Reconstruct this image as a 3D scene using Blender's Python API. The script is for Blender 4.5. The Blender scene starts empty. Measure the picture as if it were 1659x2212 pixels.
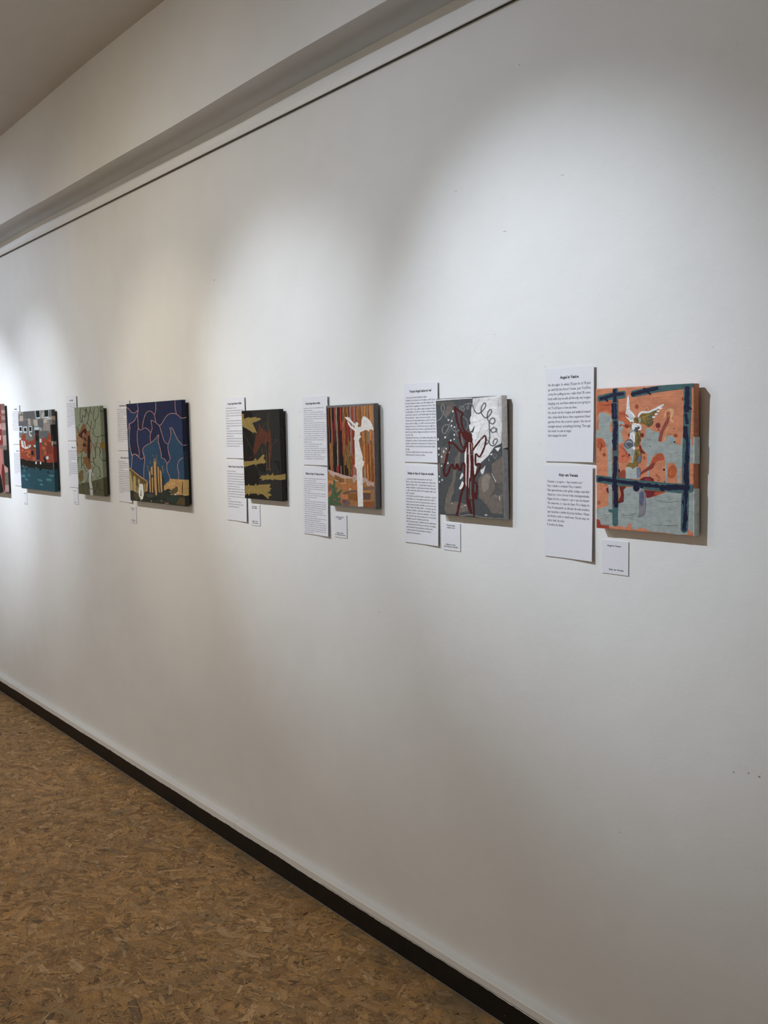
import bpy, bmesh, math, random
import numpy as np
from mathutils import Matrix, Vector

# ------------------------------------------------------------------ camera, light, exposure
S = bpy.context.scene
C = S.collection
WY, EYE = -1.62, 1.473                       # the exhibition wall is the plane y = 0; the room lies at y < 0
RIGHT = Vector((0.6324596, 0.7744349, -0.0156673))
DOWN = Vector((0.0573172, -0.0669613, -0.9961079))
FWD = Vector((-0.7724698, 0.6291000, -0.0867387))
cam_data = bpy.data.cameras.new('camera')
cam = bpy.data.objects.new('camera', cam_data)
C.objects.link(cam)
m = Matrix((RIGHT, -DOWN, -FWD)).transposed().to_4x4()
m.translation = Vector((0, WY, EYE))
cam.matrix_world = m
cam_data.sensor_fit = 'VERTICAL'
cam_data.sensor_height = 36.0
cam_data.lens = 36.0 * 2000.0 / 2212.0
cam_data.clip_start = 0.05
S.camera = cam
S.view_settings.view_transform = 'Standard'
S.view_settings.look = 'None'
S.view_settings.gamma = 1.0
S.view_settings.use_curve_mapping = False
S.view_settings.exposure = 0.0
world = bpy.data.worlds.new('world')
world.use_nodes = True
world.node_tree.nodes['Background'].inputs['Color'].default_value = (0.9, 0.95, 1, 1)
world.node_tree.nodes['Background'].inputs['Strength'].default_value = 0.0
S.world = world

COOL = (0.87, 0.97, 1.085)
WARM = (1.0, 0.86, 0.63)
def spot(x, y, z, tx, tz, power, color=COOL, size=62, blend=1.0, radius=0.022, ty=0.0):
    d = bpy.data.lights.new('track_or_fill_spot', 'SPOT')
    d.energy = power; d.color = color; d.spot_size = math.radians(size); d.spot_blend = blend
    d.shadow_soft_size = radius
    o = bpy.data.objects.new('track_or_fill_spot', d)
    C.objects.link(o)
    o.location = (x, y, z)
    o.rotation_euler = (Vector((tx, ty, tz)) - o.location).to_track_quat('-Z', 'Y').to_euler()
    return o
LY, LZ = -1.8, 2.86

def fixture(x, tx, power, spill, color=COOL, tz=1.483):
    spot(x, LY, LZ, tx, tz, power, color, 36.5)            # the lamp's beam
    spot(x, LY, LZ, tx, 1.15, spill, (color[0] * .97, color[1], color[2] * 1.05), 101)           # and its softer spill, thrown lower
fixture(-2.10, -1.33, 146, 28, COOL, 1.50)
fixture(-3.10, -2.43, 104, 30)
fixture(-3.75, -3.24, 48, 42, WARM)
fixture(-4.45, -4.74, 92, 24, COOL, 1.40)
fixture(-5.40, -5.46, 200, 58, COOL, 1.34)
for x in (-9.0, -7.0, -5.0, -3.0, -1.0, 1.0):               # added fill aimed at the opposite wall for ambient light, no known fixtures
    spot(x, -2.9, LZ, x, 1.1, 310 if x < -3.5 else 170, (1.0, 0.93, 0.825), 92, 1.0, 0.05, -5.2)


# ------------------------------------------------------------------ materials
def new_mat(name):
    mt = bpy.data.materials.new(name); mt.use_nodes = True
    nt = mt.node_tree
    return mt, nt, nt.nodes['Principled BSDF']
def node(nt, kind, **kw):
    n = nt.nodes.new(kind)
    for k, v in kw.items():
        if k in n.inputs: n.inputs[k].default_value = v
        else: setattr(n, k, v)
    return n
def noise(nt, vec, scale, detail=3, rough=0.55):
    n = node(nt, 'ShaderNodeTexNoise', Scale=scale, Detail=detail, Roughness=rough)
    nt.links.new(vec, n.inputs['Vector'])
    return n
def ramp(nt, fac, stops):
    r = node(nt, 'ShaderNodeValToRGB')
    cr = r.color_ramp
    while len(cr.elements) < len(stops): cr.elements.new(0.5)
    for e, (p, c) in zip(cr.elements, stops):
        e.position = p; e.color = (*c, 1) if len(c) == 3 else c
    nt.links.new(fac, r.inputs['Fac'])
    return r
def mul(nt, a, b, fac=1.0, mode='MULTIPLY'):
    n = node(nt, 'ShaderNodeMix', data_type='RGBA', blend_type=mode)
    n.inputs[0].default_value = fac
    nt.links.new(a, n.inputs[6]); nt.links.new(b, n.inputs[7])
    return n.outputs[2]
def bump(nt, b, height, strength, dist=0.001):
    n = node(nt, 'ShaderNodeBump', Strength=strength, Distance=dist)
    nt.links.new(height, n.inputs['Height']); nt.links.new(n.outputs['Normal'], b.inputs['Normal'])
    return n
def pos(nt):
    return node(nt, 'ShaderNodeNewGeometry').outputs['Position']

def wall_mat(name, col, rough=0.62, patch=0.05):
    mt, nt, b = new_mat(name)
    p = pos(nt)
    a = noise(nt, p, 1.6, 4, 0.6); c = noise(nt, p, 9.0, 3)
    r = ramp(nt, a.outputs['Fac'], [(0.35, tuple(v * (1 - patch) for v in col)), (0.62, col)])
    r2 = ramp(nt, c.outputs['Fac'], [(0.3, (0.975, 0.975, 0.97)), (0.7, (1, 1, 1))])
    nt.links.new(mul(nt, r.outputs['Color'], r2.outputs['Color']), b.inputs['Base Color'])
    b.inputs['Roughness'].default_value = rough
    b.inputs['Specular IOR Level'].default_value = 0.3
    h1 = noise(nt, p, 260, 2); h2 = noise(nt, p, 22, 2)
    mx = node(nt, 'ShaderNodeMath', operation='MULTIPLY_ADD'); mx.inputs[1].default_value = 0.25
    nt.links.new(h1.outputs['Fac'], mx.inputs[0]); nt.links.new(h2.outputs['Fac'], mx.inputs[2])
    bump(nt, b, mx.outputs[0], 0.35, 0.0022)
    return mt
M_WALL = wall_mat('white_wall_paint', (0.80, 0.80, 0.79))
M_CEIL = wall_mat('ceiling_paint', (0.74, 0.72, 0.69))
M_FAR = wall_mat('far_wall_paint', (0.72, 0.70, 0.67))
M_TRIM = wall_mat('trim_paint', (0.80, 0.79, 0.77), 0.4, 0.03)

def flat_mat(name, col, rough=0.5, metal=0.0, spec=0.4, vary=0.08, scale=60):
    mt, nt, b = new_mat(name)
    n = noise(nt, pos(nt), scale, 3)
    r = ramp(nt, n.outputs['Fac'], [(0.3, tuple(v * (1 - vary) for v in col)), (0.7, tuple(min(1, v * (1 + vary)) for v in col))])
    nt.links.new(r.outputs['Color'], b.inputs['Base Color'])
    b.inputs['Roughness'].default_value = rough; b.inputs['Metallic'].default_value = metal
    b.inputs['Specular IOR Level'].default_value = spec
    return mt
M_RAIL = flat_mat('white_aluminium', (0.78, 0.78, 0.77), 0.38, 0.0, 0.5, 0.02)
M_LIP = flat_mat('bare_aluminium', (0.62, 0.6, 0.55), 0.22, 1.0, 0.5, 0.03)
M_RIB = flat_mat('grey_rib', (0.16, 0.155, 0.15), 0.5)
M_SLOT = flat_mat('slot_shade_black', (0.012, 0.011, 0.010), 0.6)
M_DARK = flat_mat('dark_skirting_paint', (0.0075, 0.0058, 0.0048), 0.45, 0, 0.3, 0.5, 35)
M_SEAL = flat_mat('grey_sealant', (0.25, 0.26, 0.26), 0.6)
M_PAPER = flat_mat('white_card', (0.745, 0.745, 0.785), 0.6, 0, 0.25, 0.01)
M_INK = flat_mat('black_ink', (0.03, 0.03, 0.032), 0.6, 0, 0.2, 0.02)
M_BACK = flat_mat('dark_backing', (0.022, 0.02, 0.021), 0.7)
M_WOOD = flat_mat('hanger_wood', (0.45, 0.32, 0.2), 0.6)

def paint_mat():
    mt, nt, b = new_mat('acrylic_paint')
    at = node(nt, 'ShaderNodeAttribute', attribute_name='paint')
    p = pos(nt)
    n = noise(nt, p, 90, 4); n2 = noise(nt, p, 700, 2)
    mp = node(nt, 'ShaderNodeMapping'); mp.inputs['Scale'].default_value = (0.35, 1, 1.9); mp.inputs['Rotation'].default_value = (0, 0.25, 0)
    nt.links.new(p, mp.inputs['Vector'])
    br = noise(nt, mp.outputs['Vector'], 130, 5, 0.7)
    r = ramp(nt, n.outputs['Fac'], [(0.28, (0.80, 0.79, 0.80)), (0.5, (0.97, 0.97, 0.97)), (0.75, (1.10, 1.09, 1.07))])
    r4 = ramp(nt, br.outputs['Fac'], [(0.30, (0.84, 0.83, 0.82)), (0.5, (1, 1, 1)), (0.72, (1.10, 1.11, 1.12))])
    c1 = mul(nt, at.outputs['Color'], r.outputs['Color'])
    nt.links.new(mul(nt, c1, r4.outputs['Color']), b.inputs['Base Color'])
    b.inputs['Roughness'].default_value = 0.46
    b.inputs['Specular IOR Level'].default_value = 0.24
    mx = node(nt, 'ShaderNodeMath', operation='MULTIPLY_ADD'); mx.inputs[1].default_value = 0.25
    nt.links.new(n2.outputs['Fac'], mx.inputs[0]); nt.links.new(n.outputs['Fac'], mx.inputs[2])
    bump(nt, b, mx.outputs[0], 0.5, 0.0015)
    return mt
M_PAINT = paint_mat()

# ------------------------------------------------------------------ mesh helpers
def link(name, me, mats, parent=None):
    o = bpy.data.objects.new(name, me)
    for x in (mats if isinstance(mats, (list, tuple)) else [mats]): me.materials.append(x)
    C.objects.link(o)
    if parent: o.parent = parent
    return o
def box(bm, x0, x1, y0, y1, z0, z1, mi=0):
    v = [bm.verts.new(p) for p in ((x0,y0,z0),(x1,y0,z0),(x1,y1,z0),(x0,y1,z0),(x0,y0,z1),(x1,y0,z1),(x1,y1,z1),(x0,y1,z1))]
    for f in ((0,3,2,1),(4,5,6,7),(0,1,5,4),(1,2,6,5),(2,3,7,6),(3,0,4,7)):
        bm.faces.new([v[i] for i in f]).material_index = mi
def from_bm(name, bm, mats, parent=None):
    me = bpy.data.meshes.new(name); bm.normal_update(); bm.to_mesh(me); bm.free()
    return link(name, me, mats, parent)
def structure(o, label=None):
    o['kind'] = 'structure'
    if label: o['label'] = label
    return o
def tag(o, label, cat, group=None):
    o['label'] = label; o['category'] = cat
    if group: o['group'] = group
    return o

# ------------------------------------------------------------------ the room
XL, XR, YB, ZC = -10.5, 3.0, -5.2, 2.970
RAIL_Z = 2.4345
bm = bmesh.new()
box(bm, XL, XR, 0.0, 0.20, -0.1, 2.474)                 # the plastered panel the pictures hang on
box(bm, XL, XR, 0.06, 0.20, 2.474, 3.1)                 # the older wall, set back above it
bmesh.ops.remove_doubles(bm, verts=bm.verts, dist=1e-5)
wall = structure(from_bm('wall_right', bm, M_WALL), 'long white plaster wall carrying the paintings')
bm = bmesh.new(); box(bm, XL, XR, YB - 0.15, YB, -0.1, 3.1)
structure(from_bm('wall_left', bm, M_FAR), 'white wall across the room, outside the picture')
bm = bmesh.new(); box(bm, XL - 0.15, XL, YB - 0.15, 0.2, -0.1, 3.1)
structure(from_bm('wall_back', bm, M_FAR), 'white end wall far down the room')
bm = bmesh.new(); box(bm, XR, XR + 0.15, YB - 0.15, 0.2, -0.1, 3.1)
structure(from_bm('wall_front', bm, M_FAR), 'white end wall behind the camera')

# ceiling: hand-levelled plaster, so its line against the beam wavers a little
bm = bmesh.new()
nx, ny = 60, 8
grid = {}
for i in range(nx + 1):
    for j in range(ny + 1):
        x = XL + (XR - XL) * i / nx; y = YB + (0.06 - YB) * j / ny
        z = ZC + 0.004 * math.sin(x * 3.1 + 0.6) * (j / ny) + 0.003 * math.sin(x * 1.3 + y * 1.7)
        grid[i, j] = bm.verts.new((x, y, z))
for i in range(nx):
    for j in range(ny):
        bm.faces.new((grid[i,j], grid[i,j+1], grid[i+1,j+1], grid[i+1,j])).smooth = True
top = [bm.verts.new((x, y, 3.1)) for x, y in ((XL, YB), (XL, 0.06), (XR, 0.06), (XR, YB))]
bm.faces.new(top[::-1])
structure(from_bm('ceiling', bm, M_CEIL), 'grey-looking plaster ceiling')

# boxed beam along the top of the wall
bm = bmesh.new()
n = 90
a = []
for i in range(n + 1):
    x = XL + (XR - XL) * i / n
    w = 0.0025 * math.sin(x * 2.3) + 0.0015 * math.sin(x * 5.1 + 1)
    a.append([bm.verts.new(p) for p in ((x, 0.0605, 2.544 + w * .4), (x, -0.0745, 2.5440 + w), (x, -0.075, 2.5445 + w), (x, -0.075, 3.05))])
for p, q in zip(a, a[1:]):
    for k in range(3): bm.faces.new((p[k], q[k], q[k+1], p[k+1]))
bmesh.ops.recalc_face_normals(bm, faces=bm.faces)
structure(from_bm('trim_1', bm, M_WALL), 'boxed white beam running between wall and ceiling')

# picture rail: white aluminium lengths with a slot below, its inner shade a solid black fill
rail = structure(bpy.data.objects.new('trim_2', None), 'thin picture hanging rail along the top of the wall')
C.objects.link(rail)
joints = [XL, -8.9, -6.85, -4.884, -2.942, -0.95, 1.1, XR]
for x0, x1 in zip(joints, joints[1:]):
    bm = bmesh.new()
    box(bm, x0 + .0006, x1 - .0006, -0.0105, 0.0, 2.4405, 2.4525)
    box(bm, x0 + .0006, x1 - .0006, -0.0105, -0.0090, 2.4355, 2.4405)
    seg = from_bm('rail_length', bm, M_RAIL, rail)
    bm = bmesh.new(); box(bm, x0 + .001, x1 - .001, -0.0112, -0.0098, 2.4343, 2.4362)
    from_bm('rail_lip', bm, M_LIP, seg)
    bm = bmesh.new(); box(bm, x0 + .001, x1 - .001, -0.0088, -0.0002, 2.4354, 2.4404)
    from_bm('rail_slot_shade', bm, M_SLOT, seg)
    bm = bmesh.new(); box(bm, x0 + .001, x1 - .001, -0.0047, -0.0041, 2.4349, 2.4364)
    from_bm('rail_lip', bm, M_RIB, seg)

# skirting: white cap, ragged dark paint below
base = structure(bpy.data.objects.new('baseboard_right', None), 'low skirting, white on top and painted black below')
C.objects.link(base)
rnd = random.Random(4)
joints = [XL, -7.6, -5.2, -2.834, -0.4, XR]
for x0, x1 in zip(joints, joints[1:]):
    bm = bmesh.new()
    prof = [(0.0, 0.0), (-0.025, 0.0), (-0.025, 0.0835), (-0.0225, 0.0862), (0.0, 0.0898)]
    L = [[bm.verts.new((x, y, z)) for y, z in prof] for x in (x0 + .0008, x1 - .0008)]
    for k in range(4): bm.faces.new((L[0][k], L[0][k+1], L[1][k+1], L[1][k]))
    bm.faces.new(L[0]); bm.faces.new(L[1][::-1])
    bmesh.ops.recalc_face_normals(bm, faces=bm.faces)
    brd = from_bm('white_board', bm, M_TRIM, base)
bm = bmesh.new(); prev = None; x = XL; drift = 0.0
while x < XR:
    drift = 0.9 * drift + rnd.gauss(0, 0.00035)
    z = 0.0617 + drift + rnd.gauss(0, 0.00045) + (0.0016 if x > -2.9 else 0) * math.sin(x * 1.5)
    cur = (bm.verts.new((x, -0.0256, 0.0)), bm.verts.new((x, -0.0256, z)), bm.verts.new((x, -0.0248, z)))
    if prev:
        bm.faces.new((prev[0], prev[1], cur[1], cur[0])); bm.faces.new((prev[1], prev[2], cur[2], cur[1]))
    prev = cur; x += rnd.uniform(0.004, 0.016)
bmesh.ops.recalc_face_normals(bm, faces=bm.faces)
o = from_bm('black_paint_band', bm, M_DARK, base); o['label'] = 'ragged black painted band'
bm = bmesh.new(); box(bm, -2.3, XR, -0.0254, -0.024, 0.0646, 0.0654)
o = from_bm('paint_crack', bm, M_DARK, base)
bm = bmesh.new(); box(bm, XL, XR, -0.0275, -0.024, 0.0, 0.0013)
from_bm('sealant_line', bm, M_SEAL, base)
for _ in range(16):                                        # chips in the black paint
    x = rnd.uniform(-6, -1.2); z = rnd.choice([0.052, 0.05, 0.012, 0.02, 0.005]) + rnd.uniform(-.004, .004); s = rnd.uniform(.0004, .0009)
    bm = bmesh.new(); box(bm, x - s, x + s * 1.6, -0.0259, -0.0254, z - s, z + s)
    from_bm('paint_chip', bm, M_SEAL, base)


# ------------------------------------------------------------------ floor of pressed wood strands
def floor_mats():
    mt, nt, b = new_mat('strand_board_base')
    n = noise(nt, pos(nt), 40, 4)
    r = ramp(nt, n.outputs['Fac'], [(0.3, (0.17, 0.102, 0.045)), (0.7, (0.33, 0.21, 0.095))])
    nt.links.new(r.outputs['Color'], b.inputs['Base Color']); b.inputs['Roughness'].default_value = 0.6
    m2, nt, b = new_mat('wood_strand')
    col = node(nt, 'ShaderNodeAttribute', attribute_name='strand')
    uv = node(nt, 'ShaderNodeUVMap', uv_map='grain'); uvn = node(nt, 'ShaderNodeUVMap', uv_map='unit')
    g = noise(nt, uv.outputs['UV'], 1.0, 4, 0.65)
    r = ramp(nt, g.outputs['Fac'], [(0.30, (0.50, 0.46, 0.42)), (0.48, (0.92, 0.91, 0.9)), (0.7, (1.12, 1.12, 1.12))])
    c1 = mul(nt, col.outputs['Color'], r.outputs['Color'])
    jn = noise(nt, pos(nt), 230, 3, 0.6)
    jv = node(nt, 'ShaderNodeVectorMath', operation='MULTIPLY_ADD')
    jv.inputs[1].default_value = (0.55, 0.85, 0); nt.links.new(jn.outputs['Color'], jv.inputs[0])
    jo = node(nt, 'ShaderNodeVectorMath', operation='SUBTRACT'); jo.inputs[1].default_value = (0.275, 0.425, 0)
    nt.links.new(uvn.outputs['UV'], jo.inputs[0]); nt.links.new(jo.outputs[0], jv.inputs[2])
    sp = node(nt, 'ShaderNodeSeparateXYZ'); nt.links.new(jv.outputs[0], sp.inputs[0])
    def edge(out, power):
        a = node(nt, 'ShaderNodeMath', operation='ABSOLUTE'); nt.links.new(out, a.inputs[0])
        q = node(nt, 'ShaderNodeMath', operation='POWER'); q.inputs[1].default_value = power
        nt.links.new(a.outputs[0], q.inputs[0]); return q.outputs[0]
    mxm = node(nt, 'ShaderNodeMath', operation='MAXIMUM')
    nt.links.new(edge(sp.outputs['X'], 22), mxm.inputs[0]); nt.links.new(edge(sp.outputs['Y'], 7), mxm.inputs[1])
    e = ramp(nt, mxm.outputs[0], [(0.35, (1, 1, 1)), (0.97, (0.50, 0.44, 0.37))])   # shade of the crevices between strands, painted into their rims
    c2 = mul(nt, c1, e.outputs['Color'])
    big = noise(nt, pos(nt), 1.7, 3)
    r3 = ramp(nt, big.outputs['Fac'], [(0.3, (0.86, 0.85, 0.86)), (0.7, (1.08, 1.04, 0.98))])
    fine = noise(nt, pos(nt), 420, 3, 0.7)
    r5 = ramp(nt, fine.outputs['Fac'], [(0.3, (0.70, 0.68, 0.66)), (0.52, (1, 1, 1)), (0.75, (1.13, 1.13, 1.13))])
    blot = noise(nt, pos(nt), 19, 5, 0.7)
    r6 = ramp(nt, blot.outputs['Fac'], [(0.34, (0.66, 0.64, 0.62)), (0.48, (1, 1, 1)), (0.7, (1.08, 1.07, 1.05))])
    c3 = mul(nt, mul(nt, mul(nt, c2, r3.outputs['Color']), r5.outputs['Color']), r6.outputs['Color'])
    # grey scuffed dirt: a worn strip along the skirting and a few trodden patches
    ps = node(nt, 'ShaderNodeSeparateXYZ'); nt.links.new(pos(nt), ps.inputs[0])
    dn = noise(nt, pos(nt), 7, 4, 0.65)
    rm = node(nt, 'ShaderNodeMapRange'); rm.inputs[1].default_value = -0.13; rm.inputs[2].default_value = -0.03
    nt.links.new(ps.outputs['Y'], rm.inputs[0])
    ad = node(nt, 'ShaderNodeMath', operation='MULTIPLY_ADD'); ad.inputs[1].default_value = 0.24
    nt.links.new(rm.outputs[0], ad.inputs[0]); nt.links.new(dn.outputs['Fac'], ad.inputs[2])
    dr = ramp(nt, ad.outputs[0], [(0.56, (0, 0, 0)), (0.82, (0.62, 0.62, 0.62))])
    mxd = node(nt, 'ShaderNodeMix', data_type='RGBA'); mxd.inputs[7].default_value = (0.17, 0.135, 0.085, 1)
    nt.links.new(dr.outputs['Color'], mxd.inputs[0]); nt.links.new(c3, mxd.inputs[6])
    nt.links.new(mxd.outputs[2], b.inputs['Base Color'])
    b.inputs['Roughness'].default_value = 0.55; b.inputs['Specular IOR Level'].default_value = 0.3
    bump(nt, b, g.outputs['Fac'], 0.35, 0.001)
    return mt, m2
M_OSB, M_STRAND = floor_mats()
bm = bmesh.new(); box(bm, XL, XR, YB, 0.0, -0.1, 0.0)
floor = structure(from_bm('floor', bm, M_OSB), 'floor of brown oriented strand board')

def strands(N, x0, x1, y0, y1, seed):
    rg = np.random.default_rng(seed)
    kind = rg.random(N)
    ln = np.where(kind < .36, rg.uniform(.022, .062, N), np.where(kind < .46, rg.uniform(.055, .115, N), rg.uniform(.008, .034, N)))
    wd = np.where(kind < .36, rg.uniform(.006, .022, N), np.where(kind < .46, rg.uniform(.012, .034, N), rg.uniform(.0016, .008, N)))
    slab = rg.random(N) < .08
    wd = np.where(slab & (kind < .36), ln * rg.uniform(.5, .9, N), wd)
    ang = rg.normal(0.25, 0.75, N); ang = np.where(rg.random(N) < .25, rg.uniform(0, math.pi, N), ang)
    cx = rg.uniform(x0, x1, N); cy = rg.uniform(y0, y1, N)
    z = 0.0003 + 0.0010 * rg.random(N) ** .8 + np.where(kind >= .46, .00015, 0)
    sk = rg.uniform(-.45, .45, (N, 2)); tp = rg.uniform(.55, 1.0, (N, 2))
    u = np.stack([-1 + 0 * ln, 0 * ln, 1 + 0 * ln, 1 + 0 * ln, 0 * ln, -1 + 0 * ln], 1)
    v = np.stack([-tp[:, 0], -1 + 0 * ln, -tp[:, 1], tp[:, 1], 1 + 0 * ln, tp[:, 0]], 1)
    du = np.stack([sk[:, 0], 0 * ln, sk[:, 1], -sk[:, 1], 0 * ln, -sk[:, 0]], 1) * wd[:, None]
    X = u * ln[:, None] / 2 + du; Y = v * wd[:, None] / 2 + rg.uniform(-.12, .12, (N, 6)) * wd[:, None]
    ca, sa = np.cos(ang)[:, None], np.sin(ang)[:, None]
    px = cx[:, None] + X * ca - Y * sa; py = np.minimum(cy[:, None] + X * sa + Y * ca, -0.0262)
    P = np.stack([px, py, np.repeat(z[:, None], 6, 1)], 2).reshape(-1, 3).astype(np.float32)
    me = bpy.data.meshes.new('wood_strands')
    me.vertices.add(N * 6); me.loops.add(N * 6); me.polygons.add(N)
    me.vertices.foreach_set('co', P.ravel())
    me.loops.foreach_set('vertex_index', np.arange(N * 6, dtype=np.int32))
    me.polygons.foreach_set('loop_start', np.arange(0, N * 6, 6, dtype=np.int32))
    g = me.uv_layers.new(name='grain'); off = rg.uniform(0, 500, (N, 2))
    G = np.stack([X * 14 + off[:, :1], Y * 420 + off[:, 1:]], 2).reshape(-1).astype(np.float32)
    g.data.foreach_set('uv', G)
    q = me.uv_layers.new(name='unit'); q.data.foreach_set('uv', np.stack([u, v], 2).reshape(-1).astype(np.float32))
    pal = np.array([[.36, .215, .088], [.41, .25, .11], [.31, .18, .074], [.46, .30, .15], [.39, .225, .082], [.25, .145, .064], [.345, .225, .11], [.16, .10, .05]])
    ci = rg.choice(len(pal), N, p=[.24, .2, .17, .07, .17, .06, .08, .01])
    col = pal[ci] * rg.uniform(.80, 1.17, (N, 1)) * STRAND_GAIN
    col = np.concatenate([col, np.ones((N, 1))], 1)
    at = me.color_attributes.new('strand', 'FLOAT_COLOR', 'CORNER')
    at.data.foreach_set('color', np.repeat(col, 6, 0).astype(np.float32).ravel())
    me.update(); me.validate()
    return me
STRAND_GAIN = 1.24
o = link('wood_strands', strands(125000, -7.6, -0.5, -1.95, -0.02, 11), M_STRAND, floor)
o['kind'] = 'stuff'; o['label'] = 'pressed wood strands of the board'

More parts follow.
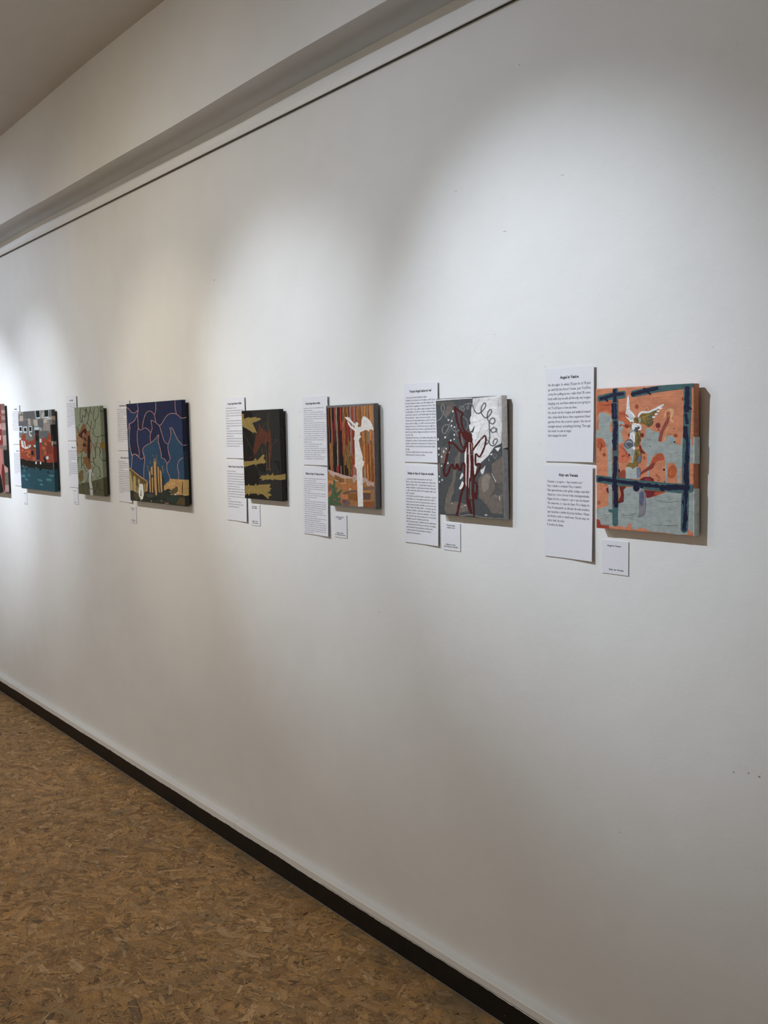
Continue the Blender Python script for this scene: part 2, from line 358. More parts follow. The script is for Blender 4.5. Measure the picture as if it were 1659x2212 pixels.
# ------------------------------------------------------------------ data in canvas coordinates (tenths of a millimetre)
CANVASES = [{'fit':[-1.24098,-1.00816,1.26052,0.29529,0.01923,0.01846,0.00403],'base':(624,237,126),'parts':['painted_orange_wash','painted_castle','painted_red_wash','painted_ground','painted_spot','painted_fence','painted_wire','painted_angel','painted_edge'],'cols':[(554,137,61),(622,167,86),(698,259,131),(575,158,71),(491,111,48),(350,395,379),(459,92,41),(259,48,34),(140,15,22),(250,27,36),(201,20,29),(485,93,50),(339,67,40),(154,21,20),(193,28,26),(666,249,157),(346,58,31),(303,185,172),(639,215,112),(341,74,31),(168,24,26),(413,125,59),(27,7,7),(38,6,8),(462,134,53),(465,109,36),(710,251,94),(763,408,205),(303,72,54),(504,142,84),(755,397,198),(58,132,139),(6,9,39),(40,66,147),(29,49,153),(31,58,170),(40,50,142),(860,860,860),(603,623,648),(225,149,36),(128,125,67),(346,372,379),(131,127,139),(134,140,163),(344,356,386),(149,160,204),(450,501,488),(202,209,284),(242,235,261),(111,117,191),(721,728,756),(523,554,589),(645,652,678),(509,528,562),(50,51,57),(77,74,76),(575,595,632),(63,70,88),(67,74,93),(409,427,477),(753,759,789),(71,55,18),(361,248,68),(87,78,33),(389,277,83),(86,74,25),(179,153,70),(98,71,22),(418,308,108),(98,71,21),(402,287,88),(257,45,29),(450,99,42),(462,100,44),(468,114,51),(492,111,52),(508,121,58),(426,98,42),(757,347,172),(748,317,168),(485,526,508),(536,579,555),(562,594,568),(548,580,555),(272,311,296),(293,333,318),(282,322,307),(684,771,740)],'ents':[(0,0,0,[32,2671,423,2695,424,2421,255,2485,106,2474,33,2354]),
(0,0,0,[567,2462,747,2472,870,2218,870,2129,727,2146,719,2235,566,2283]),
(0,0,1,[581,1773,743,1803,867,1595,795,1404,579,1400]),
(0,0,2,[1391,2742,1625,2755,1822,2782,1855,2752,1724,2673,1724,2602,1625,2676]),
(0,0,3,[28,2186,67,2353,77,2170,65,2094,18,2140]),
(0,0,4,[29,1908,157,1916,250,1803,212,1712,137,1727,80,1681,27,1727]),
(0,1,5,[8,2087,83,2078,65,2170,83,2452,180,2461,384,2388,405,2286,360,2151,356,2075,403,2033,433,2022,431,1728,388,1682,400,1607,399,1394,306,1393,295,1621,268,1773,213,1879,157,1921,73,1929,2,1918]),
(0,1,5,[306,1399,399,1401,397,1138,401,940,392,481,305,489,318,937,301,1135]),
(0,1,5,[557,2290,713,2243,728,2205,700,2131,664,2042,654,1968,699,1938,663,1923,690,1878,699,1833,581,1788,554,1796]),
(0,1,5,[1244,2117,1304,2116,1423,2050,1575,2019,1566,1933,1524,1840,1649,1829,1691,1875,1708,1947,1790,1963,1904,1938,1937,1874,1921,1803,2042,1761,2058,1916,2098,1916,2099,1422,1708,1416,1674,1545,1649,1602,1574,1616,1473,1593,1405,1542,1354,1425,1320,1409,1268,1409,1277,1584,1235,1613,1166,1701,1123,1789,1123,1891,1218,1920]),
(0,1,5,[1268,1415,1317,1416,1320,1265,1311,1060,1293,706,1270,705,1276,1059]),
(0,1,5,[1691,1422,1749,1423,1741,1030,1699,1028]),
(0,1,5,[1888,1425,2083,1428,2083,1382,2043,1338,2035,1096,2043,1025,1962,1037,1962,1294,1921,1393]),
(0,1,5,[2241,1915,2276,1901,2292,1769,2328,1763,2328,1426,2234,1425]),
(0,1,5,[698,1773,725,1818,939,1774,991,1641,972,1404,866,1402,902,1507,832,1603,743,1654]),
(0,2,6,[1354,1410,1422,1528,1524,1594,1633,1602,1683,1502,1658,1480,1524,1456,1456,1412]),
(0,2,7,[1095,1201,1320,1353,1388,1417,1473,1418,1405,1296,1285,1250,1094,1157]),
(0,2,8,[1094,1068,1181,1122,1354,1134,1439,1078,1422,1031,1111,1046]),
(0,2,9,[1207,1093,1336,1112,1405,1048,1216,1049]),
(0,2,10,[1181,864,1691,840,1523,775,1284,694,1232,718,1207,820]),
(0,2,11,[1455,830,1691,837,1523,775,1421,756]),
(0,2,12,[558,1097,758,1080,758,1238,705,1274,614,1219,568,1173]),
(0,2,13,[585,919,766,915,702,845,719,582,559,554,574,612,638,752]),
(0,2,8,[252,843,308,883,326,754,288,768]),
(0,2,14,[1079,1774,1123,1767,1148,1686,1243,1599,1183,1591,1096,1627]),
(0,3,5,[0,344,0,399,183,455,305,500,398,481,555,551,701,588,711,740,693,845,775,893,935,914,1076,919,1181,878,1241,792,1249,692,1387,722,1691,818,1707,855,2052,855,2328,873,2328,76,2182,19,1988,4,1691,18,1317,20,1213,79,1073,76,1002,26,896,49,887,146,825,154,770,62,680,71,552,90,348,45,199,92,179,49,95,92,76,185,10,212]),
(0,3,15,[798,125,896,154,900,72,824,74]),
(0,3,16,[0,0,0,192,86,170,108,75,334,75,320,7,165,0]),
(0,3,17,[180,90,339,94,321,61,208,61]),
(0,3,18,[2198,135,2246,124,2262,68,2328,82,2328,16,2198,20]),
(0,4,19,[1076,2548,1070,2524,1053,2508,1029,2502,1006,2509,989,2527,982,2550,989,2574,1006,2590,1030,2596,1053,2589,1070,2571]),
(0,4,19,[248,1567,243,1547,229,1531,210,1526,192,1531,178,1546,173,1567,178,1587,192,1602,211,1608,230,1603,243,1588]),
(0,4,19,[1977,1956,1971,1938,1953,1925,1929,1920,1904,1925,1886,1938,1880,1957,1886,1975,1904,1989,1929,1993,1953,1988,1971,1975]),
(0,4,19,[2099,2666,2097,2645,2090,2630,2080,2625,2071,2631,2064,2646,2061,2667,2064,2688,2071,2703,2080,2709,2090,2703,2097,2687]),
(0,4,20,[1585,2160,1577,2133,1556,2113,1528,2106,1499,2114,1478,2134,1471,2162,1478,2189,1499,2209,1528,2215,1556,2208,1577,2187]),
(0,4,20,[1196,1972,1191,1950,1177,1934,1158,1928,1139,1934,1125,1950,1120,1972,1125,1994,1139,2010,1158,2016,1177,2010,1191,1993]),
(0,4,20,[867,1566,863,1552,854,1542,840,1539,827,1542,817,1552,814,1565,817,1579,827,1589,840,1592,854,1589,864,1579]),
(0,4,20,[1561,2077,1559,2070,1553,2065,1544,2063,1536,2065,1530,2070,1528,2077,1530,2084,1536,2090,1545,2091,1553,2089,1559,2084]),
(0,4,21,[1238,1511,1233,1491,1219,1476,1200,1471,1181,1476,1167,1490,1162,1510,1167,1530,1181,1544,1200,1550,1219,1545,1233,1530]),
(0,4,21,[865,1981,861,1966,849,1956,833,1952,817,1956,806,1967,801,1982,806,1996,818,2007,834,2011,850,2007,861,1996]),
(0,4,22,[1904,2094,1903,2089,1898,2086,1893,2084,1887,2086,1883,2090,1881,2095,1883,2099,1887,2103,1893,2104,1898,2103,1903,2099]),
(0,4,22,[1716,1954,1715,1950,1712,1948,1708,1947,1703,1948,1700,1950,1699,1954,1700,1957,1703,1960,1708,1961,1712,1960,1715,1957]),
(0,4,22,[1813,1986,1812,1982,1808,1978,1803,1977,1798,1979,1794,1982,1793,1986,1794,1990,1798,1993,1803,1994,1808,1993,1812,1990]),
(0,4,22,[1926,1829,1923,1821,1915,1814,1904,1812,1894,1814,1886,1821,1883,1829,1886,1838,1894,1844,1904,1846,1915,1844,1923,1838]),
(0,4,22,[1358,1742,1357,1737,1354,1733,1350,1732,1345,1733,1342,1737,1341,1742,1342,1747,1345,1751,1350,1752,1354,1751,1357,1747]),
(0,4,22,[61,1423,59,1418,55,1414,49,1413,43,1414,39,1418,38,1422,39,1427,44,1430,49,1432,55,1430,59,1427]),
(0,4,23,[1689,1284,1686,1272,1678,1263,1666,1260,1654,1263,1646,1271,1643,1283,1646,1294,1654,1303,1666,1306,1678,1303,1686,1295]),
(0,4,23,[610,1237,607,1219,598,1206,586,1200,575,1205,566,1218,563,1236,566,1254,575,1268,587,1273,599,1268,607,1255]),
(0,4,23,[1542,1067,1541,1062,1537,1059,1532,1058,1527,1059,1523,1062,1522,1066,1523,1071,1527,1074,1532,1075,1537,1074,1541,1071]),
(0,4,23,[1696,1043,1694,1037,1689,1032,1683,1031,1676,1032,1671,1036,1669,1042,1671,1048,1676,1052,1683,1054,1689,1053,1694,1048]),
(0,4,24,[1525,1168,1522,1156,1512,1148,1498,1144,1485,1147,1475,1155,1471,1167,1475,1178,1485,1187,1498,1191,1512,1188,1522,1180]),
(0,4,24,[1571,1133,1566,1120,1555,1110,1540,1106,1525,1109,1514,1118,1510,1131,1514,1145,1525,1154,1540,1158,1555,1155,1567,1146]),
(0,4,24,[102,551,96,527,81,510,60,502,39,507,24,524,18,547,24,570,40,588,61,595,82,590,97,574]),
(0,4,24,[284,936,279,924,263,914,243,910,222,913,207,921,202,933,207,946,223,955,243,959,264,957,279,948]),
(0,4,25,[1749,1268,1790,1333,1872,1395,1937,1336,1957,1265,1905,1150,1840,1112,1754,1145]),(2,4,26,[1826,1266,1837,1259,1815,1256,1829,1246,1805,1244,1817,1236,1795,1232,1810,1226,1789,1219,1807,1218,1794,1206,1807,1212,1801,1196,1814,1205,1809,1187,1823,1197,1818,1180,1828,1186]),
(0,4,27,[1691,2418,1773,2497,1855,2487,1907,2412,1871,2343,1831,2287,1891,2243,1863,2205,1798,2259,1790,2316,1822,2414,1773,2444,1724,2431,1708,2346,1666,2273,1655,2319]),(2,4,28,[1738,2416,1793,2416,1729,2387,1805,2389,1738,2359,1800,2360,1735,2334,1804,2329,1728,2311,1802,2294,1725,2282,1783,2262,1706,2254,1769,2227,1684,2224,1753,2193,1672,2188,1727,2163,1648,2155,1710,2126,1622,2119,1690,2088,1606,2079,1662,2055,1583,2045,1649,2022,1567,2011,1641,1992,1565,1978,1626,1966,1554,1950,1624,1938,1545,1926,1621,1912,1547,1903,1608,1892,1538,1884,1608,1873,1532,1868,1608,1856,1541,1848,1591,1840]),(2,4,29,[1746,2423,1768,2438,1752,2409,1781,2431,1765,2402,1790,2419,1770,2394,1803,2406,1770,2387,1810,2386,1771,2376,1802,2367,1761,2360,1794,2347,1749,2343,1785,2327,1745,2322,1769,2312]),(2,4,30,[1781,2149,1798,2142,1761,2115,1785,2106,1747,2079,1766,2072,1729,2044,1751,2036,1712,2007,1736,2000,1699,1968,1719,1963,1683,1929,1706,1923,1668,1890,1693,1883,1658,1849,1674,1844]),
(0,5,31,[434,2936,570,2944,576,2521,578,1923,569,1397,423,1395,428,2075,422,2526]),
(0,5,31,[417,1401,575,1404,565,642,552,108,525,73,460,68,414,99,412,635]),
(0,5,31,[422,414,351,425,304,400,317,366,425,342]),
(0,5,31,[52,2802,295,2845,731,2883,763,2855,757,2752,730,2727,577,2718,386,2707,70,2675,51,2703]),
(0,5,31,[899,2871,943,2880,1289,2919,1525,2944,1809,2953,2327,2953,2327,2885,2096,2854,1691,2830,1525,2820,1186,2772,943,2741,899,2754]),
(0,5,31,[2109,2882,2277,2888,2278,2611,2259,2194,2249,1915,2242,1425,2075,1422,2090,1916,2105,2477]),
(0,5,31,[2075,1428,2234,1431,2236,1018,2228,845,2221,436,2201,92,2150,57,2086,52,2045,95,2055,569,2076,998]),
(0,5,31,[0,1130,282,1112,558,1097,1006,1058,1353,1046,1691,1025,2035,1018,2243,1018,2323,1000,2328,975,2328,931,2307,858,2036,825,1691,847,1267,867,935,921,557,923,281,951,0,980]),
(0,6,32,[549,2477,539,2445,512,2421,476,2413,439,2423,412,2448,403,2481,413,2514,440,2537,477,2545,513,2535,539,2510]),
(0,6,32,[550,2343,541,2322,517,2307,484,2302,451,2308,427,2324,418,2346,427,2366,452,2381,485,2386,517,2380,541,2364]),
(0,6,32,[564,1968,554,1943,529,1924,494,1918,460,1925,434,1944,425,1969,435,1995,460,2013,495,2020,530,2013,555,1994]),
(0,6,32,[534,1848,525,1815,503,1791,471,1782,440,1791,418,1815,409,1849,418,1882,441,1906,472,1915,503,1906,526,1881]),
(0,6,32,[546,1803,540,1781,522,1764,499,1758,475,1764,458,1781,451,1803,458,1826,475,1842,499,1848,523,1842,540,1826]),
(0,6,32,[2236,2654,2228,2633,2206,2619,2176,2614,2146,2621,2124,2637,2115,2658,2123,2679,2146,2693,2176,2698,2206,2691,2228,2675]),
(0,6,32,[2264,2486,2254,2462,2227,2444,2189,2438,2151,2446,2123,2465,2113,2491,2123,2516,2151,2533,2189,2539,2227,2531,2254,2512]),
(0,6,32,[2230,2848,2224,2825,2207,2808,2183,2803,2159,2811,2142,2829,2136,2853,2142,2876,2159,2892,2183,2898,2207,2890,2224,2872]),
(0,6,32,[2214,1958,2206,1934,2184,1917,2154,1910,2123,1917,2101,1934,2093,1958,2101,1982,2123,2000,2153,2006,2184,1999,2206,1981]),
(0,6,32,[2240,1537,2233,1509,2214,1488,2187,1480,2159,1487,2140,1508,2132,1536,2139,1564,2159,1585,2186,1593,2213,1585,2233,1565]),
(0,6,32,[309,2717,304,2704,292,2694,275,2691,259,2695,247,2706,242,2719,247,2733,259,2742,276,2745,292,2741,304,2731]),
(0,6,32,[725,2813,720,2800,706,2790,686,2788,666,2792,652,2802,647,2816,652,2829,666,2838,686,2841,706,2836,720,2826]),
(0,6,32,[1299,2861,1291,2843,1268,2830,1238,2826,1207,2833,1184,2847,1176,2867,1184,2885,1207,2898,1238,2902,1269,2895,1291,2880]),
(0,6,32,[561,1487,553,1457,533,1435,506,1426,478,1434,458,1456,451,1486,459,1516,479,1539,506,1547,534,1539,554,1517]),
(0,6,32,[188,1048,177,1022,150,1002,112,993,74,999,46,1017,36,1043,47,1070,75,1090,113,1098,150,1092,178,1074]),
(0,6,32,[529,1020,520,997,497,980,466,973,435,978,412,994,404,1016,412,1039,435,1057,467,1064,498,1059,521,1043]),
(0,6,32,[563,581,554,543,531,514,500,502,468,511,446,537,438,575,446,614,469,643,501,655,532,646,554,619]),
(0,6,32,[1547,958,1539,936,1518,919,1489,912,1461,917,1439,932,1432,954,1440,976,1461,993,1490,1000,1518,995,1539,979]),
(0,6,32,[1873,934,1862,902,1832,877,1790,867,1749,874,1719,896,1707,927,1719,960,1749,984,1790,994,1831,987,1862,965]),
(0,6,32,[2013,946,2003,916,1975,893,1938,883,1900,890,1873,911,1863,940,1873,971,1900,994,1938,1003,1975,997,2003,976]),
(0,6,32,[2250,948,2241,912,2215,885,2180,874,2145,882,2119,907,2109,942,2119,978,2145,1005,2180,1016,2215,1008,2241,983]),
(0,6,32,[2224,1144,2216,1095,2194,1058,2164,1044,2133,1056,2111,1092,2103,1141,2111,1191,2133,1228,2163,1242,2194,1229,2216,1194]),
(0,6,32,[2193,662,2185,633,2163,611,2133,602,2102,608,2080,628,2071,656,2080,685,2102,707,2132,716,2163,710,2185,690]),
(0,6,32,[2204,349,2197,306,2177,273,2150,260,2122,270,2102,300,2095,342,2102,386,2122,418,2149,431,2176,422,2196,392]),
(0,6,32,[1076,993,1065,967,1032,948,988,940,944,945,912,962,900,987,912,1013,944,1033,989,1041,1033,1035,1065,1018]),
(0,6,32,[1370,974,1361,954,1336,939,1302,933,1267,937,1242,950,1233,969,1242,988,1267,1003,1302,1009,1336,1005,1361,992]),(2,6,32,[110,2707,93,2761,162,2706,138,2780,208,2722,189,2782,258,2728,236,2794,307,2734,282,2806,351,2751,328,2809,396,2758,370,2823,440,2764,416,2836,485,2778,471,2837,541,2779,530,2847,602,2780,593,2853,665,2790,657,2849,727,2796,720,2849]),(2,6,32,[447,2926,528,2924,451,2652,541,2652]),(2,6,32,[414,2634,519,2635,397,2591,541,2593,413,2548,530,2550,408,2506,540,2507,403,2464,548,2465,419,2423,536,2423,413,2382,545,2382,407,2341,552,2342,434,2301,528,2301]),(2,6,32,[450,2266,523,2283,447,2235,546,2260,467,2212,548,2231,469,2188,563,2200,467,2165,572,2163,473,2133,557,2122,458,2096,551,2079,443,2057,545,2040,445,2017,530,2011,441,1985,536,1992,442,1960,544,1976,456,1944,540,1952,452,1925,548,1923,445,1898,548,1888,448,1864,532,1854,436,1827,532,1819,428,1790,533,1787,439,1753,523,1756,436,1718,532,1725,435,1684,539,1692,457,1652,524,1657]),(2,6,32,[471,1540,546,1536,448,1377,532,1372]),(2,6,32,[903,2763,883,2823,959,2762,931,2844,1008,2781,986,2847,1060,2787,1036,2861,1113,2793,1087,2874,1161,2810,1141,2876,1212,2814,1191,2889,1264,2819,1241,2901,1315,2835,1297,2901,1371,2839,1352,2914,1430,2844,1409,2925,1486,2860,1469,2926,1542,2871,1527,2931]),(2,6,32,[1181,2904,1209,2928,1342,2767,1373,2794]),(2,6,32,[2148,2905,2226,2903,2135,2866,2243,2864,2146,2824,2234,2823,2142,2787,2240,2783,2137,2757,2245,2749,2145,2738,2232,2723,2137,2726,2232,2702,2127,2710,2234,2690,2135,2685,2223,2683,2132,2659,2230,2669,2133,2636,2239,2651,2147,2620,2234,2625,2142,2605,2241,2595,2134,2591,2238,2563,2136,2566,2219,2540,2120,2540,2216,2516,2109,2508,2217,2498,2121,2476,2208,2480,2119,2446,2218,2458,2121,2419,2227,2433,2145,2396,2214,2404]),(2,6,32,[2121,2379,2176,2387,2118,2344,2194,2355,2133,2310,2194,2319,2136,2276,2205,2286,2139,2247,2215,2257,2150,2226,2212,2232,2148,2208,2218,2213,2147,2191,2223,2197,2163,2174,2212,2178]),(2,6,32,[2107,2137,2181,2141,2096,2101,2198,2106,2109,2065,2191,2069,2106,2031,2199,2033,2103,2001,2204,1999,2111,1977,2193,1969,2102,1956,2194,1943,2093,1934,2194,1919,2107,1908,2172,1899]),(2,6,32,[2143,1923,2205,1933,2139,1884,2225,1899,2156,1850,2226,1862,2159,1815,2238,1823,2158,1775,2245,1776,2163,1725,2234,1720,2152,1667,2231,1659,2140,1606,2227,1599,2143,1551,2214,1549,2138,1507,2218,1510,2137,1469,2225,1476,2149,1436,2220,1442,2156,1401,2220,1407]),(2,6,32,[223,2730,255,2754,295,2666,329,2693]),(2,6,32,[2213,2509,2239,2525,2262,2448,2291,2466]),(2,6,32,[448,1424,524,1429,437,1377,542,1385,450,1332,536,1338,448,1288,543,1292,443,1248,548,1246,448,1211,532,1202,434,1175,528,1162,420,1137,524,1127,424,1094,509,1095,421,1050,517,1061,423,1009,527,1024,439,973,524,984,436,941,532,945,429,914,533,908,433,886,517,876,420,858,515,846,420,827,502,817]),(2,6,32,[441,960,523,968,433,874,546,885,452,788,544,797,453,705,556,715,453,635,566,645,465,583,557,589,459,541,563,545,453,504,566,508,472,464,545,467]),(2,6,32,[45,997,32,1052,84,993,66,1070,118,1008,104,1070,152,1010,143,1080,187,1009,189,1087,225,1015,234,1078,265,1007,281,1077,312,998,329,1075,368,999,380,1062,430,990,442,1061,499,982,512,1058,572,983,582,1045,643,974,654,1044,715,966,727,1042,789,968,799,1029,861,959,872,1028,929,951,942,1026,994,953,1004,1014,1052,943,1064,1012,1111,935,1124,1010,1176,937,1186,997,1243,927,1254,996,1314,919,1326,993,1387,921,1396,980,1458,918,1466,972]),(2,6,32,[1687,887,1682,965,1741,876,1734,984,1792,891,1786,978,1845,890,1842,988,1905,888,1905,996,1976,900,1978,987,2055,896,2058,993,2137,892,2140,998,2217,911,2219,980]),(2,6,32,[2122,1422,2201,1426,2110,1369,2219,1374,2122,1317,2211,1322,2119,1264,2218,1270,2117,1210,2226,1217,2130,1155,2218,1162,2128,1099,2227,1106,2126,1041,2235,1050,2149,986,2219,992]),(2,6,32,[2117,976,2194,980,2104,928,2210,933,2115,880,2201,885,2110,834,2206,836,2103,789,2209,787,2108,744,2194,738,2095,700,2191,691,2082,654,2187,644,2092,606,2160,600]),(2,6,32,[2109,605,2171,611,2101,541,2186,550,2113,479,2182,486,2111,418,2189,423,2107,359,2192,361,2109,304,2178,301,2096,250,2173,244,2082,196,2166,189,2087,140,2142,136]),(2,6,32,[1411,933,1419,979,1643,911,1651,962]),
(0,6,32,[1095,902,1084,863,1055,833,1014,821,974,830,944,857,933,896,944,935,974,964,1015,976,1055,967,1085,940]),
(0,6,32,[1703,920,1693,886,1668,861,1632,851,1597,858,1571,882,1562,915,1571,949,1597,974,1632,984,1668,976,1693,953]),
(0,6,32,[2177,140,2170,113,2152,92,2126,82,2100,88,2081,106,2074,133,2081,161,2100,182,2126,191,2151,186,2170,167]),
(0,6,32,[557,915,547,884,519,861,480,852,441,858,413,880,403,910,414,941,442,964,481,973,519,966,547,945]),
(0,6,32,[1190,945,1184,919,1168,900,1146,892,1124,898,1108,916,1102,942,1108,968,1124,988,1146,995,1168,989,1184,971]),(2,6,33,[2114,777,2132,779,2114,725,2139,727,2121,672,2141,674,2122,621,2145,622,2120,573,2145,573,2117,530,2137,528,2106,490,2129,487,2095,451,2119,447,2089,410,2104,408]),(2,6,34,[476,2604,494,2604,485,2353,504,2353]),(2,6,35,[2209,1893,2224,1893,2215,1615,2232,1616]),(2,6,36,[2065,144,2076,152,2076,128,2090,138,2090,112,2102,121,2103,98,2113,110,2123,93,2119,108,2139,108,2127,115,2152,129,2138,135,2165,153,2149,159,2174,177,2164,181]),
(0,7,37,[825,2801,846,2734,871,2483,941,2422,994,2363,1015,2303,958,2231,914,2202,870,2247,791,2323,752,2383,779,2486,801,2721]),
(0,7,38,[818,2411,906,2409,959,2349,932,2276,853,2314]),
(0,7,39,[1107,2389,1305,2410,1474,2469,1545,2482,1508,2423,1441,2396,1424,2338,1398,2310,1420,2223,1356,2152,1287,2131,1184,2205,1098,2207,1081,2258,1081,2331]),
(0,7,37,[1675,2582,1625,2574,1458,2502,1288,2443,1168,2458,1081,2422,1050,2347,1081,2328,1116,2389,1185,2416,1305,2405,1474,2461,1666,2547]),
(0,7,37,[1630,2498,1624,2487,1609,2480,1588,2478,1567,2481,1552,2489,1547,2500,1552,2511,1567,2518,1588,2521,1609,2517,1624,2509]),
(0,7,37,[1572,2442,1567,2433,1553,2427,1535,2425,1516,2428,1503,2435,1498,2444,1503,2454,1516,2460,1535,2462,1553,2459,1567,2452]),
(0,7,37,[1528,2386,1523,2376,1510,2368,1491,2366,1473,2369,1459,2377,1454,2388,1459,2399,1473,2406,1491,2409,1510,2405,1523,2397]),
(0,7,37,[1474,2327,1469,2318,1453,2311,1432,2309,1411,2312,1396,2319,1390,2329,1396,2338,1411,2345,1432,2347,1453,2344,1469,2337]),
(0,7,40,[1410,2223,1400,2191,1374,2167,1339,2159,1303,2168,1277,2193,1267,2226,1277,2258,1303,2282,1339,2290,1375,2280,1401,2256]),
(0,7,40,[1395,2346,1387,2326,1367,2312,1339,2307,1311,2313,1290,2328,1283,2349,1290,2369,1311,2383,1339,2388,1367,2382,1388,2367]),
(0,7,41,[1133,2272,1128,2244,1115,2224,1098,2217,1081,2225,1068,2245,1063,2273,1068,2301,1081,2321,1098,2328,1116,2320,1128,2300]),
(0,7,39,[950,2327,1064,2339,1084,2258,1046,2207,958,2228]),
(0,7,39,[796,2315,870,2247,870,2233,817,2270]),
(0,7,39,[861,2174,914,2202,919,2114,887,2099]),
(0,7,37,[914,2202,993,2216,1115,2192,1153,2140,1136,2067,1080,2068,1010,2083,940,2062,901,2099]),
(0,7,42,[993,2120,1080,2156,1115,2119,1063,2083,1028,2039,958,2062]),
(0,7,37,[1137,2082,1133,2073,1122,2067,1106,2064,1090,2067,1079,2074,1075,2082,1079,2091,1091,2097,1106,2100,1122,2097,1133,2091]),
(0,7,5,[860,2070,914,2099,1010,2039,1027,1980,957,1951,869,1981]),
(0,7,39,[1010,2024,1097,2068,1128,1979,1105,1877,1079,1774,1009,1722,983,1848]),
(0,7,37,[869,2011,949,2047,989,1980,983,1774,995,1685,959,1658,912,1774,847,1878]),
(0,7,43,[704,1796,779,1878,886,1900,992,1803,1009,1756,903,1729,796,1692,725,1736]),(2,7,44,[750,1796,737,1811,775,1806,756,1827,795,1823,780,1840,815,1832,804,1854,833,1835,833,1861,854,1833,863,1853,878,1821,892,1841,904,1805,920,1828,934,1796,944,1811]),
(0,7,39,[991,1678,1096,1693,1144,1554,1113,1406,937,1403,959,1537]),
(0,7,45,[1043,1508,1127,1568,1134,1451,1060,1405]),
(0,7,46,[759,1313,1007,1332,1095,1319,1103,1080,758,1080]),
(0,7,47,[1028,1318,1104,1319,1126,1187,1077,1089,1028,1110]),
(0,7,39,[813,1408,1043,1411,1064,1363,990,1317,928,1268,884,1322,750,1342,813,1373]),
(0,7,48,[1076,830,1163,885,1224,821,1241,674,1231,407,1179,330,1042,285,1074,368]),
(0,7,49,[1093,786,1181,849,1206,702,1162,525,1092,578]),(2,7,50,[822,2720,834,2720,821,2667,836,2666,822,2612,834,2611,822,2559,837,2559,828,2513,844,2515,843,2476,855,2479,861,2445,873,2451,880,2419,894,2425,902,2392,910,2396]),(2,7,51,[794,2455,806,2457,799,2423,817,2426,808,2391,822,2394,816,2360,831,2364,827,2333,843,2340,847,2313,857,2321,867,2297,877,2308,888,2284,899,2296,911,2272,918,2280]),(2,7,52,[869,2391,873,2399,886,2382,892,2394,906,2376,911,2386,923,2369,930,2378,935,2359,947,2368,945,2349,956,2353,950,2334,964,2337,954,2318,969,2321,962,2303,972,2305]),(2,7,53,[905,2182,906,2193,931,2178,932,2193,958,2178,959,2190,983,2175,985,2189,1009,2172,1012,2186,1035,2168,1038,2180,1061,2161,1065,2174,1087,2154,1091,2168,1114,2151,1117,2160]),(2,7,54,[986,2140,999,2144,992,2122,1010,2128,1001,2104,1015,2108,1009,2086,1024,2095,1026,2075,1029,2091,1047,2081,1039,2092,1066,2093,1055,2104,1086,2107,1073,2119,1102,2122,1094,2130]),(2,7,55,[953,2080,962,2088,965,2068,977,2078,979,2058,989,2066,992,2047,1001,2058,1008,2039,1012,2053,1025,2040,1022,2052,1040,2044,1033,2056,1053,2049,1046,2062,1065,2056,1060,2065]),(2,7,56,[907,1995,919,1997,911,1965,928,1968,919,1937,933,1939,925,1908,940,1910,931,1876,948,1878,939,1841,953,1843,944,1804,960,1806,950,1766,967,1768,959,1729,971,1730]),(2,7,57,[740,1814,747,1822,761,1800,770,1811,783,1788,790,1797,806,1775,812,1786,831,1767,834,1780,858,1768,857,1778,886,1772,883,1783,914,1777,910,1790,940,1784,938,1793]),(2,7,58,[801,1726,792,1732,820,1745,808,1753,836,1767,826,1773,854,1785,844,1793,872,1798,864,1809,891,1806,887,1816,912,1809,910,1820,935,1809,933,1822,957,1814,956,1822]),(2,7,59,[757,1786,765,1791,810,1712,819,1716]),(2,7,60,[907,1726,917,1733,933,1696,944,1703]),(2,7,61,[990,2289,997,2304,1003,2281,1013,2302,1018,2278,1027,2295,1029,2272,1042,2289,1035,2267,1057,2280,1041,2262,1062,2266,1041,2252,1065,2253,1040,2240,1067,2241,1046,2229,1063,2230]),(2,7,62,[1174,2356,1196,2360,1177,2333,1207,2338,1186,2310,1210,2315,1193,2286,1218,2295,1207,2262,1231,2278,1232,2245,1247,2261,1259,2228,1273,2248,1287,2214,1302,2235,1317,2203,1327,2217]),(2,7,63,[1244,2265,1263,2273,1311,2148,1332,2157]),(2,7,64,[1170,2323,1165,2336,1197,2327,1190,2345,1223,2335,1217,2350,1250,2341,1243,2358,1275,2347,1267,2365,1297,2356,1290,2370,1318,2362,1311,2378,1339,2367,1331,2385,1359,2377,1353,2389]),(2,7,65,[1408,2434,1406,2445,1493,2446,1490,2457]),(2,7,66,[1365,2295,1381,2297,1381,2222,1398,2225]),(2,7,67,[1036,2006,1054,2012,1043,1983,1068,1992,1056,1963,1077,1970,1064,1943,1088,1947,1066,1921,1093,1921,1065,1895,1086,1892,1054,1867,1078,1861,1042,1837,1068,1830,1036,1805,1053,1801]),(2,7,68,[1073,2037,1087,2040,1098,1963,1113,1967]),(2,7,69,[998,1623,1019,1630,1005,1599,1033,1609,1019,1578,1042,1586,1026,1557,1053,1563,1028,1538,1059,1538,1027,1518,1051,1513,1017,1498,1043,1489,1004,1476,1033,1466,999,1452,1017,1446]),(2,7,70,[1071,1654,1087,1658,1096,1580,1113,1585]),
(0,4,71,[834,2159,827,2140,807,2126,781,2121,754,2127,734,2141,727,2161,735,2180,754,2194,781,2198,808,2193,827,2179]),
(0,4,71,[939,2231,936,2224,926,2219,914,2217,902,2219,893,2225,889,2232,893,2240,902,2245,914,2246,927,2244,936,2239]),
(0,4,71,[864,1974,861,1958,853,1946,842,1941,831,1946,824,1958,821,1974,824,1990,832,2002,842,2007,853,2002,861,1990]),
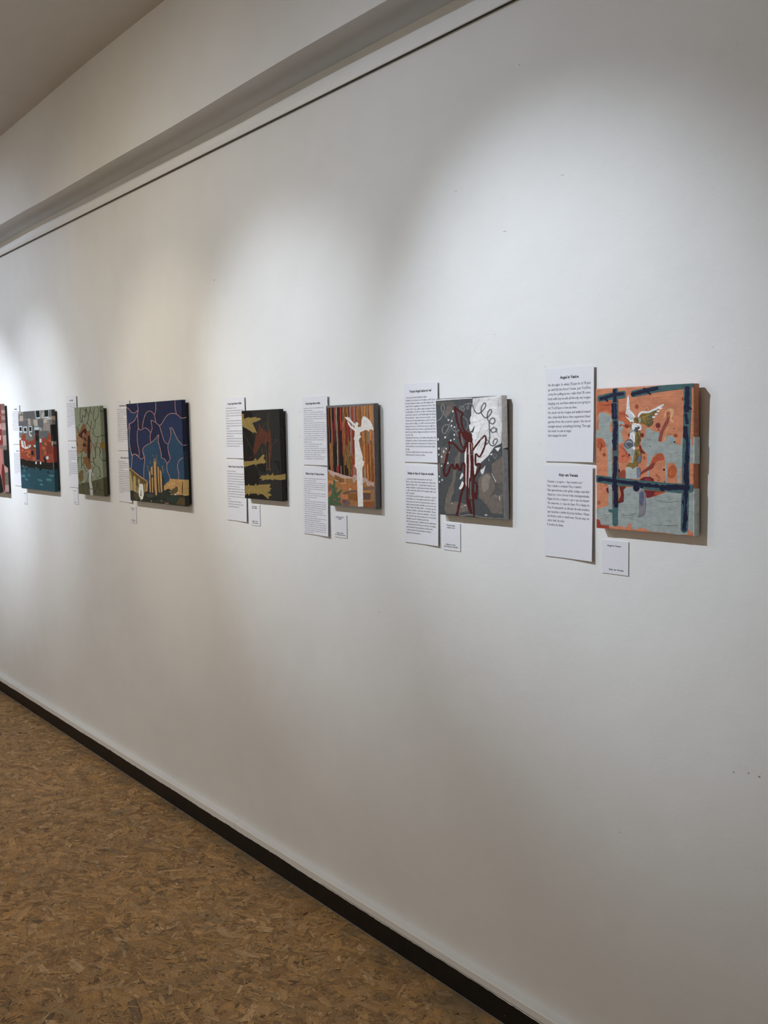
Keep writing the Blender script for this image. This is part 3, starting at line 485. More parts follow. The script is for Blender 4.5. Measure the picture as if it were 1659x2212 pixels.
(0,4,71,[1123,1877,1120,1861,1114,1849,1105,1844,1097,1849,1090,1861,1088,1877,1090,1893,1097,1905,1106,1909,1114,1905,1121,1893]),(2,0,72,[85,2632,91,2651,126,2618,135,2644,170,2609,177,2630,213,2598,218,2622,256,2592,256,2619,297,2597,292,2619,336,2603,327,2626,372,2611,363,2636,407,2623,401,2639]),(2,0,73,[602,2419,604,2443,633,2412,636,2444,666,2412,669,2439,695,2407,702,2436,720,2398,737,2428,747,2388,766,2408,771,2368,795,2389,796,2345,822,2369,827,2329,844,2344]),(2,0,74,[608,2155,594,2170,625,2161,605,2181,636,2172,621,2189,648,2178,636,2199,656,2178,656,2205,663,2179,675,2198,674,2171,692,2189,686,2160,706,2180,703,2154,716,2168]),(2,0,75,[612,1718,622,1738,639,1705,652,1732,669,1699,680,1721,693,1688,710,1711,711,1674,738,1694,729,1656,755,1668,740,1631,770,1640,749,1602,783,1612,767,1576,789,1583]),(2,0,76,[657,1525,647,1542,682,1532,667,1555,703,1545,691,1564,723,1551,716,1575,739,1552,745,1577,757,1547,771,1565,777,1532,796,1550,798,1513,820,1532,824,1499,838,1512]),(2,0,77,[74,1845,89,1854,88,1825,107,1837,107,1809,123,1819,120,1791,140,1799,125,1772,150,1773,124,1747,144,1744,113,1717,135,1712,99,1685,122,1679,91,1652,106,1648]),(2,0,78,[1241,2494,1232,2511,1256,2495,1243,2518,1268,2503,1257,2522,1278,2504,1273,2527,1283,2503,1293,2527,1293,2500,1309,2516,1303,2489,1324,2504,1315,2475,1338,2491,1332,2465,1346,2476]),(2,0,79,[1477,2718,1473,2732,1507,2720,1501,2739,1535,2727,1531,2743,1563,2730,1562,2747,1589,2726,1595,2743,1616,2715,1625,2728,1644,2696,1656,2709,1672,2673,1686,2687,1703,2654,1712,2664]),(2,3,80,[106,214,104,221,314,257,312,265]),(2,3,81,[1386,493,1387,500,1420,492,1421,501,1452,492,1453,499,1487,491,1486,500,1524,495,1522,505,1564,505,1562,513,1606,518,1604,526,1650,532,1647,541,1692,547,1690,553]),(2,3,82,[790,280,789,287,897,293,897,301]),(2,3,83,[108,253,103,260,125,261,117,270,138,271,132,279,156,279,151,289,183,286,180,298,225,295,223,304,277,301,276,312,334,307,333,319,388,316,387,324]),(2,3,84,[1420,164,1421,170,1487,163,1488,171,1554,163,1555,169,1621,162,1622,170,1691,164,1691,172,1764,171,1763,177,1838,178,1838,186,1914,187,1913,195,1988,196,1988,202]),(2,3,85,[608,337,610,344,652,330,655,338,696,322,698,329,741,317,743,324,790,317,789,325,842,327,840,333,896,342,894,349,951,359,948,367,1005,376,1003,381]),(2,3,86,[1522,655,1523,661,1586,648,1588,656,1651,643,1652,649,1714,638,1714,645,1774,637,1774,645,1830,644,1829,650,1884,654,1882,661,1936,665,1934,673,1988,678,1987,683]),(1,8,87,[0,1929,192,1922,192,1416,0,1426]),(1,8,87,[12,1768,62,1766,61,1927,11,1929]),(1,8,87,[0,1432,192,1422,192,1401,0,1411]),(1,8,87,[0,0,0,930,192,922,192,0])]},{'fit':[-1.74075,-1.51295,1.25962,0.2933,0.01818,0.02233,0.004],'base':(72,79,83),'parts':['painted_grey_patch','painted_white_ground','painted_curl','painted_dot','painted_red_figure','painted_edge','painted_ridge'],'cols':[(169,141,121),(264,225,192),(103,99,96),(64,70,82),(113,104,97),(799,783,776),(630,625,632),(860,860,860),(658,647,653),(74,70,61),(656,626,590),(583,545,496),(654,612,559),(321,291,259),(692,647,599),(218,218,222),(156,162,168),(80,7,8),(156,159,162),(724,602,596),(685,562,557),(181,167,166),(843,786,751),(419,425,447),(616,618,631),(561,564,576)],'ents':[(0,0,0,[444,2782,553,2791,612,2666,527,2569,414,2472,326,2574]),
(0,0,0,[665,1422,798,1622,869,1598,806,1324,644,1321]),
(0,0,0,[162,1694,312,1733,362,1607,259,1315,109,1313]),
(0,0,0,[668,1484,849,1535,825,1374,711,1185,646,882,588,805,599,604,503,473,442,306,256,283,270,412,400,672,536,854,560,1031,643,1308]),
(0,0,0,[256,296,663,367,1055,312,1067,150,615,49,283,23,229,154]),
(0,0,0,[1458,957,1616,1083,1835,1112,1995,901,2023,734,1851,534,1694,344,1579,448,1461,492]),
(0,0,0,[1925,1330,2278,1523,2278,1384,2244,133,1890,149,1678,368,2021,662,2092,856,1919,1150]),
(0,0,0,[34,1311,109,1299,120,1019,78,992,38,1170]),
(0,0,1,[1579,997,1751,1086,1866,1029,1790,725,1618,621,1555,777]),
(0,0,2,[1992,805,2241,909,2233,623,2018,541]),
(0,0,3,[987,2459,1272,2622,1255,2380,1191,2260,1116,2102,1048,2164]),
(0,0,4,[21,2859,591,2852,767,2747,586,2716,261,2801,37,2783]),
(0,1,5,[1333,2898,2206,2933,2272,2933,2278,2271,2278,2266,2250,1820,2019,1737,1814,1521,1539,1336,992,1327,1012,1636,1107,1845,1211,1845,1314,1796,1265,1906,1287,2040,1203,2126,1173,2260,1261,2295,1211,2357,1232,2454,1267,2477,1273,2647,1320,2766]),
(0,1,6,[1349,2886,1588,2895,1464,2725,1338,2524,1307,2646]),
(0,1,7,[1266,2453,1571,2350,1527,2038,1314,1808,1279,2040,1224,2235]),
(0,1,8,[2150,2880,2266,2933,2267,2933,2275,2267,2215,2338,2175,2621]),
(0,1,5,[1001,1568,1816,1575,1645,1471,1506,1372,1367,1333,1416,1248,1358,1052,1290,1074,1259,1196,1215,913,1156,701,1034,746,986,881]),
(0,1,5,[905,1102,947,1028,863,939,805,916,829,988]),
(0,1,5,[897,890,957,830,891,703,800,666,769,698,821,763]),
(0,1,5,[1533,1166,1637,1216,1715,1297,1641,1095,1568,1067]),
(0,1,5,[2034,1702,2215,1726,2130,1619,2082,1654]),
(0,1,5,[1865,1557,1965,1582,1914,1522]),
(0,1,5,[8,2917,1325,2915,1319,2899,11,2884]),
(0,1,9,[1281,2125,1354,2233,1379,2227,1342,2124,1297,2064,1220,2101]),
(0,1,5,[1846,1413,1844,1406,1838,1400,1830,1398,1823,1400,1818,1405,1816,1413,1818,1420,1824,1425,1831,1427,1839,1425,1844,1420]),
(0,1,5,[1825,1455,1824,1450,1821,1446,1817,1445,1813,1446,1810,1450,1809,1454,1810,1459,1813,1463,1817,1464,1821,1463,1824,1459]),
(0,1,10,[1893,1114,1918,1102,2061,903,2036,884]),
(0,1,11,[1636,91,1704,107,1754,86,1686,63]),
(0,1,11,[2019,589,2054,561,2042,542]),
(0,1,12,[2141,559,2166,560,2166,458,2144,463]),(2,1,13,[738,44,747,55,763,33,776,48,789,24,799,36,821,15,827,30,866,11,867,28,927,20,924,34,997,34,994,49,1073,47,1072,63,1151,55,1153,69,1231,50,1235,65,1315,39,1321,56,1404,29,1409,42,1495,20,1500,35,1590,15,1593,32,1688,15,1690,28,1786,14,1789,28,1885,13,1887,29,1984,15,1986,28,2083,16,2085,31,2182,18,2184,34,2278,23,2278,33]),
(0,1,14,[1036,286,1029,280,1009,276,982,273,956,273,936,276,929,280,937,286,956,290,983,293,1010,293,1029,290]),
(0,1,14,[519,309,517,302,510,296,502,293,494,295,488,300,486,308,488,316,495,321,503,324,511,322,517,317]),
(0,1,14,[892,241,890,237,883,234,874,232,865,233,859,235,857,239,859,243,866,246,875,247,884,247,890,244]),(2,2,15,[46,2370,32,2387,83,2380,64,2404,116,2395,100,2414,153,2409,131,2428,188,2431,157,2447,214,2463,187,2473,243,2498,211,2508,268,2535,232,2545,285,2571,256,2579,305,2603,272,2612,324,2635,287,2643,332,2668,302,2672,339,2699,304,2699,335,2732,297,2727,317,2764,288,2758,301,2793,271,2781,278,2812,262,2789,244,2807,262,2789,219,2791,249,2777,199,2768,235,2757,191,2742,222,2738,185,2715,221,2714,185,2683,223,2685,195,2652,226,2655,204,2622,237,2631,221,2599,253,2613,246,2581,269,2595,268,2563,295,2578,291,2542,322,2556,318,2516,345,2527,343,2485,373,2497,369,2453,401,2466,401,2424,423,2432]),(2,2,15,[883,2620,856,2622,891,2647,854,2649,890,2676,860,2678,896,2699,863,2705,904,2710,877,2728,916,2715,910,2736,940,2714,945,2737,966,2708,980,2731,986,2702,1006,2717,997,2688,1027,2698,1007,2666,1042,2673,1017,2645,1047,2648,1016,2632,1048,2626,1010,2628,1034,2609,999,2621,1009,2602,983,2621,983,2598,976,2623,957,2602,964,2629,940,2617,953,2645,922,2636,947,2661,911,2660,947,2676,920,2685,968,2694,943,2710,1002,2715,978,2734,1039,2737,1022,2754,1076,2752,1060,2773,1110,2760,1098,2784,1143,2768,1138,2788,1178,2769,1174,2793,1208,2769,1208,2794,1233,2770,1237,2791,1254,2765,1263,2788,1275,2759,1285,2783,1300,2759,1306,2774]),(2,2,15,[1145,2770,1166,2773,1150,2746,1179,2752,1163,2723,1187,2728,1168,2702,1196,2705,1169,2687,1199,2684,1166,2674,1188,2667,1154,2664,1175,2651,1143,2659,1157,2640,1143,2656,1132,2640,1142,2661,1116,2653,1138,2676,1108,2671,1129,2696,1104,2692,1121,2714,1099,2710]),(2,2,15,[331,2063,317,2043,308,2076,290,2047,281,2080,265,2057,263,2088,236,2067,254,2098,213,2086,242,2117,206,2113,242,2144,201,2143,247,2171,202,2175,251,2195,216,2203,268,2213,234,2229,291,2231,259,2252,314,2249,292,2268,341,2258,324,2283,371,2263,363,2292,407,2268,406,2293,437,2265,447,2292,448,2261,481,2281,453,2256,489,2257,447,2239,487,2233,435,2216,476,2206,423,2189,455,2179,399,2161,435,2148,369,2129,406,2114,340,2094,370,2081,310,2059,338,2048]),(2,2,15,[390,2119,374,2124,426,2168,404,2175,457,2217,439,2223,491,2266,472,2272,528,2316,506,2324,565,2371,547,2377,606,2425,587,2432,649,2481,628,2488,686,2538,672,2542]),(2,2,15,[355,1969,342,1974,385,2000,367,2007,411,2034,397,2039,438,2065,423,2071,463,2093,445,2100,481,2118,466,2123,498,2139,482,2145,514,2159,496,2165,527,2181,515,2185]),(2,2,15,[504,2266,527,2275,529,2227,561,2239,562,2188,588,2198,592,2151,619,2164,625,2123,649,2141,666,2107,679,2125,707,2096,713,2118,750,2095,745,2119,789,2107,772,2123,821,2131,793,2143,846,2164,814,2174,865,2202,838,2210,885,2237,862,2244]),(2,2,15,[946,2491,961,2502,985,2461,1005,2476,1030,2435,1046,2446,1068,2406,1088,2418,1095,2378,1120,2388,1116,2351,1138,2356,1125,2321,1151,2324,1128,2291,1157,2292,1130,2262,1153,2260,1121,2233,1146,2228,1104,2204,1131,2196,1088,2173,1110,2167,1072,2142,1092,2137]),(2,2,15,[759,2294,778,2289,739,2264,765,2257,723,2232,744,2227,707,2201,731,2197,697,2169,724,2167,699,2136,721,2137,702,2103,727,2107,712,2071,739,2077,732,2041,752,2047,755,2011,776,2021,786,1984,807,1996,822,1959,839,1969,855,1934,871,1943]),(2,2,15,[2039,1580,2056,1586,2046,1564,2068,1573,2059,1551,2077,1558,2065,1537,2088,1542,2066,1524,2091,1523,2062,1506,2081,1501,2047,1484,2068,1477,2031,1466,2051,1455,2026,1459,2029,1444,2024,1463,2006,1452,2014,1477,1991,1469,2003,1495,1983,1491,1999,1512,1976,1510,2002,1524,1977,1527,2006,1538,1987,1543,2017,1553,1995,1559,2024,1568,2005,1573]),(2,2,16,[1286,2763,1319,2770,1302,2716,1347,2726,1328,2670,1364,2678,1348,2625,1388,2636,1371,2587,1412,2603,1400,2561,1430,2578,1426,2540,1454,2562,1455,2524,1475,2553,1489,2519,1495,2546,1523,2517,1517,2547,1559,2523,1541,2554,1590,2538,1570,2561,1625,2553,1598,2577,1662,2575,1629,2599,1696,2605,1668,2623,1733,2634,1699,2652,1760,2661,1720,2677,1772,2688,1737,2697,1782,2713,1740,2718,1785,2736,1739,2736,1777,2755,1742,2749,1770,2772,1735,2755,1752,2785,1730,2757,1725,2788,1727,2761,1699,2784,1721,2758,1675,2771,1708,2748,1655,2750,1685,2734,1630,2727,1667,2711,1611,2703,1653,2690,1602,2675,1638,2667,1590,2646,1633,2640,1583,2616,1629,2612,1585,2590,1622,2589,1582,2568,1625,2570,1585,2549,1630,2555,1597,2531,1632,2540,1608,2510,1646,2524,1626,2485,1665,2502,1655,2459,1685,2475,1682,2433,1712,2455,1715,2414,1735,2443,1752,2411,1754,2437,1788,2411,1778,2441,1823,2419,1803,2448,1853,2436,1831,2457,1887,2455,1856,2477,1921,2483,1885,2502,1945,2513,1914,2527,1967,2539,1927,2550,1975,2565,1930,2567,1967,2590,1932,2585,1959,2611,1922,2597,1940,2628,1919,2600,1910,2627,1918,2602,1883,2622,1904,2595,1857,2609,1887,2585,1839,2590,1869,2575,1820,2570,1859,2557,1806,2545,1848,2535,1799,2517,1834,2511,1788,2491,1831,2486,1784,2466,1828,2463,1787,2440,1824,2441,1787,2414,1829,2419,1794,2389,1837,2398,1811,2365,1845,2376,1827,2339,1864,2356,1848,2317,1884,2336,1874,2300,1900,2318,1897,2282,1924,2306,1925,2267,1947,2294,1958,2260,1967,2285,1991,2257,1979,2287,2022,2270,1993,2293,2044,2292,2015,2307,2066,2315,2028,2328,2078,2339,2034,2344,2073,2364,2037,2359,2065,2389,2026,2377,2049,2412,2014,2392,2021,2425,2007,2401,1990,2430,1994,2399,1956,2424,1973,2395,1927,2410,1947,2388,1898,2396,1930,2375,1879,2376,1917,2361,1867,2352,1901,2343,1853,2327,1895,2319,1845,2299,1889,2295,1846,2272,1883,2272,1844,2245,1887,2246,1846,2215,1890,2216,1852,2178,1888,2179,1850,2129,1894,2130,1852,2071,1896,2071,1857,2013,1893,2013,1852,1965,1896,1963,1846,1929,1889,1924,1839,1899,1875,1893,1827,1871,1871,1868,1827,1842,1870,1847,1842,1814,1876,1824,1857,1786,1895,1803,1882,1763,1913,1785,1912,1749,1930,1773,1944,1739,1951,1771,1980,1740,1975,1771,2015,1749,2002,1773,2051,1761,2022,1785,2080,1786,2046,1804,2104,1818,2073,1831,2130,1849,2090,1861,2142,1877,2100,1883,2139,1900,2104,1895,2130,1921,2095,1902,2109,1935,2088,1907,2080,1937,2084,1911,2050,1931,2071,1904,2020,1916,2047,1892,1994,1895,2021,1878,1970,1875,2010,1861,1962,1851,2004,1848,1965,1827,2001,1829,1964,1805,2008,1808,1970,1784,2005,1786]),(2,2,16,[1909,2122,1888,2139,1938,2134,1909,2157,1959,2152,1937,2171,1983,2163,1963,2188,2002,2167,1996,2198,2027,2169,2033,2194,2058,2161,2072,2187,2083,2150,2107,2176,2098,2145,2128,2158,2095,2140,2134,2135,2087,2129,2124,2114,2076,2114,2102,2097,2059,2105,2082,2081,2039,2099,2055,2070,2014,2090,2022,2065,1988,2089,1989,2060,1970,2091,1956,2061,1956,2094,1932,2075,1945,2107,1912,2090,1932,2124,1896,2106,1910,2136,1887,2124]),(2,2,16,[2053,2148,2074,2156,2115,2053,2138,2061]),(2,2,16,[2008,2225,2026,2223,1997,2178,2017,2175]),(2,2,16,[1748,1775,1729,1794,1769,1781,1743,1807,1784,1793,1764,1814,1803,1801,1779,1824,1818,1807,1795,1834,1829,1815,1814,1838,1845,1818,1827,1844,1865,1828,1829,1845,1866,1848,1832,1841,1855,1866,1822,1848,1835,1883,1803,1861,1809,1898,1784,1880,1787,1912,1764,1896]),
(0,3,5,[654,2605,650,2590,640,2579,626,2575,613,2579,603,2591,600,2606,605,2622,615,2633,629,2637,642,2632,651,2621]),
(0,3,5,[487,2395,483,2382,471,2372,455,2368,440,2372,429,2383,425,2397,430,2410,442,2420,457,2423,473,2419,484,2409]),
(0,3,5,[604,2368,600,2355,591,2345,578,2341,565,2345,556,2355,554,2369,557,2383,567,2393,580,2396,592,2392,601,2382]),
(0,3,5,[591,2254,587,2243,578,2235,565,2232,552,2235,543,2244,540,2255,544,2266,554,2274,566,2277,579,2274,588,2265]),
(0,3,5,[687,2218,684,2208,675,2201,663,2199,651,2201,643,2209,640,2219,644,2229,653,2236,664,2238,676,2235,684,2228]),
(0,3,5,[682,2026,678,2012,668,2002,656,1999,643,2002,634,2012,631,2026,635,2040,645,2050,658,2053,670,2050,679,2040]),
(0,3,5,[352,1965,347,1953,336,1944,320,1940,304,1944,293,1953,289,1966,294,1978,306,1987,322,1991,337,1987,348,1978]),
(0,3,5,[548,1886,544,1873,535,1864,522,1861,509,1864,500,1873,497,1886,501,1898,511,1907,524,1911,536,1907,545,1898]),
(0,3,5,[671,1917,667,1905,658,1897,646,1894,635,1897,626,1905,624,1917,627,1928,636,1936,648,1939,660,1936,668,1928]),
(0,3,5,[86,1916,82,1900,71,1887,57,1883,43,1888,33,1900,30,1916,35,1933,45,1945,60,1949,73,1945,83,1932]),
(0,3,5,[105,1681,100,1665,88,1654,72,1649,56,1654,45,1665,41,1681,46,1697,58,1709,75,1713,90,1709,102,1697]),
(0,3,5,[374,1682,371,1670,362,1661,349,1657,338,1660,329,1670,326,1682,330,1695,339,1704,351,1708,363,1704,372,1695]),
(0,3,5,[283,1606,278,1590,268,1579,254,1575,240,1579,230,1590,227,1606,232,1622,242,1633,256,1638,270,1634,280,1622]),
(0,3,5,[95,1531,92,1519,82,1509,70,1506,58,1509,49,1518,47,1531,50,1544,60,1553,72,1557,84,1553,93,1544]),
(0,3,5,[200,1479,196,1465,185,1455,171,1451,157,1454,147,1464,144,1478,148,1492,159,1503,173,1507,187,1503,197,1493]),
(0,3,5,[463,1595,459,1582,450,1573,438,1570,426,1573,418,1582,415,1595,419,1607,428,1617,440,1620,452,1617,460,1608]),
(0,3,5,[425,1321,421,1308,410,1299,396,1295,383,1299,373,1308,370,1320,374,1333,384,1342,398,1346,412,1343,422,1334]),
(0,3,5,[187,1246,183,1232,174,1222,162,1218,150,1221,141,1231,138,1245,142,1259,152,1270,164,1274,176,1270,184,1260]),
(0,3,5,[262,1173,259,1161,250,1153,239,1149,228,1152,220,1160,218,1172,221,1183,230,1192,241,1195,252,1192,260,1184]),
(0,3,5,[87,977,83,966,75,957,63,954,52,956,44,965,41,976,45,988,54,996,65,1000,76,997,84,989]),
(0,3,5,[196,890,192,877,183,867,170,864,158,867,150,876,147,888,151,901,160,911,172,915,184,912,193,903]),
(0,3,5,[85,839,81,828,73,819,61,815,50,818,42,826,40,838,43,849,52,858,63,862,74,859,82,851]),(2,4,17,[657,2712,714,2719,656,2677,734,2687,674,2647,736,2655,680,2612,750,2621,686,2572,764,2580,704,2522,767,2527,710,2464,781,2469,718,2403,796,2411,740,2348,802,2357,753,2298,823,2312,770,2252,845,2269,800,2210,859,2227,821,2168,886,2189,847,2128,915,2155,885,2094,938,2118,913,2059,973,2087,941,2027,1005,2058,976,2001,1027,2027,1000,1973,1057,2003,1025,1946,1087,1979,1064,1927,1104,1948]),(2,4,17,[667,2701,704,2729,698,2673,748,2711,741,2653,781,2684,775,2628,820,2662,810,2603,858,2641,854,2583,892,2615,892,2559,936,2594,921,2537,976,2571,941,2526,997,2540,937,2526,998,2507,923,2521,978,2486,903,2497,956,2477,883,2464,950,2457,879,2419,952,2419,889,2365,949,2368,892,2309,960,2315,900,2259,973,2269,921,2219,978,2230,934,2180,998,2197,954,2144,1019,2168,988,2115,1035,2141,1021,2087,1065,2123,1060,2065,1100,2108,1104,2053,1135,2088,1143,2037,1172,2069]),(2,4,17,[820,2106,882,2104,805,2073,892,2070,810,2039,880,2037,804,2003,883,2005,803,1966,889,1972,819,1928,888,1937,825,1888,902,1901,836,1848,919,1866,862,1811,927,1830,884,1771,954,1798,912,1733,986,1764,947,1703,1009,1726,958,1677,1033,1694,957,1661,1043,1662,961,1647,1028,1636,948,1631,1023,1617,946,1610,1012,1600]),(2,4,17,[1009,1625,995,1585,973,1639,955,1583,934,1639,917,1593,902,1647,874,1598,876,1659,828,1611,845,1671,795,1639,821,1697,761,1665,795,1726,729,1690,756,1750,705,1718,725,1776,670,1739,692,1803,634,1761,648,1822,606,1785,608,1844,571,1797,562,1859,538,1803,513,1859,502,1813,471,1866,459,1813,428,1866,417,1820]),(2,4,17,[411,1839,449,1848,418,1806,470,1819,439,1777,481,1787,448,1748,496,1755,449,1720,504,1721,449,1694,492,1687,433,1666,479,1656,412,1636,463,1624,399,1599,442,1591,380,1556,428,1549,359,1509,412,1501,347,1461,389,1454,327,1422,375,1413,311,1392,362,1381,302,1367,343,1357,286,1345,333,1334,275,1321,316,1311]),(2,4,17,[1010,1598,948,1612,1037,1628,953,1647,1046,1663,978,1678,1067,1695,990,1711,1085,1728,998,1742,1087,1762,1016,1770,1099,1793,1019,1800,1109,1823,1021,1831,1101,1855,1044,1860]),(2,4,17,[1293,1622,1255,1641,1336,1654,1283,1680,1366,1693,1324,1714,1404,1726,1357,1750,1441,1759,1391,1786,1471,1793,1431,1815,1508,1822,1464,1848,1545,1850,1497,1879,1575,1881,1537,1905,1616,1910,1574,1938,1658,1941,1613,1972,1689,1968,1658,1997,1709,1975,1697,2015,1702,1973,1744,2007,1713,1967,1761,1979,1715,1945,1773,1950,1714,1917,1777,1916,1717,1882,1768,1878,1705,1840,1762,1833,1688,1794,1748,1783,1671,1742,1719,1731,1634,1681,1687,1666,1588,1609,1644,1591,1547,1543,1591,1526,1511,1511,1543,1477,1506,1515,1472,1476,1473,1537,1432,1513,1440,1572,1400,1540,1371,1574,1419,1545,1355,1526,1407,1521,1345,1465,1405,1464,1340,1397,1404,1397,1347,1334,1388,1333]),(2,4,17,[1096,1846,1152,1845,1058,1329,1120,1329]),(2,4,17,[1189,1820,1250,1822,1204,1330,1271,1333]),(2,4,17,[1271,1820,1307,1821,1270,1331,1310,1333]),
(0,4,17,[976,2116,1045,2078,1114,2059,1141,2084,1202,2077,1252,2016,1297,1918,1276,1808,1194,1839,1107,1839,1021,1907,919,2006]),
(0,4,18,[877,2080,969,1932,999,1771,962,1722,896,1870]),(2,4,17,[350,1565,408,1560,326,1517,406,1509,321,1466,386,1460,304,1418,376,1410,286,1371,365,1361,275,1325,339,1314,251,1280,322,1267,228,1235,307,1224,221,1190,286,1185,209,1149,284,1147,203,1109,285,1111,211,1073,278,1078,211,1043,285,1053,214,1017,294,1034,233,996,293,1019,255,974,296,1019,304,970,281,1022,339,991,297,1024,377,1014,322,1046,413,1042,349,1073,435,1073,378,1094,458,1101,388,1115,472,1128,394,1139,473,1154,411,1165,490,1176,422,1195,513,1204,442,1227,531,1239,476,1260,557,1260,501,1292,550,1261,554,1316,540,1265,597,1288,548,1239,619,1257,560,1206,634,1227,585,1181,638,1209,611,1163,646,1209,644,1156,648,1211,678,1168,648,1206,711,1185,646,1208,729,1216,653,1227,732,1255,670,1262,746,1284,677,1299,708,1278,740,1329,711,1274,770,1292,724,1233,795,1251,741,1187,815,1207,769,1156,824,1180,793,1134,833,1179,834,1128,822,1181,865,1146,821,1177,890,1165,824,1185,908,1197,834,1208,914,1237,853,1245,932,1274,862,1286,945,1295,879,1319,949,1304,912,1338,957,1304,946,1354,951,1304,993,1350,958,1305,1015,1324,958,1285,1031,1295,960,1253,1036,1258,968,1209,1030,1211,962,1152,1035,1155,961,1077,1037,1081,968,988,1030,990,958,897,1032,897,946,821,1021,816,932,766,991,755,899,725,965,705,865,679,935,661,840,620,900,610,807,550,880,542,781,472,856,465,763,391,825,386,733,313,806,306,706,236,782,229,688,159,750,153,656,82,730,75,638,4,698,0]),(2,4,17,[1359,1571,1409,1571,1347,1494,1415,1495,1349,1413,1405,1414,1345,1340,1407,1343,1351,1286,1416,1303,1405,1264,1402,1303,1452,1281,1413,1314,1484,1301,1443,1338,1490,1310,1485,1348,1487,1305,1524,1342,1493,1299,1550,1327,1504,1292,1558,1301,1501,1277,1562,1273,1489,1255,1552,1240,1475,1222,1525,1206,1446,1186,1502,1168,1417,1150,1477,1129,1392,1108,1440,1090,1353,1066,1407,1046,1316,1024,1376,1004,1296,984,1347,970,1276,951,1337,941,1264,922,1332,918,1268,895,1324,899,1272,867,1329,889,1299,846,1334,889,1333,844,1350,883,1349,839,1385,878,1356,832,1416,857,1369,815,1423,826,1370,788,1433,795,1370,753,1438,757,1375,710,1430,711,1365,654,1428,654,1353,589,1421,588,1348,519,1403,518,1339,451,1390,450]),(2,4,17,[1085,1568,1144,1569,1069,1407,1150,1408,1072,1241,1138,1243,1063,1083,1137,1085,1053,945,1134,947,1053,831,1119,832,1040,734,1114,735,1028,649,1109,651,1030,572,1097,574,1023,506,1098,509,1019,451,1100,457,1030,401,1096,409,1037,343,1110,357,1055,277,1134,297,1093,212,1156,231,1121,144,1192,166,1157,80,1218,98]),(2,4,17,[1223,1570,1268,1570,1208,1439,1269,1439,1207,1303,1257,1303,1197,1176,1253,1176,1186,1073,1248,1072,1183,1003,1233,1001,1171,957,1226,953,1158,919,1219,915,1159,876,1199,873]),(2,4,17,[1255,1569,1305,1571,1249,1427,1317,1429,1259,1283,1314,1285,1257,1142,1320,1145,1253,1012,1322,1014,1254,892,1310,892,1240,778,1303,778,1228,673,1296,674,1228,580,1284,582,1225,506,1288,510,1225,447,1294,454,1237,394,1293,400,1237,332,1301,338,1238,258,1307,264,1247,179,1303,184,1247,97,1310,103,1254,17,1309,23]),(2,4,17,[1147,972,1183,973,1134,868,1184,869,1131,761,1172,762,1125,659,1170,662,1126,574,1176,580,1147,512,1186,522,1169,467,1211,483,1194,431,1239,449,1227,396,1257,407]),
(0,4,17,[1254,606,1400,630,1411,450,1339,456,1267,495]),
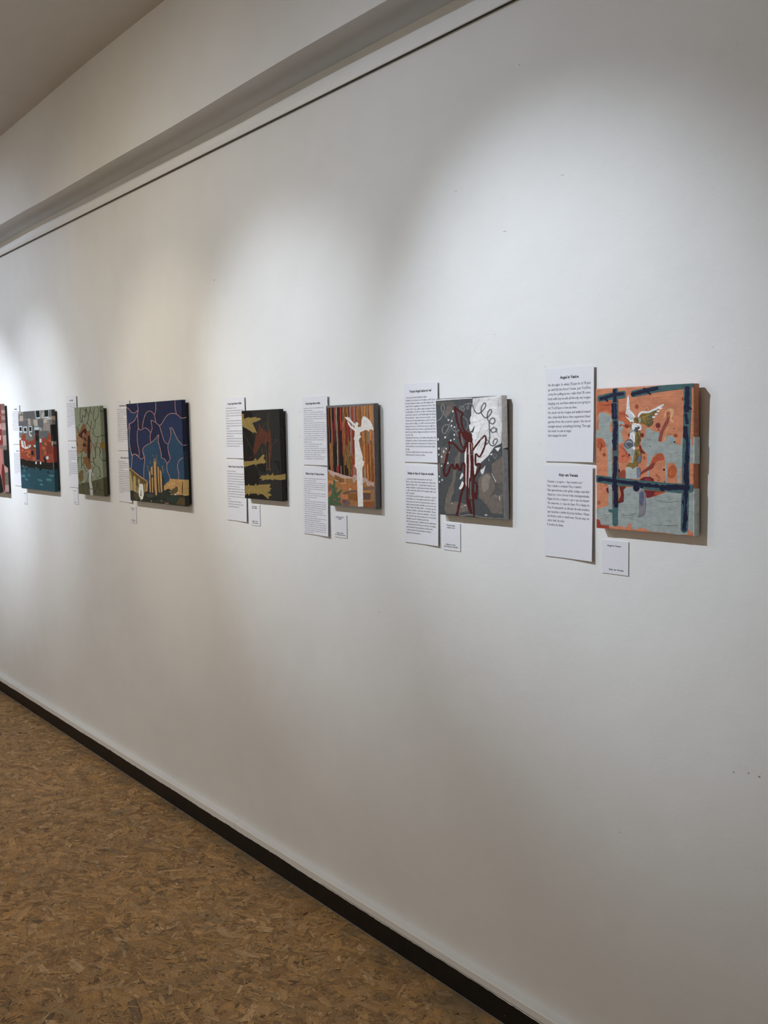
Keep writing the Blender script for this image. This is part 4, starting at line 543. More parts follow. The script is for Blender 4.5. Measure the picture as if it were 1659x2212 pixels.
(0,4,17,[1038,448,1147,453,1226,91,1153,105,1051,299]),(2,4,19,[1151,1814,1172,1815,1156,1330,1180,1331]),(2,4,20,[1166,1569,1186,1569,1157,1477,1186,1477,1155,1385,1178,1385,1148,1291,1174,1291,1140,1194,1169,1194,1134,1092,1158,1092,1122,987,1149,987,1110,880,1139,880,1105,773,1124,773]),(2,4,5,[1038,1315,1069,1316,1011,819,1045,820]),(2,4,21,[1172,874,1203,875,1166,781,1208,783,1168,684,1203,686,1166,595,1205,597,1167,527,1210,531,1178,488,1212,495,1188,468,1222,483,1199,458,1233,478,1214,451,1238,462]),(1,5,22,[0,2933,182,2933,182,1714,0,1691]),(1,5,7,[0,2598,96,2640,68,2265,10,2032,0,1973]),(1,5,23,[0,0,0,1688,182,1650,182,0]),(2,6,24,[1415,2884,1421,2883,1399,2818,1408,2817,1385,2752,1393,2751,1370,2687,1378,2685,1353,2621,1362,2619,1336,2555,1343,2554,1316,2489,1324,2488,1296,2423,1305,2421,1277,2356,1283,2355]),(2,6,24,[1585,2902,1591,2899,1409,2729,1416,2725]),(2,6,24,[1771,2820,1769,2825,1815,2827,1812,2833,1857,2836,1855,2841,1901,2842,1900,2847,1953,2843,1953,2849,2015,2838,2016,2843,2085,2827,2086,2833,2157,2815,2159,2821,2228,2805,2229,2809]),(2,6,24,[2226,2900,2236,2900,2226,2823,2239,2823,2229,2745,2239,2745,2230,2669,2241,2669,2232,2596,2245,2596,2239,2528,2249,2528,2244,2463,2256,2464,2251,2401,2264,2401,2260,2337,2268,2338]),(2,6,24,[2179,2855,2184,2855,2170,2790,2177,2790,2162,2724,2168,2724,2155,2659,2162,2659,2154,2598,2162,2598,2163,2541,2168,2542,2175,2488,2182,2489,2191,2437,2198,2438,2206,2385,2211,2386]),(2,6,24,[1667,2290,1673,2287,1630,2240,1639,2237,1596,2191,1603,2188,1560,2140,1568,2137,1524,2088,1533,2085,1489,2032,1497,2030,1452,1975,1461,1972,1416,1917,1425,1914,1381,1858,1388,1856]),(2,6,24,[1865,2192,1870,2189,1803,2138,1809,2134,1740,2084,1746,2080,1679,2028,1686,2024,1622,1967,1630,1963,1574,1898,1580,1896,1529,1825,1537,1823,1486,1751,1495,1748,1444,1676,1450,1674]),(2,6,24,[1227,2306,1226,2310,1280,2309,1279,2316,1332,2314,1331,2319,1384,2318,1383,2324,1435,2326,1433,2332,1484,2338,1481,2343,1531,2352,1528,2357,1578,2368,1574,2373,1624,2383,1621,2387]),(2,6,24,[2014,2742,2017,2745,2047,2729,2050,2734,2082,2717,2084,2721,2115,2707,2117,2711,2145,2701,2145,2707,2170,2705,2167,2709,2191,2714,2187,2718,2209,2725,2205,2729,2228,2735,2225,2738]),(2,6,24,[2115,2363,2123,2365,2138,2320,2149,2324,2165,2279,2174,2282,2188,2238,2198,2240,2206,2196,2217,2199,2218,2156,2228,2157,2224,2115,2235,2115,2228,2073,2240,2074,2236,2032,2243,2033]),(2,6,24,[1466,2844,1469,2847,1498,2823,1503,2827,1533,2803,1537,2806,1563,2782,1568,2785,1580,2757,1587,2758,1582,2726,1588,2726,1571,2690,1577,2689,1555,2653,1562,2651,1543,2615,1548,2614]),(2,6,24,[2042,2600,2046,2602,2120,2481,2125,2482]),(2,6,24,[1836,2086,1826,2080,1828,2096,1814,2088,1816,2104,1804,2097,1809,2112,1794,2107,1807,2119,1790,2120,1810,2128,1798,2133,1822,2139,1809,2146,1836,2151,1822,2158,1846,2164,1837,2169]),(2,6,24,[1553,1699,1548,1701,1581,1731,1574,1733,1608,1765,1603,1767,1635,1795,1629,1798,1658,1819,1653,1822,1677,1834,1673,1837,1694,1842,1690,1846,1709,1847,1706,1852,1725,1855,1723,1858]),(2,6,24,[2124,2032,2128,2035,2150,2014,2155,2019,2178,1999,2183,2002,2202,1981,2209,1985,2217,1961,2225,1963,2221,1936,2228,1936,2215,1906,2222,1906,2205,1875,2213,1874,2199,1844,2204,1844]),(2,6,24,[2278,2849,2278,2853,2278,2819,2278,2824,2278,2790,2278,2794,2278,2760,2278,2764,2278,2730,2278,2732,2278,2698,2278,2697,2278,2663,2278,2662,2278,2628,2278,2626,2278,2592,2278,2591]),(2,6,25,[1096,1566,1099,1571,1130,1557,1134,1563,1165,1548,1168,1554,1200,1540,1202,1546,1235,1536,1236,1542,1271,1537,1270,1542,1306,1540,1305,1546,1341,1545,1339,1551,1375,1550,1374,1555]),(2,6,25,[1424,1380,1417,1385,1455,1401,1445,1408,1483,1424,1475,1429,1513,1445,1505,1452,1547,1466,1539,1473,1585,1486,1580,1492,1629,1504,1623,1511,1674,1521,1667,1529,1716,1541,1712,1546]),(2,6,25,[1360,1268,1370,1275,1427,1221,1438,1228])]},{'fit':[-2.22476,-1.99877,1.25733,0.29337,0.01736,0.00362,0.00398],'base':(177,173,172),'parts':['painted_stripe_ground','painted_stripe','painted_wall','painted_wall_cap','painted_plant','painted_angel'],'cols':[(12,4,4),(321,135,43),(4,4,4),(4,4,5),(282,56,25),(278,57,29),(5,4,8),(344,150,40),(294,131,49),(301,37,25),(4,5,8),(139,11,18),(4,5,6),(174,11,18),(433,101,57),(461,84,57),(333,243,152),(442,40,31),(70,8,8),(82,5,12),(343,222,180),(423,37,26),(28,4,7),(31,4,4),(362,57,37),(28,6,5),(430,251,156),(315,148,35),(284,146,38),(334,149,36),(294,120,34),(29,4,5),(314,59,25),(268,23,18),(288,143,42),(30,6,6),(306,147,35),(324,27,18),(231,136,33),(203,17,17),(324,199,171),(242,148,43),(320,199,181),(297,161,158),(316,50,29),(260,33,21),(338,180,180),(421,96,62),(232,25,14),(336,158,37),(220,21,16),(361,192,203),(417,217,182),(227,30,19),(233,116,34),(231,107,42),(418,104,59),(314,178,35),(345,54,24),(467,99,52),(273,103,38),(305,60,27),(264,53,20),(259,100,28),(321,67,22),(658,239,76),(366,143,34),(349,187,38),(287,212,134),(361,244,129),(568,197,56),(341,259,134),(675,275,60),(341,68,22),(351,56,26),(315,162,37),(647,253,64),(613,283,48),(387,206,128),(306,200,145),(245,67,25),(244,65,23),(344,235,106),(563,247,56),(399,188,44),(657,216,44),(271,72,28),(365,248,90),(347,172,84),(311,160,68),(248,76,26),(634,211,41),(385,202,110),(410,180,99),(381,169,104),(380,169,84),(359,166,59),(238,105,31),(568,215,85),(464,162,55),(510,190,80),(151,86,71),(208,118,92),(126,69,59),(549,242,73),(250,97,27),(274,94,29),(156,105,101),(198,41,50),(213,87,64),(609,307,141),(860,723,527),(831,687,523),(388,98,44),(553,375,322),(67,114,56),(338,99,40),(843,805,763),(658,635,613)],'ents':[(0,0,0,[55,2864,1133,2865,1186,1252,53,1233]),
(0,0,1,[1133,2865,2258,2895,2256,1271,1167,1252]),
(0,0,0,[66,1535,1178,1545,1244,828,45,1035]),
(0,0,1,[1178,1545,2247,1554,2230,727,1235,828]),(2,1,2,[58,2869,98,2870,67,2741,123,2741,61,2613,106,2613,70,2484,120,2485,76,2357,131,2356,70,2228,115,2228,67,2099,117,2100,73,1970,129,1972,82,1842,118,1843]),(2,1,3,[86,1847,126,1847,70,1738,126,1739,87,1629,133,1630,76,1520,127,1521,84,1411,129,1413]),(2,1,2,[84,1415,126,1417,82,1311,139,1314,99,1208,145,1209,85,1103,138,1105,98,998,144,1002]),(2,1,4,[112,2869,142,2869,110,2742,151,2741,114,2614,147,2613,115,2485,152,2486,120,2357,160,2357,120,2229,153,2229,129,2100,166,2101,118,1972,159,1972,126,1843,152,1844]),(2,1,5,[126,1847,162,1849,128,1733,178,1735,132,1619,173,1620,123,1504,169,1506,136,1390,186,1391,126,1275,167,1276,136,1160,173,1162]),(2,1,2,[145,1165,177,1166,137,1079,180,1081,152,994,180,996]),(2,1,6,[160,2870,208,2868,139,2743,205,2741,148,2614,202,2614,150,2486,211,2487,158,2358,224,2358,154,2230,208,2230,166,2101,227,2102,157,1973,224,1974,176,1845,220,1846]),(2,1,7,[179,1850,231,1850,159,1726,232,1727,173,1603,232,1605,170,1480,236,1481,163,1357,236,1359,174,1233,232,1236,181,1110,247,1113,181,987,239,988]),(2,1,8,[230,2870,281,2869,221,2740,290,2739,227,2608,284,2608,231,2477,295,2478,233,2346,303,2347,245,2215,302,2216,249,2084,313,2084,243,1953,312,1953,246,1821,302,1822,242,1690,305,1691,238,1558,308,1559,248,1426,305,1428,257,1294,321,1296,251,1163,307,1163]),(2,1,9,[260,1167,313,1169,251,1071,324,1074,269,976,317,978]),(2,1,10,[297,2870,353,2870,288,2763,366,2762,299,2655,362,2655,295,2548,366,2547,298,2440,360,2440]),(2,1,11,[301,2445,351,2445,292,2331,362,2332,304,2218,360,2218,302,2104,365,2105,306,1990,375,1991,308,1876,364,1878,329,1762,379,1765]),(2,1,12,[320,1768,373,1768,306,1634,378,1636,322,1500,381,1503,331,1367,396,1370,320,1234,393,1236,326,1100,385,1102,328,966,381,968]),(2,1,13,[376,2869,424,2871,387,2743,453,2743,388,2617,442,2616,380,2489,440,2489,387,2362,453,2362,385,2235,439,2235,394,2106,454,2109,402,1979,468,1981,414,1852,457,1853]),(2,1,3,[404,1856,454,1858,401,1728,470,1729,402,1600,458,1601,399,1470,461,1473,409,1341,478,1345,421,1213,477,1215,418,1084,481,1087,423,955,478,958]),(2,1,14,[437,2871,460,2870,428,2758,461,2758,434,2645,460,2645,439,2532,468,2532,439,2419,471,2420,453,2306,479,2307,461,2193,485,2194]),(2,1,2,[444,2198,469,2198,448,2070,483,2071,452,1943,480,1944,455,1816,487,1817,465,1688,500,1689,464,1561,492,1561,453,1433,484,1434,471,1305,506,1307,469,1178,491,1178]),(2,1,15,[480,1183,501,1183,470,1066,498,1067,481,950,499,951]),(2,1,16,[494,2871,543,2869,477,2742,544,2740,485,2611,539,2611,485,2480,546,2482,498,2350,565,2352,505,2221,560,2220,492,2090,553,2091,504,1959,571,1962,516,1830,570,1830,509,1699,570,1700,502,1568,570,1570,515,1438,569,1439,506,1307,567,1308,510,1176,564,1177]),(2,1,17,[538,1181,573,1181,519,1061,566,1063,542,941,573,944]),(2,1,18,[572,2871,619,2870,557,2759,622,2758,569,2646,622,2646,574,2534,633,2533,558,2422,623,2422,579,2308,632,2310,587,2196,634,2197]),(2,1,19,[573,2200,620,2202,573,2073,638,2076,588,1947,641,1948,586,1821,645,1822,582,1694,647,1695,594,1567,647,1568,581,1440,641,1441,580,1312,646,1315,598,1185,651,1187,588,1058,647,1060,593,931,645,933]),(2,1,2,[641,2871,674,2871,638,2742,683,2742,654,2612,690,2612,650,2483,690,2483,651,2353,696,2354,662,2224,698,2224,665,2094,705,2094,656,1964,701,1965,666,1834,702,1835,664,1704,705,1705,665,1574,710,1576,675,1444,711,1445,671,1314,712,1315,677,1184,713,1185]),(2,1,20,[674,1188,701,1189,671,1054,709,1056,686,921,711,923]),(2,1,21,[690,2871,747,2871,683,2759,762,2759,695,2648,759,2646,679,2536,751,2535,689,2423,767,2424,697,2312,761,2311,693,2200,750,2199]),(2,1,22,[697,2203,746,2205,700,2069,767,2070,701,1934,755,1935,709,1798,770,1801,714,1664,781,1665,717,1530,761,1530]),(2,1,2,[709,1533,767,1535,702,1409,783,1412,717,1286,782,1288,709,1162,782,1164,710,1037,791,1041,723,914,775,916]),(2,1,23,[761,2872,795,2871,753,2765,800,2766,773,2659,811,2659,763,2554,806,2553,765,2447,803,2447]),(2,1,24,[780,2451,817,2451,769,2325,820,2325,779,2200,820,2200,767,2074,814,2074,767,1947,818,1948,786,1821,827,1822,781,1695,827,1695,775,1568,825,1570,802,1441,835,1444]),(2,1,25,[786,1446,818,1448,797,1338,842,1340,796,1230,832,1231,793,1122,834,1123,798,1013,842,1016,815,905,843,907]),(2,1,26,[813,2871,829,2871,813,2760,834,2759,804,2649,821,2648,803,2537,823,2537,819,2425,840,2425,817,2313,835,2313,818,2201,834,2201]),(2,1,27,[826,2206,843,2205,807,2094,831,2094,811,1982,831,1982,822,1870,843,1871,832,1758,855,1758,827,1646,846,1646,825,1534,843,1534]),(2,1,28,[838,1538,857,1538,824,1411,851,1411,828,1283,849,1284,829,1156,853,1157,830,1028,856,1030,850,901,867,903]),(2,1,29,[856,2873,909,2870,833,2761,906,2760,853,2648,912,2649,857,2537,923,2537,847,2427,920,2425,849,2314,908,2315,866,2202,919,2204]),(2,1,30,[849,2207,912,2208,842,2081,929,2083,855,1956,925,1956,848,1829,927,1831,853,1703,940,1706,863,1577,934,1580,874,1451,953,1454,860,1326,947,1327,872,1199,929,1200]),(2,1,31,[879,1203,935,1206,872,1099,949,1102,882,996,944,998,882,892,937,894]),(2,1,32,[930,2871,969,2872,933,2766,987,2766,936,2661,980,2660,934,2555,983,2555,945,2449,989,2450]),(2,1,33,[945,2454,992,2454,934,2343,999,2342,939,2231,991,2232,944,2120,1002,2120,935,2008,999,2009,955,1896,1008,1898,958,1785,1005,1786]),(2,1,34,[963,1789,1005,1790,957,1678,1014,1679,965,1566,1012,1567,960,1454,1012,1456,965,1342,1023,1344,969,1230,1016,1232,974,1118,1016,1120]),(2,1,35,[980,1123,1019,1124,964,1002,1018,1004,977,881,1012,883]),(2,1,36,[1009,2873,1076,2870,990,2767,1082,2767,1015,2660,1090,2662,1012,2556,1096,2556,1015,2451,1089,2450]),(2,1,37,[1025,2456,1090,2454,1003,2350,1094,2350,1024,2244,1097,2245,1012,2138,1094,2139,1027,2032,1099,2035]),(2,1,38,[1037,2037,1093,2038,1026,1908,1103,1909,1036,1779,1099,1779,1025,1649,1095,1650,1025,1518,1102,1521,1037,1389,1100,1392,1045,1259,1115,1262,1036,1129,1113,1132,1051,999,1113,1002,1046,870,1103,871]),(2,1,39,[1099,2872,1127,2872,1100,2748,1139,2748,1105,2623,1137,2623,1106,2499,1142,2499,1100,2374,1139,2375,1121,2249,1153,2250,1109,2125,1144,2125,1124,1999,1163,2001,1132,1875,1158,1876]),(2,1,40,[1116,1879,1154,1881,1121,1773,1173,1775,1128,1669,1170,1669,1112,1563,1159,1563,1117,1457,1159,1458]),(2,1,41,[1131,1461,1160,1463,1135,1341,1175,1343,1138,1221,1170,1222,1130,1100,1166,1102,1143,980,1182,982,1145,860,1170,861]),(2,1,42,[1160,2873,1205,2872,1151,2768,1213,2767,1163,2663,1213,2663,1162,2557,1217,2558,1177,2452,1226,2454]),(2,1,43,[1174,2457,1224,2458,1170,2333,1239,2333,1168,2209,1224,2209,1169,2084,1232,2085,1169,1958,1238,1961,1189,1834,1245,1836,1181,1710,1243,1710,1176,1585,1245,1586,1192,1460,1237,1461]),(2,1,44,[1188,1465,1248,1465,1170,1340,1253,1344,1196,1218,1263,1221,1184,1096,1259,1098,1181,972,1264,976,1206,849,1260,853]),(2,1,45,[1245,2872,1296,2872,1239,2746,1309,2745,1241,2619,1298,2618,1243,2492,1307,2491,1230,2364,1301,2364,1252,2236,1309,2237,1246,2109,1310,2110,1251,1981,1321,1983,1258,1854,1315,1855,1251,1727,1315,1727,1246,1598,1317,1601,1272,1470,1329,1472,1256,1343,1320,1344,1269,1214,1325,1217]),(2,1,46,[1276,1219,1324,1220,1264,1092,1329,1095,1277,966,1331,969,1280,840,1327,842]),(2,1,47,[1304,2873,1332,2872,1293,2763,1332,2762,1294,2653,1325,2653,1307,2542,1342,2543,1310,2433,1348,2432,1305,2323,1337,2322,1304,2213,1332,2212]),(2,1,48,[1306,2217,1336,2217,1304,2084,1345,2085,1319,1952,1352,1952,1308,1820,1346,1820,1306,1686,1347,1688,1331,1554,1358,1555]),(2,1,49,[1325,1559,1360,1559,1316,1448,1365,1449,1324,1337,1364,1338,1320,1226,1364,1228,1326,1115,1375,1117,1330,1004,1370,1006,1339,893,1375,895]),(2,1,50,[1337,898,1372,899,1327,866,1375,867,1334,834,1365,835]),(2,1,51,[1371,2873,1409,2873,1370,2769,1422,2768,1369,2665,1412,2664,1371,2561,1419,2560,1365,2457,1407,2455]),(2,1,52,[1369,2460,1412,2460,1362,2334,1421,2336,1385,2209,1433,2210,1369,2084,1423,2084,1382,1957,1441,1959,1388,1832,1436,1833,1391,1706,1444,1708,1392,1581,1450,1581,1385,1454,1433,1456,1397,1328,1451,1330,1383,1202,1442,1203,1394,1075,1442,1078,1402,949,1455,952,1398,823,1445,824]),(2,1,53,[1421,2873,1459,2873,1417,2764,1469,2763,1413,2655,1456,2654,1413,2544,1460,2545,1421,2434,1473,2435,1429,2325,1472,2325,1430,2215,1468,2215]),(2,1,54,[1439,2220,1481,2219,1420,2116,1479,2115,1428,2010,1476,2012,1437,1906,1491,1907,1432,1802,1479,1802]),(2,1,55,[1432,1806,1481,1806,1420,1695,1487,1697,1437,1585,1492,1587,1439,1475,1501,1477,1434,1365,1501,1366,1440,1254,1494,1257,1452,1143,1501,1147]),(2,1,56,[1448,1148,1495,1150,1441,1038,1507,1040,1443,927,1496,929,1453,815,1501,819]),(2,1,57,[1481,2872,1538,2874,1481,2770,1560,2769,1480,2666,1544,2665,1479,2561,1550,2562,1495,2457,1558,2459]),(2,1,58,[1495,2462,1548,2463,1495,2336,1568,2336,1489,2210,1549,2210,1498,2082,1565,2084,1503,1956,1577,1957,1497,1830,1557,1830,1496,1702,1563,1704,1506,1575,1579,1578,1512,1448,1572,1451,1516,1322,1583,1324,1506,1194,1580,1197,1521,1067,1580,1070,1524,940,1592,943,1524,813,1583,815]),(2,1,59,[1532,821,1588,815,1518,815,1597,810,1531,807,1582,807]),(2,1,60,[1584,2874,1637,2873,1574,2748,1647,2748,1588,2622,1648,2622,1589,2496,1655,2497,1599,2370,1672,2370,1594,2244,1653,2245,1608,2118,1675,2119,1594,1992,1667,1992,1606,1865,1666,1867,1613,1739,1680,1741,1613,1613,1686,1614,1616,1487,1675,1487,1608,1359,1675,1361,1622,1232,1681,1236]),(2,1,61,[1620,1237,1667,1239,1621,1125,1685,1129,1637,1014,1689,1017,1635,904,1693,905,1628,792,1679,793]),(2,1,62,[1669,2873,1701,2873,1668,2770,1712,2770,1664,2667,1700,2667,1663,2563,1703,2564,1680,2459,1715,2461]),(2,1,63,[1677,2465,1710,2465,1671,2342,1717,2342,1682,2219,1719,2220,1685,2097,1727,2097,1669,1974,1716,1975,1690,1851,1728,1852,1678,1728,1720,1729,1689,1605,1735,1606,1696,1482,1726,1483]),(2,1,64,[1704,1487,1733,1487,1688,1369,1728,1370,1706,1252,1738,1254,1705,1135,1741,1137,1707,1018,1747,1020,1713,901,1745,902,1714,784,1743,785]),(2,1,65,[1693,2874,1724,2874,1692,2751,1735,2752,1708,2629,1744,2629,1700,2507,1739,2507,1697,2385,1741,2385,1704,2262,1739,2263,1713,2139,1753,2140,1710,2017,1754,2018,1732,1894,1760,1895]),(2,1,66,[1715,1898,1746,1900,1719,1775,1762,1777,1729,1653,1764,1654,1725,1530,1764,1531,1722,1407,1765,1408,1732,1283,1767,1285,1736,1160,1776,1162,1738,1037,1781,1039,1750,914,1778,915]),(2,1,67,[1748,919,1773,919,1741,848,1776,850,1756,779,1778,781]),(2,1,68,[1744,2873,1796,2875,1749,2765,1822,2765,1753,2658,1812,2656,1748,2549,1813,2548,1748,2439,1820,2441,1768,2331,1826,2332,1765,2223,1817,2222]),(2,1,69,[1759,2226,1808,2228,1759,2123,1826,2125,1774,2020,1828,2021,1773,1916,1834,1918,1781,1813,1834,1814]),(2,1,70,[1770,1817,1833,1819,1764,1709,1852,1710,1763,1600,1835,1600,1760,1489,1840,1493,1766,1380,1854,1383,1770,1271,1842,1274,1784,1161,1848,1166]),(2,1,71,[1784,1167,1852,1168,1766,1068,1861,1070,1772,968,1849,971,1775,868,1861,873,1777,770,1853,772]),(2,1,72,[1830,2874,1868,2874,1826,2772,1877,2771,1825,2669,1867,2668,1825,2566,1871,2566,1834,2462,1875,2463]),(2,1,73,[1830,2467,1872,2468,1831,2342,1890,2342,1837,2217,1885,2217,1828,2092,1882,2092,1835,1966,1894,1967,1845,1841,1893,1842,1841,1715,1894,1716,1839,1589,1898,1591,1860,1464,1907,1466,1854,1338,1908,1339,1850,1212,1909,1214,1852,1086,1899,1088,1864,959,1918,963,1872,834,1919,837]),(2,1,74,[1868,841,1918,838,1850,801,1919,800,1859,761,1905,762]),(2,1,75,[1877,2874,1918,2874,1868,2750,1925,2750,1883,2625,1929,2625,1872,2501,1924,2500,1871,2375,1928,2376,1881,2250,1927,2251,1893,2125,1944,2126,1886,2000,1942,2001,1897,1874,1943,1876,1903,1749,1955,1751,1900,1625,1957,1625,1898,1499,1944,1500,1901,1373,1953,1375,1904,1247,1950,1249]),(2,1,76,[1905,1251,1953,1254,1907,1148,1974,1150,1902,1044,1956,1047,1917,940,1977,944,1912,838,1966,839]),(2,1,77,[1920,841,1969,845,1916,797,1983,801,1924,755,1968,755]),(2,1,78,[1930,2874,1992,2874,1924,2766,2010,2767,1936,2659,2006,2659,1932,2551,2010,2550,1926,2443,2012,2443,1939,2334,2009,2336,1953,2226,2016,2228]),(2,1,79,[1954,2231,2011,2231,1945,2128,2023,2129,1956,2026,2019,2026,1949,1923,2020,1924,1958,1819,2020,1821]),(2,1,80,[1965,1825,2012,1825,1952,1704,2017,1706,1971,1584,2024,1586,1969,1465,2027,1466,1964,1344,2029,1347,1982,1225,2035,1227,1982,1105,2041,1107,1976,985,2041,987,1980,864,2033,867,1990,744,2038,747]),(2,1,81,[2009,2874,2042,2875,2011,2767,2056,2767,2019,2660,2056,2659,2011,2552,2052,2552,2022,2444,2067,2444,2019,2336,2056,2337,2035,2228,2068,2229]),(2,1,82,[2034,2232,2066,2233,2032,2130,2076,2130,2026,2028,2061,2028,2027,1924,2067,1926,2041,1822,2076,1824]),(2,1,83,[2048,1827,2081,1827,2044,1719,2089,1719,2037,1610,2074,1611,2048,1501,2089,1503,2051,1394,2096,1394,2043,1285,2080,1286,2052,1176,2085,1178]),(2,1,84,[2050,1180,2080,1182,2053,1069,2095,1072,2067,959,2101,960,2055,847,2093,848,2061,735,2094,737]),(2,1,85,[2047,2875,2104,2874,2039,2753,2117,2754,2062,2632,2126,2633,2057,2512,2128,2512,2060,2391,2138,2391,2057,2270,2121,2270,2067,2148,2138,2149,2055,2027,2133,2028,2079,1905,2129,1907]),(2,1,86,[2084,1910,2130,1911,2081,1793,2145,1793,2079,1675,2130,1675,2083,1556,2141,1559,2089,1438,2152,1441,2095,1321,2147,1322,2088,1202,2146,1204,2088,1084,2152,1086,2097,966,2149,968,2093,847,2151,850,2102,728,2153,732]),(2,1,87,[2114,2875,2166,2875,2110,2768,2182,2767,2116,2660,2175,2661,2126,2552,2192,2553,2123,2446,2196,2446,2134,2338,2193,2338,2139,2231,2192,2231]),(2,1,88,[2138,2235,2182,2235,2129,2133,2190,2133,2139,2030,2188,2032,2145,1928,2200,1929,2137,1827,2186,1826]),(2,1,89,[2146,1831,2191,1831,2135,1728,2198,1729,2148,1625,2198,1627,2147,1523,2204,1524,2151,1420,2201,1421]),(2,1,90,[2145,1424,2197,1426,2136,1315,2207,1319,2159,1207,2216,1211,2156,1100,2221,1102,2151,992,2222,994,2153,883,2211,886,2160,775,2212,778]),(2,1,91,[2169,780,2220,782,2158,750,2229,752,2168,721,2214,722]),(2,1,92,[2176,2874,2219,2876,2182,2752,2242,2751,2176,2628,2224,2628,2184,2504,2238,2505,2182,2381,2242,2381,2188,2257,2236,2257,2185,2133,2239,2134,2197,2009,2257,2010,2193,1885,2241,1886,2202,1760,2256,1763,2209,1637,2260,1638,2204,1512,2252,1513,2204,1387,2259,1390,2218,1263,2260,1266]),(2,1,93,[2219,1268,2254,1269,2214,1157,2260,1158,2217,1045,2257,1048,2232,934,2260,937,2231,824,2260,826,2241,713,2260,715]),(2,1,94,[2227,2875,2251,2875,2221,2752,2255,2752,2225,2629,2253,2628,2229,2505,2259,2505,2227,2381,2260,2382,2238,2257,2260,2258,2246,2134,2260,2134,2247,2010,2260,2011,2256,1886,2260,1887,2254,1762,2260,1763,2248,1638,2260,1639,2259,1514,2260,1515,2258,1390,2260,1391,2260,1265,2260,1267]),(2,1,95,[2260,1271,2260,1270,2254,1157,2260,1158,2260,1045,2260,1046,2260,932,2260,934,2260,820,2260,822,2260,708,2260,710]),
(0,2,96,[36,1046,364,962,837,884,1244,828,1426,822,1716,864,1928,826,2222,749,2209,42,1454,46,10,19]),
(0,2,97,[362,916,535,921,609,855,835,816,812,702,394,734]),
(0,2,98,[33,735,297,743,312,629,39,642]),
(0,2,99,[735,666,1421,678,1416,522,747,496]),
(0,2,100,[687,403,1005,360,991,236,661,220]),
(0,2,101,[744,394,896,446,1269,494,1433,501,1432,445,1156,434,893,367,761,350]),
(0,2,102,[1707,600,2210,629,2208,553,1705,522]),
(0,2,103,[1702,445,2056,449,2033,262,1713,247]),
(0,2,104,[1704,500,2058,504,2048,459,1702,456]),
(0,2,105,[1006,394,1430,412,1441,190,1010,225]),
(0,2,106,[1712,192,2206,227,2200,41,1706,37]),
(0,2,107,[699,211,963,223,1109,140,1031,46,730,41]),
(0,2,108,[755,190,850,206,856,127,771,112]),
(0,2,109,[36,573,155,589,188,452,39,400]),
(0,2,110,[641,685,868,699,835,827,882,817,904,672,649,657]),
(0,2,111,[372,777,551,739,532,725,385,757]),
(0,2,112,[1048,525,1142,545,1159,518,1085,504]),
(0,2,113,[507,179,659,175,638,117,485,120]),
(0,3,114,[37,1072,327,1007,613,957,913,908,1245,869,1247,906,1303,941,1429,911,1435,812,1352,765,1317,706,1258,715,1235,828,910,818,684,834,572,876,381,917,360,853,168,911,55,1024]),
(0,3,114,[1690,882,1911,848,1944,785,2214,743,2210,638,2063,678,1939,628,1870,693,1856,780,1729,711,1695,775]),
(0,4,115,[19,237,162,289,234,385,191,521,77,609,139,675,271,581,317,755,394,757,386,540,492,555,440,439,457,382,710,514,743,485,570,330,471,246,644,267,660,197,505,142,716,75,673,36,10,22]),
(0,4,116,[286,203,392,202,361,160,303,163]),
(0,5,117,[915,2584,1123,2575,1162,2539,1301,2437,1429,2358,1405,2309,1334,2348,1209,2417,1118,2460,991,2520]),
(0,5,117,[1045,2464,1096,2452,1153,2395,1224,2328,1332,2288,1412,2237,1386,2177,1257,2239,1132,2313,1070,2397]),
(0,5,117,[1260,2405,1316,2338,1350,2271,1305,2294,1241,2383]),
(0,5,117,[1412,2391,1437,2421,1491,2431,1544,2411,1565,2372,1536,2329,1460,2314,1417,2336]),
(0,5,117,[1406,2336,1519,2346,1531,2293,1642,2289,1694,2343,1708,2484,1770,2578,1827,2592,2000,2522,2136,2411,2218,2281,2236,2183,2139,2223,2051,2219,2032,2152,1955,2198,1849,2202,1724,2168,1616,2137,1622,2071,1678,2011,1611,1984,1563,1918,1603,1765,1686,1568,1730,1459,1714,1336,1797,1328,1783,1282,1369,1275,1370,1565,1358,1742,1365,1918,1320,1952,1368,2029,1383,2183,1349,2238]),
